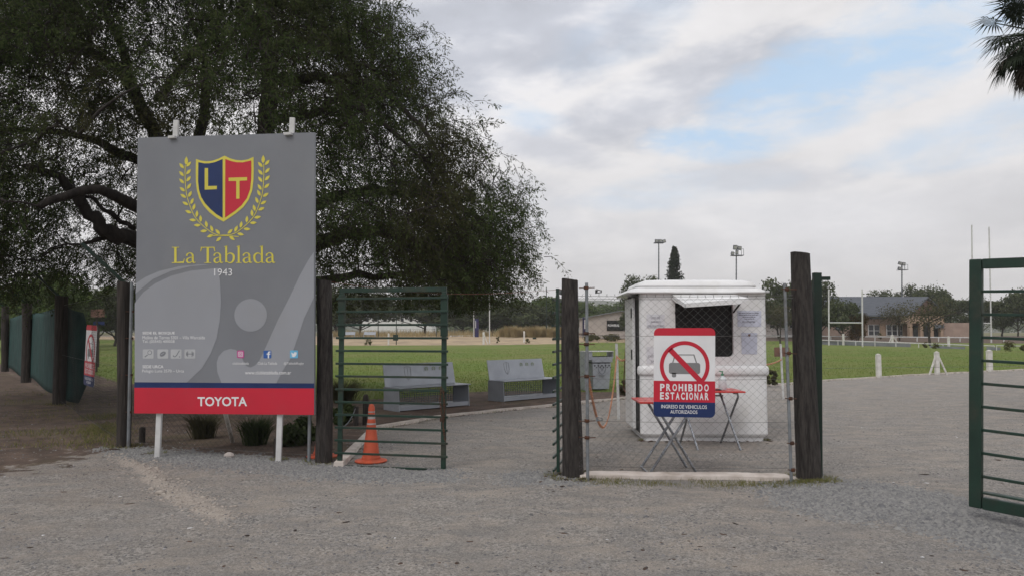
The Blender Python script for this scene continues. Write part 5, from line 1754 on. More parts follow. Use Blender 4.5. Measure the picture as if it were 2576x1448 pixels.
# ---- no parking signs
def no_parking(label, T4, thick=.004):
    """T4 maps unit coordinates of the sign (0..1.0 wide, 0..1.45 high, down) to world"""
    o = thing('no_parking_sign', label, 'sign', T4(0.5, 1.46, 0))
    def pp(name, mat, polys, lift):
        mb = MB()
        for poly in polys:
            w3 = [T4(x, y, lift) for x, y in poly]
            tri = tessellate_polygon([[Vector((x, y, 0)) for x, y in poly]])
            mb.add(w3, [tuple(t) for t in tri])
        return mb.build(name, mat, o, fixn=False)
    H = 1.452
    rr = rrect(0, 0, 1, H, .085, 6)
    n = (T4(0, 0, 1) - T4(0, 0, 0))
    mb = MB(); mb.prism([T4(x, y, 0) for x, y in rr], -n * thick); mb.build('plate', 'print_white', o)
    def clip(y0, y1):
        out = [(x, min(max(y, y0), y1)) for x, y in rr]
        r2 = []
        for q in out:
            if not r2 or math.hypot(q[0] - r2[-1][0], q[1] - r2[-1][1]) > 1e-4: r2.append(q)
        return r2
    top = [(x, y) for x, y in rr if y < .12] ; top = rrect(0, 0, 1, .2, .085, 6)
    pp('top_band', 'print_red', [[(0, .125), (0, .085)] + [(.085 + .085 * math.cos(R(a)), .085 + .085 * math.sin(R(a))) for a in range(190, 270, 15)] + [(.085, 0), (.915, 0)] + [(.915 + .085 * math.cos(R(a)), .085 + .085 * math.sin(R(a))) for a in range(-75, 0, 15)] + [(1, .085), (1, .125)]], .001)
    pp('car_symbol', 'print_midgrey', [rrect(.247, .567, .756, .750, .04), [(.296, .73), (.366, .73), (.366, .79), (.350, .805), (.312, .805), (.296, .79)],
        [(.300, .567), (.340, .430), (.660, .430), (.705, .567), (.685, .567), (.645, .445), (.355, .445), (.318, .567)]], .0014)
    ring = []
    N = 56
    for i in range(N):
        a0, a1 = 2 * math.pi * i / N, 2 * math.pi * (i + 1) / N
        q = [(.503 + rr_ * math.cos(a), .617 + rr_ * math.sin(a)) for rr_, a in ((.405, a0), (.405, a1), (.342, a1), (.342, a0))]
        if max(y for _, y in q) < .876: ring.append(q)
        elif min(y for _, y in q) < .872: ring.append([(x, min(y, .874)) for x, y in q])
    pp('ring', 'print_red', ring + strokes([(.262, .352), (.760, .862)], .085), .0022)
    pp('red_band', 'print_red', [[(0, .864), (1, .864), (1, 1.208), (0, 1.208)]], .0028)
    pp('navy_band', 'print_navy', [[(0, 1.208), (1, 1.208), (1, 1.367)] + [(.915 + .085 * math.cos(R(a)), 1.367 + .085 * math.sin(R(a))) for a in range(0, 91, 15)] + [(.085 + .085 * math.cos(R(a)), 1.367 + .085 * math.sin(R(a))) for a in range(90, 181, 15)]], .0028)
    mb = MB()
    def put(text, x0, y0, x1, y1, bold=0.0, spacing=1.0):
        vs, fs = glyphs(text, bold, spacing)
        mb.add([T4(x0 + u * (x1 - x0), y1 - v * (y1 - y0), .0038) for u, v in vs], fs)
    for word, y0, y1 in (('PROHIBIDO', .912, 1.030), ('ESTACIONAR', 1.050, 1.168)):
        n_ = len(word); x0, x1 = .105, .895
        wts = [.42 if c == 'I' else 1.0 for c in word]
        gap = .36
        tot = sum(wts) + gap * (n_ - 1); u = (x1 - x0) / tot; x = x0
        for c, wt in zip(word, wts):
            put(c, x, y0, x + u * wt, y1, .035)
            x += u * (wt + gap)
    put('INGRESO DE VEHICULOS', .125, 1.253, .865, 1.312, .008); put('AUTORIZADOS', .273, 1.338, .712, 1.394, .008)
    mb.build('lettering', 'print_white', o, fixn=False)
    return o
Ys = 7.93
a0, a1, a3 = W(1644.5, 824, Ys), W(1798.5, 824, Ys), W(1643, 1046.5, Ys)
ez3 = (a3 - a0) / 1.452
def T1(x, y, l):
    return a0 + (a1 - a0) * x + ez3 * y + Vector((0, -1, 0)) * l - Vector((0, 0, .012)) * x * (y / 1.45)
no_parking('red, white and blue no parking sign hung on the chain link panel before the kiosk', T1)
# the tilted one on the receding fence
L0 = Vector((pA.x, pA.y, 0)); L1 = Vector((pE.x, pE.y, 0)); dF = (L1 - L0).normalized()
def fence_at(px):
    # point of the receding fence seen at px
    best = min(range(0, 900), key=lambda i: abs(CX + FP * (L0 + dF * i * .01).x / (L0 + dF * i * .01).y - px))
    return L0 + dF * best * .01
f1, f2 = fence_at(249), fence_at(224)
nF = Vector((-dF.y, dF.x, 0)); nF = nF if nF.y < 0 else -nF
tl = W(225, 816, f2.y); tr = W(249, 818, f1.y)
exs = -dF * .66 + Vector((.09, 0, 0)); 
o_top = Vector((f2.x, f2.y, W(226, 816, f2.y).z)) + nF * .03
tiltv = Vector((0, 0, -1)) * 1.08
def T2(x, y, l):
    return o_top + exs * x + (tiltv + dF * .14) * (y / 1.452) + nF * l + Vector((0, 0, -.02)) * x
no_parking('tilted no parking sign seen edge on, left of the club board', T2)

# ================================================================== KIOSK
Yk = 10.94
kx0, kx1 = W(1612, 1100, Yk).x, W(1933, 1090, Yk).x
KW = kx1 - kx0
kiosk = thing('kiosk', 'white fibreglass ticket kiosk with an open hatch window behind the chain link panel', 'kiosk', (kx0, Yk, 0), R(-1.0))
KD = 1.35
kl = lambda x, y, z: (x, y, z)
def kp(name, mb, mat, par=None, **kw):
    ob = mb.build(name, mat, **kw); ob.parent = par or kiosk; return ob
def kz(py, dy=0.0): return W(1750, py, Yk + dy).z
zb_, zt_ = kz(1090), kz(734)
# window opening
def kX(px, dy=0.0): return W(px, 900, Yk + dy).x - kx0
wx0, wx1, wz0, wz1 = kX(1699), kX(1844), kz(896), kz(762)
def rounded_front(x0, x1, z0, z1, r, hole=None):
    pass
# front wall built round the opening: outline with rounded vertical corners
r_c = .085
def wall_ring(z):      # footprint with rounded corners
    out = []
    for cx_, cy_, a0_ in ((r_c, r_c, 180), (KW - r_c, r_c, 270), (KW - r_c, KD - r_c, 0), (r_c, KD - r_c, 90)):
        out += [(cx_ + r_c * math.cos(R(a0_ + 90 * i / 5)), cy_ + r_c * math.sin(R(a0_ + 90 * i / 5))) for i in range(6)]
    return out
fp = wall_ring(0)
mb = MB()
# shell without front and door parts: sweep footprint from front-right corner round to front-left
def shell(fpts, z0, z1, mb):
    k = len(mb.v)
    for x, y in fpts:
        mb.v += [Vector((x, y, z0)), Vector((x, y, z1))]
    for i in range(len(fpts) - 1):
        mb.f.append((k + 2 * i, k + 2 * i + 2, k + 2 * i + 3, k + 2 * i + 1))
corner_fl = fp[0:6]; corner_fr = fp[6:12]
shell(fp[6:] + [fp[18 + 5]], zb_, zt_, mb)
shell(corner_fl, zb_, zt_, mb)
# lower curve of the body
zl = zb_ - .055
# front wall pieces
yf = 0.0
def fq(x0, z0, x1, z1):
    mb.add([(x0, yf, z0), (x1, yf, z0), (x1, yf, z1), (x0, yf, z1)], [(0, 1, 2, 3)])
xa, xb_ = r_c, KW - r_c
fq(xa, zb_, wx0, zt_); fq(wx1, zb_, xb_, zt_); fq(wx0, wz1, wx1, zt_)
# below the window, with rounded lower corners of the opening
rw = .07
fq(wx0, zb_, wx1, wz0)
for sx__, cx__ in ((1, wx0), (-1, wx1)):
    arc = [(cx__ + sx__ * (rw - rw * math.cos(R(a))), wz0 + rw - rw * math.sin(R(a))) for a in range(0, 91, 15)]
    mb.add([(cx__, yf, wz0)] + [(x, yf, z) for x, z in arc], [tuple([0] + [i, i + 1]) for i in range(1, len(arc))])
# reveal of the opening
dr = .06
rev = [(wx0, wz1), (wx0, wz0 + rw)] + [(wx0 + rw - rw * math.cos(R(a)), wz0 + rw - rw * math.sin(R(a))) for a in range(15, 91, 15)] + [(wx1 - rw + rw * math.cos(R(a)), wz0 + rw - rw * math.sin(R(a))) for a in range(90, -1, -15)] + [(wx1, wz1)]
k = len(mb.v)
for x, z in rev: mb.v += [Vector((x, 0, z)), Vector((x, dr, z))]
for i in range(len(rev) - 1): mb.f.append((k + 2 * i, k + 2 * i + 1, k + 2 * i + 3, k + 2 * i + 2))
# body roll under to the skirt
insk = .05
k = len(mb.v)
full = fp + [fp[0]]
cxk, cyk = KW / 2, KD / 2
for x, y in full:
    for t_, dz in ((0, 0), (.25, -.03), (.7, -.05), (1, -.055)):
        fx = x + (insk * t_ if x < cxk else -insk * t_); fy = y + (insk * t_ if y < cyk else -insk * t_)
        mb.v.append(Vector((fx, fy, zb_ + dz)))
for i in range(len(full) - 1):
    for j in range(3):
        mb.f.append((k + i * 4 + j, k + i * 4 + j + 1, k + (i + 1) * 4 + j + 1, k + (i + 1) * 4 + j))
body = kp('wall', mb, 'fibreglass', fixn=False)
smooth_angle(body, 50)
# skirt
mb = MB()
k = 0
pl_ = [(x + (insk if x < cxk else -insk), y + (insk if y < cyk else -insk)) for x, y in full]
shell(pl_, -.05, zb_ - .05, mb)
kp('skirt', mb, 'fibreglass', fixn=False)
# left side: door jamb, black sheet painted as the shade of the gap, door leaf
dm = MB()
dm.add([(-.002, r_c + .01, zb_), (-.002, r_c + .27, zb_), (-.002, r_c + .27, zt_ - .02), (-.002, r_c + .01, zt_ - .02)], [(0, 1, 2, 3)])
kp('door_gap_shade', dm, 'banner_and_shade_black', fixn=False)
mb = MB(); mb.box((-.035, r_c + .28 + .42, (zb_ + zt_) / 2 - .02), (.045, .84, zt_ - zb_ - .10)); door = kp('door', mb, 'fibreglass', bevel=.01)
for z in (kz(785), kz(893)):
    mb = MB(); mb.box((-.062, r_c + .36, z), (.012, .07, .15)); kp('door_slot_shade', mb, 'banner_and_shade_black', door)  # black blocks, the shade of the handle cutouts put into colour
# room box behind the opening, its lack of light painted black
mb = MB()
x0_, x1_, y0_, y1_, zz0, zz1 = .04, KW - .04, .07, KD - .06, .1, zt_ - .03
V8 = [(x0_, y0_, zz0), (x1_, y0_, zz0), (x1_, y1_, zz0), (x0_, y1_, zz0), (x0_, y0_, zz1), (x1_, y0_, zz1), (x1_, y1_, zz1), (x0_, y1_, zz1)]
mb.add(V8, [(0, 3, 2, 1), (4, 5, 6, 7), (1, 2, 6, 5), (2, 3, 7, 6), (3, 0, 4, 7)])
kp('interior', mb, 'banner_and_shade_black', fixn=False)
# black sheet across the opening, standing in for the unlit inside
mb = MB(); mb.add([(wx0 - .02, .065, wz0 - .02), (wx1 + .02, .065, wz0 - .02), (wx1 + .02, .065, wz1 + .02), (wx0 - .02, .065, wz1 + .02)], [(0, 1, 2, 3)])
ob = kp('window_shade_sheet', mb, 'banner_and_shade_black', fixn=False)
# mid moulding
mb = MB()
zm0, zm1 = kz(942), kz(921)
prof = [(0, zm0 - .01), (-.022, zm0), (-.034, zm0 + .03), (-.034, zm1 - .03), (-.022, zm1), (0, zm1 + .01)]
seg = [(x_, y_) for x_, y_ in ([(-.0, .30)] + corner_fl + corner_fr + [(KW, KD - .3)])]
k = 0
def outn(x, y):
    nx__ = -1 if x <= .001 else (1 if x >= KW - .001 else 0)
    ny__ = -1 if y <= .001 else 0
    if x < r_c and y < r_c: v = Vector((x - r_c, y - r_c))
    elif x > KW - r_c and y < r_c: v = Vector((x - KW + r_c, y - r_c))
    else: v = Vector((nx__, ny__))
    return v.normalized() if v.length else Vector((0, -1))
seg = seg[1:]
for x, y in seg:
    nn_ = outn(x, y)
    for o__, z in prof:
        mb.v.append(Vector((x - nn_.x * o__, y - nn_.y * o__, z)))
n6 = len(prof)
for i in range(len(seg) - 1):
    for j in range(n6 - 1):
        mb.f.append((i * n6 + j, i * n6 + j + 1, (i + 1) * n6 + j + 1, (i + 1) * n6 + j))
ob = kp('moulding', mb, 'fibreglass', fixn=False); smooth_angle(ob, 45)
# roof: two soft tiers with an overhanging rim
def tier(x0, x1, y0, y1, rows_, rr_, name):
    mb = MB(); n = 0
    for inset, z in rows_:
        a0_, a1_, b0_, b1_ = x0 + inset, x1 - inset, y0 + inset, y1 - inset
        r1_ = max(.03, rr_ - inset * .3)
        for cx_, cy_, s0 in ((a0_ + r1_, b0_ + r1_, 180), (a1_ - r1_, b0_ + r1_, 270), (a1_ - r1_, b1_ - r1_, 0), (a0_ + r1_, b1_ - r1_, 90)):
            for i in range(6):
                mb.v.append(Vector((cx_ + r1_ * math.cos(R(s0 + 18 * i)), cy_ + r1_ * math.sin(R(s0 + 18 * i)), z)))
    m = 24
    for i in range(len(rows_) - 1):
        for j in range(m):
            j2 = (j + 1) % m
            mb.f.append((i * m + j, i * m + j2, (i + 1) * m + j2, (i + 1) * m + j))
    mb.f.append(tuple((len(rows_) - 1) * m + j for j in range(m)))
    mb.f.append(tuple(j for j in range(m - 1, -1, -1)))
    ob = kp(name, mb, 'fibreglass', fixn=False); smooth_angle(ob, 42); return ob
z_ = zt_
roof = tier(-.17, KW + .012, -.06, KD + .10, [(.05, z_ - .02), (.0, z_ - .022), (-.008, z_ - .005), (.015, z_ + .02), (.06, z_ + .05), (.16, z_ + .075)], .14, 'roof')
t2 = tier(-.02, KW - .10, .03, KD, [(.02, z_ + .055), (.0, z_ + .095), (.03, z_ + .145), (.14, z_ + .185), (.36, z_ + .205)], .16, 'roof_cap')
t2.parent = roof
# lug at the right end of the rim
mb = MB(); mb.box((KW + .0, -.03, z_ - .0), (.05, .08, .035)); ob = kp('roof_lug', mb, 'fibreglass_grey', roof, bevel=.01)
# hatch flap
fl0 = Vector((wx0 - .05, -.01, kz(740))); fl1 = Vector((wx1 + .02, -.01, kz(740)))
dyf = -.56
def kpt(px, py, dy): 
    q = W(px, py, Yk + dy); return Vector((q.x - kx0, dy, q.z))
f_l, f_r = kpt(1723, 762.5, dyf), kpt(1884, 750, dyf)
mb = MB(); up_ = Vector((0, 0, .018))
mb.hexa([fl0 - up_, f_l - up_, f_r - up_, fl1 - up_, fl0, f_l, f_r, fl1])
hatch = kp('hatch_flap', mb, 'fibreglass')
g_l, g_r = kpt(1723, 773, dyf + .0), kpt(1862, 764, dyf + .0)
mb = MB(); mb.hexa([g_l, g_r, g_r + Vector((0, .02, 0)), g_l + Vector((0, .02, 0)), f_l - up_ * .9, f_r - up_ * .9, f_r - up_ * .9 + Vector((0, .02, 0)), f_l - up_ * .9 + Vector((0, .02, 0))]); kp('hatch_lip', mb, 'fibreglass', hatch)
mb = MB(); h_l = Vector((wx0 - .05, -.012, kz(753))); mb.hexa([h_l, g_l, g_l + Vector((.02, 0, 0)), h_l + Vector((.02, 0, 0)), fl0 - up_, f_l - up_, f_l - up_ + Vector((.02, 0, 0)), fl0 - up_ + Vector((.02, 0, 0))]); kp('hatch_lip', mb, 'fibreglass', hatch)
for a, b in ((Vector((wx0 + .0, -.01, kz(786))), kpt(1716, 768, -.30)), (Vector((wx1 + .005, -.01, kz(785))), kpt(1861, 763, -.33))):
    mb = MB(); mb.tube([a, b], .013, 7); kp('strut', mb, 'rubber_and_shade_black')
# notices on the front
kpan = Panel(kiosk.location + Vector((0, -.003, 0)), Vector((math.cos(R(-1)), math.sin(R(-1)), 0)), Vector((0, 0, 1)))
zk = lambda x, y: (1383 + x * .3907, 660 + y * .3907)
def notice(label, x0, y0, x1, y1, lines, mat='paper', dog=1.5):
    c = kpan.at(*zk((x0 + x1) / 2, y1), 0)
    o = thing('notice', label, 'notice', c)
    flat(kpan, [[(x0, y0), (x1, y0 + dog), (x1 - dog, y1), (x0 + dog, y1 - dog)]], .002, 'sheet', mat, o, zk)
    if lines:
        mb = MB()
        for l in lines:
            (ax, ay), (bx, by) = zk(l[1], l[2]), zk(l[3], l[4])
            letters(mb, kpan, l[0], ax, ay, bx, by, .003, bold=l[5] if len(l) > 5 else 0)
        mb.build('lettering', 'print_ink', o, fixn=False)
    return o
notice('white paper notice on the kiosk wall left of the hatch, about wearing a mask', 622, 332, 738, 420, [('USO DE', 650, 348, 708, 362, .01), ('BARBIJO', 650, 375, 712, 389, .01), ('OBLIGATORIO', 628, 401, 735, 415, .01)])
notice('white paper notice on the kiosk wall partly behind the no parking sign', 622, 540, 760, 650, [('DISTANCIA', 633, 595, 735, 608, .01), ('2 METROS', 648, 626, 722, 639, .01)])
notice('bluish laminated notice with blurred print, right of the hatch', 1206, 308, 1360, 412, [('351-2768700', 1236, 374, 1320, 387, .03)], 'paper_blue')
notice('plain white sheet with a small emblem below the bluish notice', 1232, 450, 1334, 588, [], 'paper_blue')
for i, (y, xa_, xb__) in enumerate(((323, 1214, 1345), (334, 1214, 1345), (348, 1240, 1320), (360, 1250, 1310))):
    pass
mb = MB()
for y, xa_, xb__ in ((322, 1216, 1344), (334, 1214, 1340), (347, 1240, 1322), (359, 1252, 1312)):
    x = xa_
    rr__ = random.Random(y)
    while x < xb__:
        L = rr__.uniform(5, 15)
        (ax, ay), (bx, by) = zk(x, y), zk(min(x + L, xb__), y + 5)
        mb.add([kpan.at(ax, ay, .0032), kpan.at(bx, ay, .0032), kpan.at(bx, by, .0032), kpan.at(ax, by, .0032)], [(0, 1, 2, 3)])
        x += L + 3
nt = [o for o in bpy.data.objects if o.get('label', '').startswith('bluish laminated')][0]
mb.build('small_print', 'print_ink', nt, fixn=False)
nt2 = [o for o in bpy.data.objects if o.get('label', '').startswith('plain white sheet')][0]
flat(kpan, [[(1274, 460), (1290, 458), (1290, 470), (1282, 476), (1275, 470)]], .0035, 'emblem', 'brown_board', nt2, zk)

# ---- folding tables
def table(label, x0, x1, y0, y1, z, cross, par_label=None):
    o = thing('folding_table', label, 'table', ((x0 + x1) / 2, (y0 + y1) / 2, 0), 0, 'red folding tables at the kiosk')
    mb = MB(); mb.box(((x0 + x1) / 2, (y0 + y1) / 2, z - .011), (x1 - x0, y1 - y0, .022)); mb.build('tabletop', 'table_red', o, bevel=.006)
    return o
t1z = W(1610, 1009, 8.45).z
ta = table('nearer red folding table, mostly hidden by the no parking sign', W(1609, 1014, 8.42).x, W(1790, 1014, 8.42).x, 8.42, 9.02, t1z, 'x')
def leg(o, pts, r=.0155):
    mb = MB(); mb.tube(pts, r, 9); mb.build('leg', 'chrome', o, smooth=False)
for dy in (0, .42):
    Yl = 8.44 + dy
    gl, gr = W(1634, 1191, 8.40), W(1757, 1191, 8.40)
    xa_, xb__ = W(1649, 1010, 8.42).x, W(1748, 1010, 8.42).x
    off = -.02 if dy else 0
    leg(ta, [Vector((gl.x + off, Yl, .0)), Vector((xb__ + off, Yl, t1z - .025))])
    leg(ta, [Vector((gr.x + off, Yl + .03, .0)), Vector((xa_ + off, Yl + .03, t1z - .025))])
for x in (xa_ - .01, xb__ + .005):
    mb = MB(); mb.tube([(x, 8.45, t1z - .03), (x, 8.90, t1z - .03)], .011, 8); mb.build('crossbar', 'chrome', ta)
mb = MB(); mb.tube([(gl.x - .01, 8.44, .02), (gl.x - .02, 8.86, .02)], .011, 8); mb.build('crossbar', 'chrome', ta)
t2z = W(1870, 983, 10.12).z
X0, X1 = W(1700, 983, 10.12).x, W(1875, 983, 10.12).x
tb = table('farther red folding table against the kiosk under the hatch', X0, X1, 10.12, 10.72, t2z, 'x')
for xa_, xb__ in ((W(1754, 1127, 10.2).x, W(1749, 985, 10.2).x), (W(1861, 1127, 10.2).x, W(1853, 985, 10.2).x)):
    xt = W(1856, 985, 10.2).x if xa_ > 2.8 else W(1742, 985, 10.2).x
    leg(tb, [Vector((xa_, 10.18, 0)), Vector((xb__ - .14, 10.52, t2z - .06)), Vector((xb__ - .17, 10.56, t2z - .025))])
    leg(tb, [Vector((xa_ - .10, 10.80, 0)), Vector((xt + .0, 10.20, t2z - .08)), Vector((xt - .02, 10.17, t2z - .03)), Vector((xt - .08, 10.165, t2z - .025))])
mb = MB(); mb.tube([(X0 + .1, 10.5, t2z - .09), (X1 - .2, 10.5, t2z - .09)], .011, 8); mb.build('crossbar', 'chrome', tb)
# bottle on the far table and a small dark thing
bq = W(1817, 969, 10.35); bz = t2z
o = thing('bottle', 'clear sanitiser bottle with green pump on the farther red table', 'bottle', (bq.x, bq.y, bz))
mb = MB(); mb.lathe((bq.x, bq.y, bz), [(0, 0), (.052, 0), (.055, .01), (.055, .14), (.045, .17), (.018, .185), (.018, .20), (0, .20)], 16); mb.build('body', 'plastic_clear', o, smooth=True)
mb = MB(); mb.lathe((bq.x, bq.y, bz), [(.02, .20), (.02, .225), (.008, .228), (.008, .26), (.0, .26)], 10); mb.box((bq.x - .015, bq.y, bz + .258), (.05, .016, .012)); mb.build('pump', 'pump_green', o)
bq = W(1806, 973, 10.3)
mb = MB(); mb.lathe((bq.x, bq.y, bz), [(0, 0), (.045, 0), (.05, .008), (.03, .016), (0, .018)], 14, 1, .7); tag(mb.build('cloth_wipe', 'rubber_and_shade_black', org=(bq.x, bq.y, bz)), 'small dark wiping cloth on the farther red table', 'cloth')

# ---- chain posts, chains
def stake(label, px, py, xt, yt, r=.02, mat='galvanised', nm='chain_post'):
    b = G(px, py); t = W(xt, yt, b.y)
    mb = MB(); mb.tube([Vector((b.x, b.y, -.05)), t], r, 8)
    return tag(mb.build(nm, mat, org=(b.x, b.y, 0)), label, 'post'), b, t
_, s1b, s1t = stake('slim whitish stake holding the orange chain left of the kiosk', 1556, 1051, 1550, 863, .026, 'white_paint')
_, s2b, s2t = stake('slim whitish stake with an orange chain right of the kiosk', 1970, 1004, 1963, 864, .026, 'white_paint')
def chain(label, pts, link=.045, rad=.0052):
    mb = MB(); chain_mesh(mb, pts, link, rad, .6)
    tag(mb.build('plastic_chain', 'chain_orange', org=pts[0]), label, 'chain')
def hang(a, b, sag, n=14):
    return [a.lerp(b, i / n) - Vector((0, 0, sag * (1 - (2 * i / n - 1) ** 2))) for i in range(n + 1)]
ca = W(1480, 947, 8.12); cb = W(1551, 894, 13.8)
cbm = ca.lerp(cb, .0)
pts = []
for i in range(23):
    t = i / 22
    Yc = 8.12 + (13.8 - 8.12) * t
    u = t
    # screen-free catenary: straight run in plan, sag in height
    p = ca.lerp(cb, t); p.z -= .98 * (1 - (2 * t - 1) ** 2) * (1 - .25 * t)
    pts.append(p)
chain('orange plastic chain sagging from the fence pipe to the stake left of the kiosk', pts)
chain('short orange chain from the left stake to the kiosk side', hang(cb, Vector((kx0 - .02, Yk + 1.2, W(1585, 900, 12.1).z)), .06, 8))
chain('orange chain from the kiosk to the stake on its right', hang(Vector((kx1 + .02, Yk + 1.2, W(1936, 911, 12.1).z)), W(1966, 903, s2b.y), .08, 8))
pl = W(1966, 884, s2b.y + .03); mb = MB(); mb.box(pl, (.36, .02, .22)); tag(mb.build('board_plate', 'brown_board', org=pl), 'small reddish brown plate on the stake right of the kiosk', 'sign')
a = W(1571, 860, 12.5); 
mb = MB(); mb.tube([W(1576, 800, 12.4), W(1574, 860, 12.45), W(1570, 930, 12.6), W(1568, 975, 12.8), W(1573, 985, 12.7), W(1580, 990, 12.5)], .009, 6); tag(mb.build('hose', 'cable_red', org=a), 'thin dark cable hanging beside the kiosk door', 'cable')

# ---- litter bin
bb = G(1492, 981); bb = Vector((bb.x, bb.y, 0))
binr = thing('litter_bin', 'grey metal litter bin with a canopy, behind the chain link panel left of the kiosk', 'bin', bb, R(14))
def bp_(name, mb, mat='bench_metal', **kw):
    ob = mb.build(name, mat, **kw); ob.parent = binr; return ob
hb = W(1500, 882, bb.y).z
mb = MB(); w0, w1 = .46, .52
mb.hexa([(0, 0, .04), (w0, 0, .04), (w0, .40, .04), (0, .40, .04), (-.02, -.02, hb - .34), (w1, -.02, hb - .34), (w1, .42, hb - .34), (-.02, .42, hb - .34)]); bp_('body', mb)
mb = MB(); mb.box((.25, .2, hb - .325), (.50, .40, .03)); bp_('gap', mb, 'rubber_and_shade_black')  # solid dark block painted as the shade under the collar
mb = MB(); mb.box((.26, .2, hb - .235), (.60, .46, .15)); bp_('collar', mb, bevel=.006)
mb = MB(); mb.box((.26, .22, hb - .155), (.50, .36, .012)); bp_('mouth', mb, 'rubber_and_shade_black')  # dark plate standing in for the shaded mouth
mb = MB(); mb.box((.17, .2, hb - .01), (.84, .50, .02)); bp_('canopy', mb, 'white_paint', bevel=.004)
mb = MB(); mb.box((-.22, .2, (hb - .02) / 2 + .0), (.05, .42, hb - .022)); bp_('side_plate', mb)
mb = MB(); mb.box((-.235, -.02, hb - .13), (.02, .02, .22)); mb.box((-.13, -.01, hb - .13), (.20, .02, .22)); bp_('front_plate', mb)
mb = MB(); mb.box((.575, .2, hb - .11), (.02, .46, .18)); bp_('side_lug', mb)
for k in range(5):
    x = .04 + k * .105
    mb = MB(); mb.tube([(x, -.026, hb - .40), (x, -.012, hb - .40)], .022, 8); mb.tube([(x + .05, -.026, hb - .45), (x + .05, -.012, hb - .45)], .016, 8); bp_('hole', mb, 'rubber_and_shade_black')  # dark discs, the shade inside the holes put into the colour
sh = [(.14, .74), (.25, .77), (.36, .74), (.36, .60), (.32, .52), (.25, .47), (.18, .52), (.14, .60), (.14, .74)]
mb = MB(); mb.tube([(x, -.022, z * hb - .02 - .05) for x, z in sh], .006, 4); mb.tube([(.2, -.022, .63 * hb), (.25, -.022, .5 * hb), (.3, -.022, .63 * hb)], .006, 4); bp_('crest', mb, 'lamp_grey')
mb = MB(); mb.box((.24, -.03, .42), (.16, .03, .03)); bp_('latch', mb, 'galvanised')

# ---- benches
def bench(label, loc, rz, sgn):
    o = thing('bench', label, 'bench', loc, rz, 'grey metal crest benches at the lawn')
    def b_(name, mb, mat='bench_metal', par=None, **kw):
        ob = mb.build(name, mat, **kw); ob.parent = par or o; return ob
    L, D_, H = 1.86, .56, .47
    for x in (0, L):
        mb = MB(); e = .012 if x == 0 else -.012
        mb.hexa([(x, 0, 0), (x + e, 0, 0), (x + e, D_, 0), (x, D_, 0), (x, .035, H - .01), (x + e, .035, H - .01), (x + e, D_, H - .01), (x, D_, H - .01)]); b_('side_panel', mb)
    mb = MB(); mb.box((L / 2, .255, H), (L + .04, .55, .018)); b_('seat', mb, 'bench_metal', bevel=.003)
    mb = MB(); mb.hexa([(-.005, .50, H + .01), (L + .005, .50, H + .01), (L + .005, .515, H + .01), (-.005, .515, H + .01), (.0, .60, .94), (L - .0, .60, .94), (L - .0, .615, .94), (.0, .615, .94)])
    bk = b_('backrest', mb)
    mb = MB(); mb.hexa([(.013, .02, .015), (L - .013, .02, .015), (L - .013, D_ - .01, .06), (.013, D_ - .01, .06), (.013, .02, .10), (L - .013, .02, .10), (L - .013, D_ - .01, .075), (.013, D_ - .01, .075)]); b_('lower_shelf', mb)
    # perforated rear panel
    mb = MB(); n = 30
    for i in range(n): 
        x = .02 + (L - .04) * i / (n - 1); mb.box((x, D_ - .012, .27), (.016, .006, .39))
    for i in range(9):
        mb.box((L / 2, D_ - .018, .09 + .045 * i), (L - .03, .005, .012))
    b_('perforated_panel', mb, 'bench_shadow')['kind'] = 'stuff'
    f = lambda x, z: (x, .50 + (z - H) * .2128 - .006, z)
    mb = MB(); cr = [(.52, .86), (.60, .88), (.68, .86), (.68, .72), (.65, .64), (.60, .59), (.55, .64), (.52, .72), (.52, .86)]
    mb.tube([f(*q) for q in cr], .0035, 4); mb.tube([f(.60, .87), f(.60, .60)], .003, 4); b_('crest', mb, 'print_midgrey', bk)
    for k in range(3):
        c = 1.10 + k * .20
        mb = MB()
        for sg in (-1, 1):
            mb.add([f(c, .86), f(c + sg * .04, .84), f(c + sg * .055, .80), f(c + sg * .01, .83)], [(0, 1, 2, 3)])
            mb.add([f(c + sg * .012, .82), f(c + sg * .05, .79), f(c + sg * .02, .77)], [(0, 1, 2)])
        ob = mb.build('emblem', 'emblem_green', fixn=False); ob.parent = bk
    return o
rb = math.atan2(.69, .72)
b1 = G(1004, 1035); b2 = G(1268, 1010)
bench('left grey metal bench with a crest on its backrest, partly behind the closed gate leaf', (b1.x, b1.y, 0), rb, 1)
bench('right grey metal bench with a crest on its backrest, in the open gateway', (b2.x, b2.y, 0), rb, 1)

# ---- cones
def cone(label, x, y, rz=0, tilt=0.0):
    o = thing('traffic_cone', label, 'cone', (x, y, 0), rz)
    mb = MB()
    prof = [(0, .0), (.198, .0), (.202, .012), (.18, .022), (.118, .030), (.115, .06), (.105, .065), (.050, .50), (.048, .52), (.044, .525), (.040, .66), (.028, .70), (0, .71)]
    mb.lathe((0, 0, 0), prof, 28); ob = mb.build('body', 'cone_orange', smooth=True); ob.parent = o; smooth_angle(ob, 35)
    for z0, z1 in ((.455, .475), (.525, .555), (.605, .620)):
        r_at = lambda z: .105 + (.050 - .105) * (z - .065) / (.50 - .065) if z < .5 else .044 - (z - .525) * .03
        mb = MB(); mb.lathe((0, 0, 0), [(r_at(z0) + .002, z0), (r_at(z1) + .003, z1)], 28); ob = mb.build('reflective_band', 'reflective', smooth=True, fixn=False); ob.parent = o
    return o
cc = G(925, 1166, 0); cone('orange traffic cone standing behind the closed barred gate leaf', cc.x, cc.y + .2, .3)
cc = G(803, 1152, 0); cone('orange traffic cone mostly hidden behind the thick post by the club board', cc.x, cc.y + .15, 1.0)

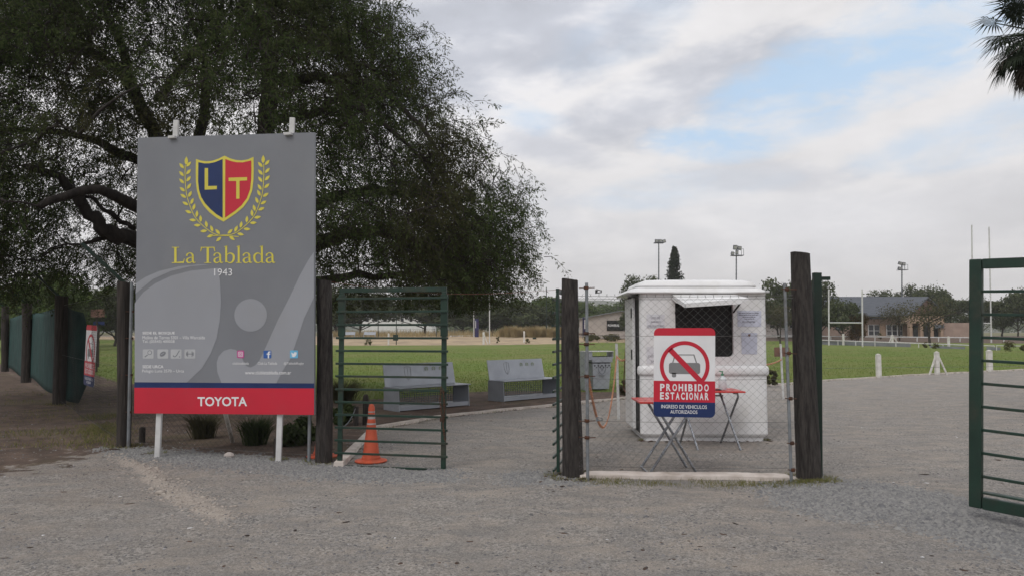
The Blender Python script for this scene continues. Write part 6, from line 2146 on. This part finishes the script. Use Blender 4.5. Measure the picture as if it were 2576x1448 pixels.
# ---- low stumps with light chain behind the gate, short stubs
def stub(label, px, py, h_px, w_px, rt=False, mat='old_wood'):
    b = G(px, py); k = b.y / FP; h = h_px * k; r = w_px * k / 2
    mb = MB()
    prof = [(0, -.05), (r, -.05), (r * .97, h * .85)] + ([(r * .9, h * .95), (r * .5, h), (0, h * 1.01)] if rt else [(r * .95, h), (0, h)])
    mb.lathe((b.x, b.y, 0), prof, 14); ob = mb.build('stump', mat, org=(b.x, b.y, 0)); smooth_angle(ob, 40)
    tag(ob, label, 'stump'); return b
sA = stub('round topped dark wooden stump behind the orange cone', 919, 1066, 74, 15, True, 'dark_shaded_wood')
sB = stub('short square cut wooden stump left of the orange cone', 895, 1069, 47, 13, False, 'old_wood')
stub('low dark stump under the left corner of the club board', 357, 1113, 40, 15, True, 'dark_shaded_wood')
stub('thin dark stump behind the right leg of the club board', 694, 1152, 50, 13, False, 'dark_shaded_wood')
mb = MB(); a = Vector((sB.x, sB.y, .32)); b = Vector(G(850, 1090)) + Vector((0, 0, .12)); chain_mesh(mb, hang(a, b, .12, 8), .03, .003); tag(mb.build('chain', 'galvanised', org=a), 'light thin chain drooping from the short stump behind the gate leaf', 'chain')
# pale stone at the board foot
b = G(576, 1150); mb = MB(); mb.lathe((b.x, b.y, 0), [(0, -.02), (.05, 0), (.058, .03), (.045, .055), (.02, .07), (0, .072)], 7, 1.2, .8); tag(mb.build('stone', 'beige_wall', org=(b.x, b.y, 0)), 'pale pointed stone on the gravel under the club board', 'stone')

# ================================================================== FAR THINGS
def pole(label, px, yb, xt, yt, wpx, mat, nm='pole', cat='pole', Y=None, n=8, group=None):
    if Y is None: b = G(px, yb)
    else:
        b = W(px, yb, Y); b.z = float(hgt(b.x, Y))
    t = W(xt, yt, b.y)
    mb = MB(); mb.tube([Vector((b.x, b.y, b.z - .1)), t], max(.012, wpx * b.y / FP / 2), n)
    o = mb.build(nm, mat, org=(b.x, b.y, b.z))
    return tag(o, label, cat, group), b, t

# white concrete posts along the lawn
def conc_post(label, px, yb, yt, wpx, braces=()):
    b = G(px, yb); k = b.y / FP; w_ = wpx * k; h = (yb - yt) * k
    o = thing('concrete_post', label, 'post', (b.x, b.y, b.z))
    mb = MB(); mb.box((b.x, b.y, b.z + h / 2 - .1), (w_, w_, h + .2)); mb.lathe((b.x, b.y, b.z + h), [(w_ * .5, -.001), (w_ * .4, .02), (0, .035)], 8)
    mb.build('shaft', 'concrete_white', o, bevel=w_ * .12)
    for dx in braces:
        mb = MB(); a = Vector((b.x + dx * k, b.y - abs(dx) * k * .15, b.z - .03)); mb.beam(a, Vector((b.x + (w_ * .2 if dx > 0 else -w_ * .2), b.y - .02, b.z + h * .9)), w_ * .36, w_ * .36); mb.build('brace', 'concrete_white', o)
    return o
conc_post('plain white concrete post on the lawn edge just right of the leaning post', 2210, 949, 891, 10.5)
conc_post('white concrete post with two braces at the lawn edge', 2357, 941, 885, 9.5, (-22, 23))
conc_post('white concrete post behind the lower bars of the large gate', 2489, 934, 881, 11)
conc_post('small white post in front of the low grey wall, right of the small goal mast', 2121, 868, 839.5, 4.6)
conc_post('small white post with two braces in front of the club house', 2244, 870, 842, 5, (-13, 21))
conc_post('small white post before the club house porch, near the bare tree', 2386, 875, 846, 5)
conc_post('small white post with a brace between the two white training poles', 1216, 866, 835, 5.4, (11,))
conc_post('small white post in front of the pampas grass', 1318, 861, 833, 4.4)
conc_post('small white post seen through the gate bars, left of the green lamp pole', 977, 867, 838, 4)
conc_post('small white post right beside the thick post of the closed gate', 834.5, 868, 838, 4)
# wire between the near white posts
mb = MB(); a, b = W(2075, 925, 26.5), W(2575, 920, 29); mb.tube([a.lerp(b, t / 8) for t in range(9)], .006, 4); tag(mb.build('wire', 'wire', org=a), 'low wire strung along the white posts at the lawn edge', 'wire')
# goals and masts
def goal(label, pl_, pr_, bar_y, wpx):
    a, b = G(*pl_[:2]), G(*pr_[:2])
    o = thing('goal_posts', label, 'goal posts', a)
    for (p, (_, _, xt, yt)) in ((a, pl_), (b, pr_)):
        mb = MB(); mb.tube([Vector((p.x, p.y, p.z - .1)), W(xt, yt, p.y)], wpx * p.y / FP / 2, 8); mb.build('post', 'white_paint', o)
    if bar_y: 
        mb = MB(); mb.tube([W(pl_[0], bar_y[0], a.y), W(pr_[0], bar_y[1], b.y)], wpx * .8 * a.y / FP / 2, 8); mb.build('crossbar', 'white_paint', o)
    return o
goal('small white H shaped rugby goal right of the leaning post', (2084.5, 868, 2084, 728), (2169, 872, 2168, 727), (811, 811.5), 3.8)
goal('tall white rugby goal rising behind the frame of the large gate', (2447, 861, 2443.5, 566), (2493, 861, 2487, 571), (812, 812.5), 3.4)
pole('tall white training pole with a navy pad at its foot, seen in the gateway', 1191.7, 847, 1191.7, 690, 2.6, 'white_paint', 'goal_pole', 'pole')
pole('tall white training pole right of the padded one, seen in the gateway', 1231, 863, 1231, 700, 2.8, 'white_paint', 'goal_pole', 'pole')
b = G(1199, 847); t = W(1199, 801, b.y); mb = MB(); mb.box(((b.x + t.x) / 2, b.y, (b.z + t.z) / 2), (.62, .4, t.z - b.z)); mb.build('x', 'navy_pad'); pad = bpy.data.objects['x']; pad.name = 'post_pad'; tag(pad, 'navy foam pad with pale print at the foot of a white training pole', 'pad')
mb = MB(); mb.box((t.x - .18, b.y - .205, t.z - .9), (.14, .01, 1.2)); mb.build('print', 'print_pale', pad, org=(0, 0, 0))
def flood(label, px, ytop, Y, heads, platform=None):
    b = W(px, 850, Y); b.z = float(hgt(b.x, Y)); k = Y / FP
    t = W(px, ytop, Y)
    o = thing('floodlight_mast', label, 'floodlight', b)
    mb = MB(); mb.tube([b - Vector((0, 0, .2)), b.lerp(t, .5), t], [3.0 * k * .75, 2.4 * k * .7, 1.7 * k * .8], 10); mb.build('mast', 'lamp_grey', o)
    for i in range(1, 24):
        pass
    mb = MB()
    for i in range(16):
        q = b.lerp(t, .35 + .62 * i / 16); mb.box((q.x + .0, q.y, q.z), (5.2 * k, .03, .03))
    mb.build('steps', 'lamp_grey', o)['kind'] = 'stuff'
    if platform:
        x0, x1, yp, yr = platform
        a, c = W(x0, yp, Y), W(x1, yp, Y)
        mb = MB(); mb.box(((a.x + c.x) / 2, Y, a.z), (c.x - a.x, 1.2, .10)); mb.build('platform', 'lamp_grey', o)
        if yr:
            mb = MB(); r0 = W(x1, yr, Y).z
            for x in (t.x + 2 * k, c.x - .05):
                for dy in (-.55, .55): mb.tube([(x, Y + dy, a.z), (x, Y + dy, r0)], .035, 5)
            for dy in (-.55, .55): mb.tube([(t.x + 2 * k, Y + dy, r0), (c.x - .05, Y + dy, r0)], .035, 5)
            mb.build('railing', 'lamp_grey', o)
    for (x0, y0, x1, y1, tilt) in heads:
        a, c = W(x0, y1, Y), W(x1, y0, Y)
        ctr = (a + c) / 2
        mb = MB(); mb.box(ctr, (c.x - a.x, .35, c.z - a.z), 0, R(18), R(tilt)); h = mb.build('lamp_head', 'lamp_grey', o, bevel=.03)
        mb = MB(); mb.box(ctr + Vector((0, -.19, -.02)), ((c.x - a.x) * .82, .02, (c.z - a.z) * .7), 0, R(18), R(tilt)); mb.build('lamp_glass', 'lamp_face', h)
    return o
flood('first floodlight mast, left of the cypress, with a flat row of lamps', 1656.5, 610, 112, [(1647, 602.5, 1656, 610, 0), (1656.5, 602.5, 1664, 610, 0), (1665.5, 603, 1674, 610.5, -14)], (1645, 1669, 611, None))
flood('second floodlight mast, above the kiosk roof right of the cypress, with a railed platform', 1851.5, 620, 118, [(1844, 617, 1853.5, 628, 0), (1855, 619.5, 1864, 629, 6), (1838.5, 633.5, 1846, 642, 12), (1850, 630, 1856, 640, 0)], (1839, 1868, 643, 627.5))
flood('third floodlight mast, behind the slate roofed club house', 2268, 665, 150, [(2259, 658.5, 2268, 666, 14), (2268.5, 660, 2276, 668, 0), (2258, 671.5, 2268, 678.5, 10)], (2258, 2280, 679, 666))
# green poles seen through the gate and by the wood
pole('dark green pole seen through the gate bars, left of the pole with the box', 951, 846, 951, 790, 2.0, 'green_paint_dark')
o, b, t = pole('dark green pole carrying a green box, seen through the gate bars', 996.5, 866, 996.5, 786, 2.2, 'green_paint_dark')
c = W(995, 848, b.y - .2); mb = MB(); mb.box(c, (.62, .3, .75)); bx = mb.build('box', 'green_paint_dark', org=(0, 0, 0)); bx.parent = o; bx.location = (0, 0, 0); bx.matrix_parent_inverse = Matrix.Translation(-Vector(o.location))
pole('thin green pole at the right stile of the closed gate leaf', 1098, 846, 1098, 818, 1.8, 'green_paint_dark')
pole('tall thin green lamp pole against the wood left of the short post', 1374, 838, 1374, 722, 2.2, 'green_paint_dark', Y=120)

# buildings
def bx8(x0, x1, y0, y1, z0, z1):
    return [(x0, y0, z0), (x1, y0, z0), (x1, y1, z0), (x0, y1, z0), (x0, y0, z1), (x1, y0, z1), (x1, y1, z1), (x0, y1, z1)]
def wbox(mb, px0, px1, py0, py1, Y, depth):
    """box whose front face spans photo px0..px1, py0 (top)..py1 at distance Y"""
    a, c = W(px0, py1, Y), W(px1, py0, Y)
    mb.hexa(bx8(a.x, c.x, Y, Y + depth, a.z, c.z)); return a, c
# advertising shed
Y = 112
sh = thing('shed', 'beige gabled shed with a black sports drink banner, left of the kiosk', 'shed', W(1540, 850, Y))
a, c, e, f, g2 = W(1478, 850, Y), W(1478, 797.5, Y), W(1561, 782.5, Y), W(1640, 797, Y), W(1640, 850, Y)
mb = MB(); mb.prism([a, g2, f, e, c], (0, 14, 0)); mb.build('wall', 'beige_wall', sh)
mb = MB()
for p, q in ((c, e), (e, f)):
    d = (q - p).normalized(); up = Vector((0, 0, .12))
    p2, q2 = (p - d * .3 if p is c else p), (q + d * .3 if q is f else q)
    mb.hexa([p2 + Vector((0, -.4, 0)), q2 + Vector((0, -.4, 0)), q2 + Vector((0, 14.4, 0)), p2 + Vector((0, 14.4, 0)), p2 + Vector((0, -.4, 0)) + up, q2 + Vector((0, -.4, 0)) + up, q2 + Vector((0, 14.4, 0)) + up, p2 + Vector((0, 14.4, 0)) + up])
mb.build('roof', 'grey_wall', sh)
mb = MB(); wbox(mb, 1526, 1577, 805, 831, Y - .08, .05); bn = mb.build('banner', 'banner_and_shade_black', sh)
shp = Panel(Vector((0, Y - .1, 0)), Vector((1, 0, 0)), Vector((0, 0, 1)))
mb = MB(); letters(mb, shp, 'POWERADE', 1528.5, 814.5, 1563, 820.5, .01, bold=.03); mb.build('lettering', 'print_white', bn, fixn=False)
mb = MB(); wbox(mb, 1567.5, 1573, 815, 830, Y - .14, .03); wbox(mb, 1569, 1571.5, 811.5, 815, Y - .14, .03); mb.build('bottle_print', 'print_pale', bn)
o, b, t = pole('pole with a long navy banner in front of the shed', 1465, 850, 1465, 796, 1.4, 'lamp_grey')
mb = MB(); wbox(mb, 1466, 1475, 797, 843, b.y - .05, .05); ob = mb.build('banner', 'navy_pad', org=(0, 0, 0)); ob.parent = o; ob.matrix_parent_inverse = Matrix.Translation(-Vector(o.location))
mb = MB(); wbox(mb, 1469.6, 1471.6, 803, 826, b.y - .09, .03); ob2 = mb.build('banner_print', 'print_white', org=(0, 0, 0)); ob2.parent = ob
pole('thin white stake in front of the shed', 1498, 852, 1498, 832, 1.8, 'white_paint')
# hedge in front of the shed
r9 = np.random.default_rng(22)
for i, (x0, x1) in enumerate(((1462, 1512), (1512, 1562))):
    g = G((x0 + x1) / 2, 857); k = g.y / FP
    V_2, F_2, rn_ = crown_mesh('c', 1500, .95, 1.0, .02, .09, 80 + i, lumps=20)
    V_2[:, 0] *= (x1 - x0) * k / 2.0
    o = thing('hedge', ('low brownish hedge in front of the shed, nearer the fence pipe' if i == 0 else 'low brownish hedge in front of the shed, nearer the kiosk'), 'hedge', g)
    np_mesh('foliage', V_2, F_2, 'tree_c', o, rnd=rn_)
# pale building behind the wood seen through the gate
Y = 190
pb = thing('building', 'long pale building seen through the upper bars of the closed gate leaf', 'building', W(995, 838, Y))
mb = MB(); wbox(mb, 905, 1086, 792, 840, Y, 12); mb.build('wall', 'white_wall', pb)
mb = MB(); wbox(mb, 900, 1090, 785, 792, Y - .5, 13); mb.build('roof', 'grey_wall', pb)
mb = MB()
for x in range(920, 1080, 22): 
    m2 = MB(); wbox(m2, x, x + 7, 800, 808, Y - .05, .1); m2.build('window', 'window_glass', pb)
# outbuilding right of the kiosk
Y = 118
ob_ = thing('outbuilding', 'pale outbuilding with a grey roof seen right of the kiosk', 'building', W(1980, 848, Y))
mb = MB(); wbox(mb, 1925, 2060, 806, 850, Y, 7); mb.build('wall', 'pale_wall', ob_)
a, c = W(1920, 807, Y - .6), W(2066, 807, Y - .6); r0, r1 = W(1925, 787, Y + 4), W(2062, 787, Y + 4)
mb = MB(); th = Vector((0, 0, .15)); mb.hexa([a, c, r1, r0, a + th, c + th, r1 + th, r0 + th]); mb.build('roof', 'grey_wall', ob_)
for x0, x1 in ((1937, 1948), (1962, 1973), (1987, 1996)):
    mb = MB(); wbox(mb, x0, x1, 817, 823.5, Y - .05, .1); wn = mb.build('window', 'window_glass', ob_)
    mb = MB(); wbox(mb, x0 - .5, x1 + .5, 823.6, 824.6, Y - .08, .1); mb.build('sill', 'white_wall', wn)
# club house
Y = 124
ch_ = thing('club_house', 'brick club house with a large slate roof and a porch behind the white rails', 'building', W(2240, 848, Y))
mb = MB(); wbox(mb, 2040, 2289, 796, 850, Y, 14); mb.build('wall', 'brick_wall', ch_)
R1, R2, E1, E2, E3, E4 = W(2030, 748.5, 133), W(2335, 749, 131), W(2030, 796, 122.5), W(2290, 794.5, 122), W(2366, 779, 141), W(2040, 779, 143)
th = Vector((0, 0, .22))
mb = MB(); mb.hexa([E1, E2, R2, R1, E1 + th, E2 + th, R2 + th, R1 + th]); rf = mb.build('roof', 'roof_slate', ch_)
mb = MB(); mb.hexa([R1, R2, E3, E4, R1 + th, R2 + th, E3 + th, E4 + th]); mb.build('roof_rear', 'roof_slate', ch_)
mb = MB(); ins = Vector((-.5, .1, -.1)); mb.prism([E2 + ins, R2 + ins, E3 + ins], (-.3, 0, 0)); mb.build('gable', 'brown_board', ch_)
for f_ in (.2, .4, .6, .8):
    mb = MB(); p = E2.lerp(E3, f_) + ins; q = (E2.lerp(R2, f_ * 2) if f_ < .5 else R2.lerp(E3, (f_ - .5) * 2)) + ins; mb.tube([p + Vector((.05, 0, 0)), q + Vector((.05, 0, -.2))], .09, 5); mb.build('gable_batten', 'far_bark', ch_)
for x0, x1, y0, y1 in ((2184, 2212, 816, 843), (2230, 2270, 816, 843)):
    mb = MB(); wbox(mb, x0, x1, y0, y1, Y - .06, .12); wn = mb.build('window', 'window_glass', ch_)
    n_ = 3 if x1 - x0 > 30 else 2
    for i in range(n_ + 1):
        x = x0 + (x1 - x0) * i / n_; mb = MB(); wbox(mb, x - .5, x + .5, y0, y1, Y - .12, .06); mb.build('mullion', 'white_wall', wn)
    for y in (y0, (y0 * .45 + y1 * .55), y1 - 1): mb = MB(); wbox(mb, x0, x1, y - .45, y + .45, Y - .13, .06); mb.build('mullion', 'white_wall', wn)
for x0, x1 in ((2187, 2230), (2150, 2180)):
    mb = MB(); wbox(mb, x0, x1, 798, 801.5, Y - .06, .1); mb.build('clerestory', 'window_glass', ch_)
for x0 in (2214, 2272):
    mb = MB(); wbox(mb, x0, x0 + 12, 812, 850, Y - .35, .35); mb.build('pier', 'brick_column', ch_)
Yp = 119.5
mb = MB(); wbox(mb, 2287, 2374, 793, 812, Yp, 6); mb.build('porch_parapet', 'brick_column', ch_)
mb = MB(); wbox(mb, 2287, 2374, 812.3, 850, Yp + 3.5, .4); mb.build('porch_wall', 'brick_wall', ch_)
for x0 in (2288, 2315, 2341, 2366):
    mb = MB(); wbox(mb, x0, x0 + 6, 812.2, 850, Yp + .1, .7); mb.build('column', 'brick_column', ch_)
for x0 in (2298, 2325, 2350):
    mb = MB(); wbox(mb, x0, x0 + 11, 818, 849, Yp + 3.4, .12); mb.build('door', 'window_glass', ch_)
mb = MB(); wbox(mb, 2374, 2440, 811, 850, Yp + 1, .4); mb.build('yard_wall', 'brick_wall', ch_)
mb = MB(); wbox(mb, 2352, 2374, 816, 824, Yp - .1, .12); mb.build('name_plate', 'lamp_grey', ch_)
o, b, t = pole('small navy sign on a pole in front of the shrubs left of the club house', 2110, 850, 2110, 820, 1.0, 'lamp_grey', 'sign_post', 'sign')
mb = MB(); wbox(mb, 2102, 2118, 820.5, 829.5, b.y - .1, .06); ob = mb.build('sign_plate', 'print_navy', org=(0, 0, 0)); ob.parent = o; ob.matrix_parent_inverse = Matrix.Translation(-Vector(o.location))
mb = MB(); wbox(mb, 2104, 2110, 824, 826, b.y - .13, .02); wbox(mb, 2112, 2115.5, 823.5, 827, b.y - .13, .02); ob2 = mb.build('sign_mark', 'print_pale', org=(0, 0, 0)); ob2.parent = ob
# white rails and grey wall
def rails(label, pts, rail_y, step, wpx=1.6, double=False):
    """pts: base points in the photo; rail_y: rail height at each"""
    B = [G(*p) for p in pts]
    o = thing('rail_fence', label, 'fence', B[0])
    for i in range(len(B) - 1):
        a, b = B[i], B[i + 1]
        ta, tb = W(pts[i][0], rail_y[i], a.y), W(pts[i + 1][0], rail_y[i + 1], b.y)
        mb = MB(); mb.tube([ta, tb], wpx * a.y / FP / 2, 6); mb.build('rail', 'white_paint', o)
        n = max(1, int((b - a).length / step))
        for k in range(n + (i == len(B) - 2)):
            p, q = a.lerp(b, k / n), ta.lerp(tb, k / n)
            mb = MB(); mb.tube([p - Vector((0, 0, .1)), q], wpx * .9 * a.y / FP / 2, 6); mb.build('post', 'white_paint', o)
    return o
rails('long white rail fence in front of the club house', [(1925, 856), (2200, 857), (2580, 860)], (843.3, 846, 849.5), 2.6, 3.0)
rails('nearer white rail above the low grey wall', [(2066, 866), (2310, 873.5), (2440, 878), (2500, 880)], (854.5, 862.5, 867.5, 869), 3.0, 2.8)
rails('white rail continuing behind the large gate', [(2506, 881), (2590, 884)], (868, 869.5), 3.0, 2.2)
for i, (x0, y0, t0, x1, y1, t1) in enumerate(((2066, 866, 856.5, 2294, 872.5, 862.5), (2345, 875, 868, 2432, 878, 871), (2490, 880, 871, 2522, 881, 872.5))):
    a, b = G(x0, y0) + Vector((0, .3, 0)), G(x1, y1) + Vector((0, .3, 0))
    mb = MB(); za, zb2 = W(x0, t0, a.y).z, W(x1, t1, b.y).z
    mb.hexa([a, b, b + Vector((0, .2, 0)), a + Vector((0, .2, 0)), Vector((a.x, a.y, za)), Vector((b.x, b.y, zb2)), Vector((b.x, b.y + .2, zb2)), Vector((a.x, a.y + .2, za))])
    tag(mb.build('low_wall', 'grey_wall', org=a), ('low grey wall along the far lawn edge left of the braced post', 'short piece of low grey wall beside the large gate frame', 'short piece of low grey wall seen through the large gate')[i], 'wall')
# far fence and small benches behind the road, seen through the gate
B0, B1 = G(1000, 842), G(1262, 841)
o = thing('wire_fence', 'thin dark fence of stakes beyond the road, left of the pampas grass', 'fence', B0)
for k in range(10):
    p = B0.lerp(B1, k / 9); mb = MB(); mb.tube([p - Vector((0, 0, .1)), p + Vector((0, 0, 1.5))], .055, 6); mb.build('stake', 'far_bark', o)
mb = MB(); mb.tube([B0 + Vector((0, 0, 1.35)), B1 + Vector((0, 0, 1.35))], .02, 4); mb.build('strand', 'wire', o)
for i, (x0, x1) in enumerate(((862, 892), (914, 944))):
    g = G((x0 + x1) / 2, 848); k = g.y / FP
    o = thing('bench', ('far grey bench seen through the gate bars, the left one of two' if i == 0 else 'far grey bench seen through the gate bars, the right one of two'), 'bench', g)
    L = (x1 - x0) * k
    mb = MB(); mb.box((g.x, g.y + .3, g.z + .68), (L, .05, .45), 0, R(-12)); mb.build('backrest', 'bench_metal', o)
    mb = MB(); mb.box((g.x, g.y, g.z + .44), (L, .5, .04)); mb.build('seat', 'bench_metal', o)
    for s_ in (-1, 1):
        mb = MB(); mb.box((g.x + s_ * (L / 2 - .03), g.y, g.z + .21), (.05, .5, .42)); mb.build('side_panel', 'bench_metal', o)
for px, w_, lb in ((1344, 9, 'low dark green block on the road in front of the pampas grass'), (1398, 13, 'low dark green block on the road beside the opened gate leaf')):
    g = G(px, 852); k = g.y / FP; mb = MB(); mb.box((g.x, g.y, g.z + .12), (w_ * k, .5, .26)); tag(mb.build('green_block', 'green_paint_dark', org=g, bevel=.03), lb, 'block')
a, b = G(1133, 846), G(1189, 845); mb = MB(); mb.beam(a + Vector((0, 0, .12)), b + Vector((0, 0, .15)), .3, .16); tag(mb.build('road_kerb', 'concrete_white', org=a), 'low white kerb bar beside the padded training pole', 'kerb')
# signs in the left field
for px, Yq, x0, x1, y0, y1, mt, lb in ((244, 30, 228, 262, 777, 797, 'brown_board', 'brown wooden board on a post in the field left of the club board'), (248, 34, 234, 262, 808, 816.5, 'print_navy', 'small navy arrow sign under the brown board'), (222, 40, 214, 230, 847, 868, 'white_paint', 'small white panel in the field behind the tilted no parking sign')):
    b = W(px, 900, Yq); b.z = 0; t = W(px, y0 + 2, Yq)
    o = thing('field_sign', lb, 'sign', b)
    mb = MB(); mb.tube([b - Vector((0, 0, .1)), t], .04, 6); mb.build('post', 'far_bark', o)
    mb = MB(); wbox(mb, x0, x1, y0, y1, Yq - .08, .05); mb.build('board', mt, o)
# distant white houses on the hillside
for px, py, wp, hp_, lb in ((195, 731, 14, 19, 'distant white house on the hillside left of the club board'), (215, 738.5, 18, 5, 'distant low white shed on the hillside left of the club board'), (1494, 775, 5, 11, 'tiny distant white house between the trees beyond the shed'), (1558, 778, 12, 4, 'tiny distant white roof among the trees left of the kiosk')):
    Yh = 700 if px > 1000 else 900
    c = W(px, py, Yh); k = Yh / FP
    o = thing('house', lb, 'house', c)
    mb = MB(); mb.hexa(bx8(c.x - wp * k / 2, c.x + wp * k / 2, Yh, Yh + 8, c.z - 12, c.z + hp_ * k)); mb.build('wall', 'white_wall', o)
    mb = MB(); mb.hexa(bx8(c.x - wp * k / 2 - .3, c.x + wp * k / 2 + .3, Yh - .3, Yh + 8.3, c.z + hp_ * k, c.z + hp_ * k + .5)); mb.build('roof', 'pale_wall', o)

# ================================================================== HAZE
HAZE = 0.00034
if HAZE:
    m = bpy.data.materials.new('haze'); m.use_nodes = True; t = NT(m.node_tree); m.node_tree.nodes.clear()
    out = t.n('ShaderNodeOutputMaterial'); pv = t.n('ShaderNodeVolumePrincipled'); pv.inputs['Density'].default_value = HAZE; pv.inputs['Color'].default_value = (.93, .93, .96, 1); pv.inputs['Anisotropy'].default_value = .2
    t.l(pv.outputs[0], out.inputs['Volume'])
    mb = MB(); mb.hexa(bx8(-2750, 2750, -450, 2700, -2.0, 190)); hz = mb.build('haze', m)
    tag(hz, 'thin pale haze over the plain', None, None, 'stuff')
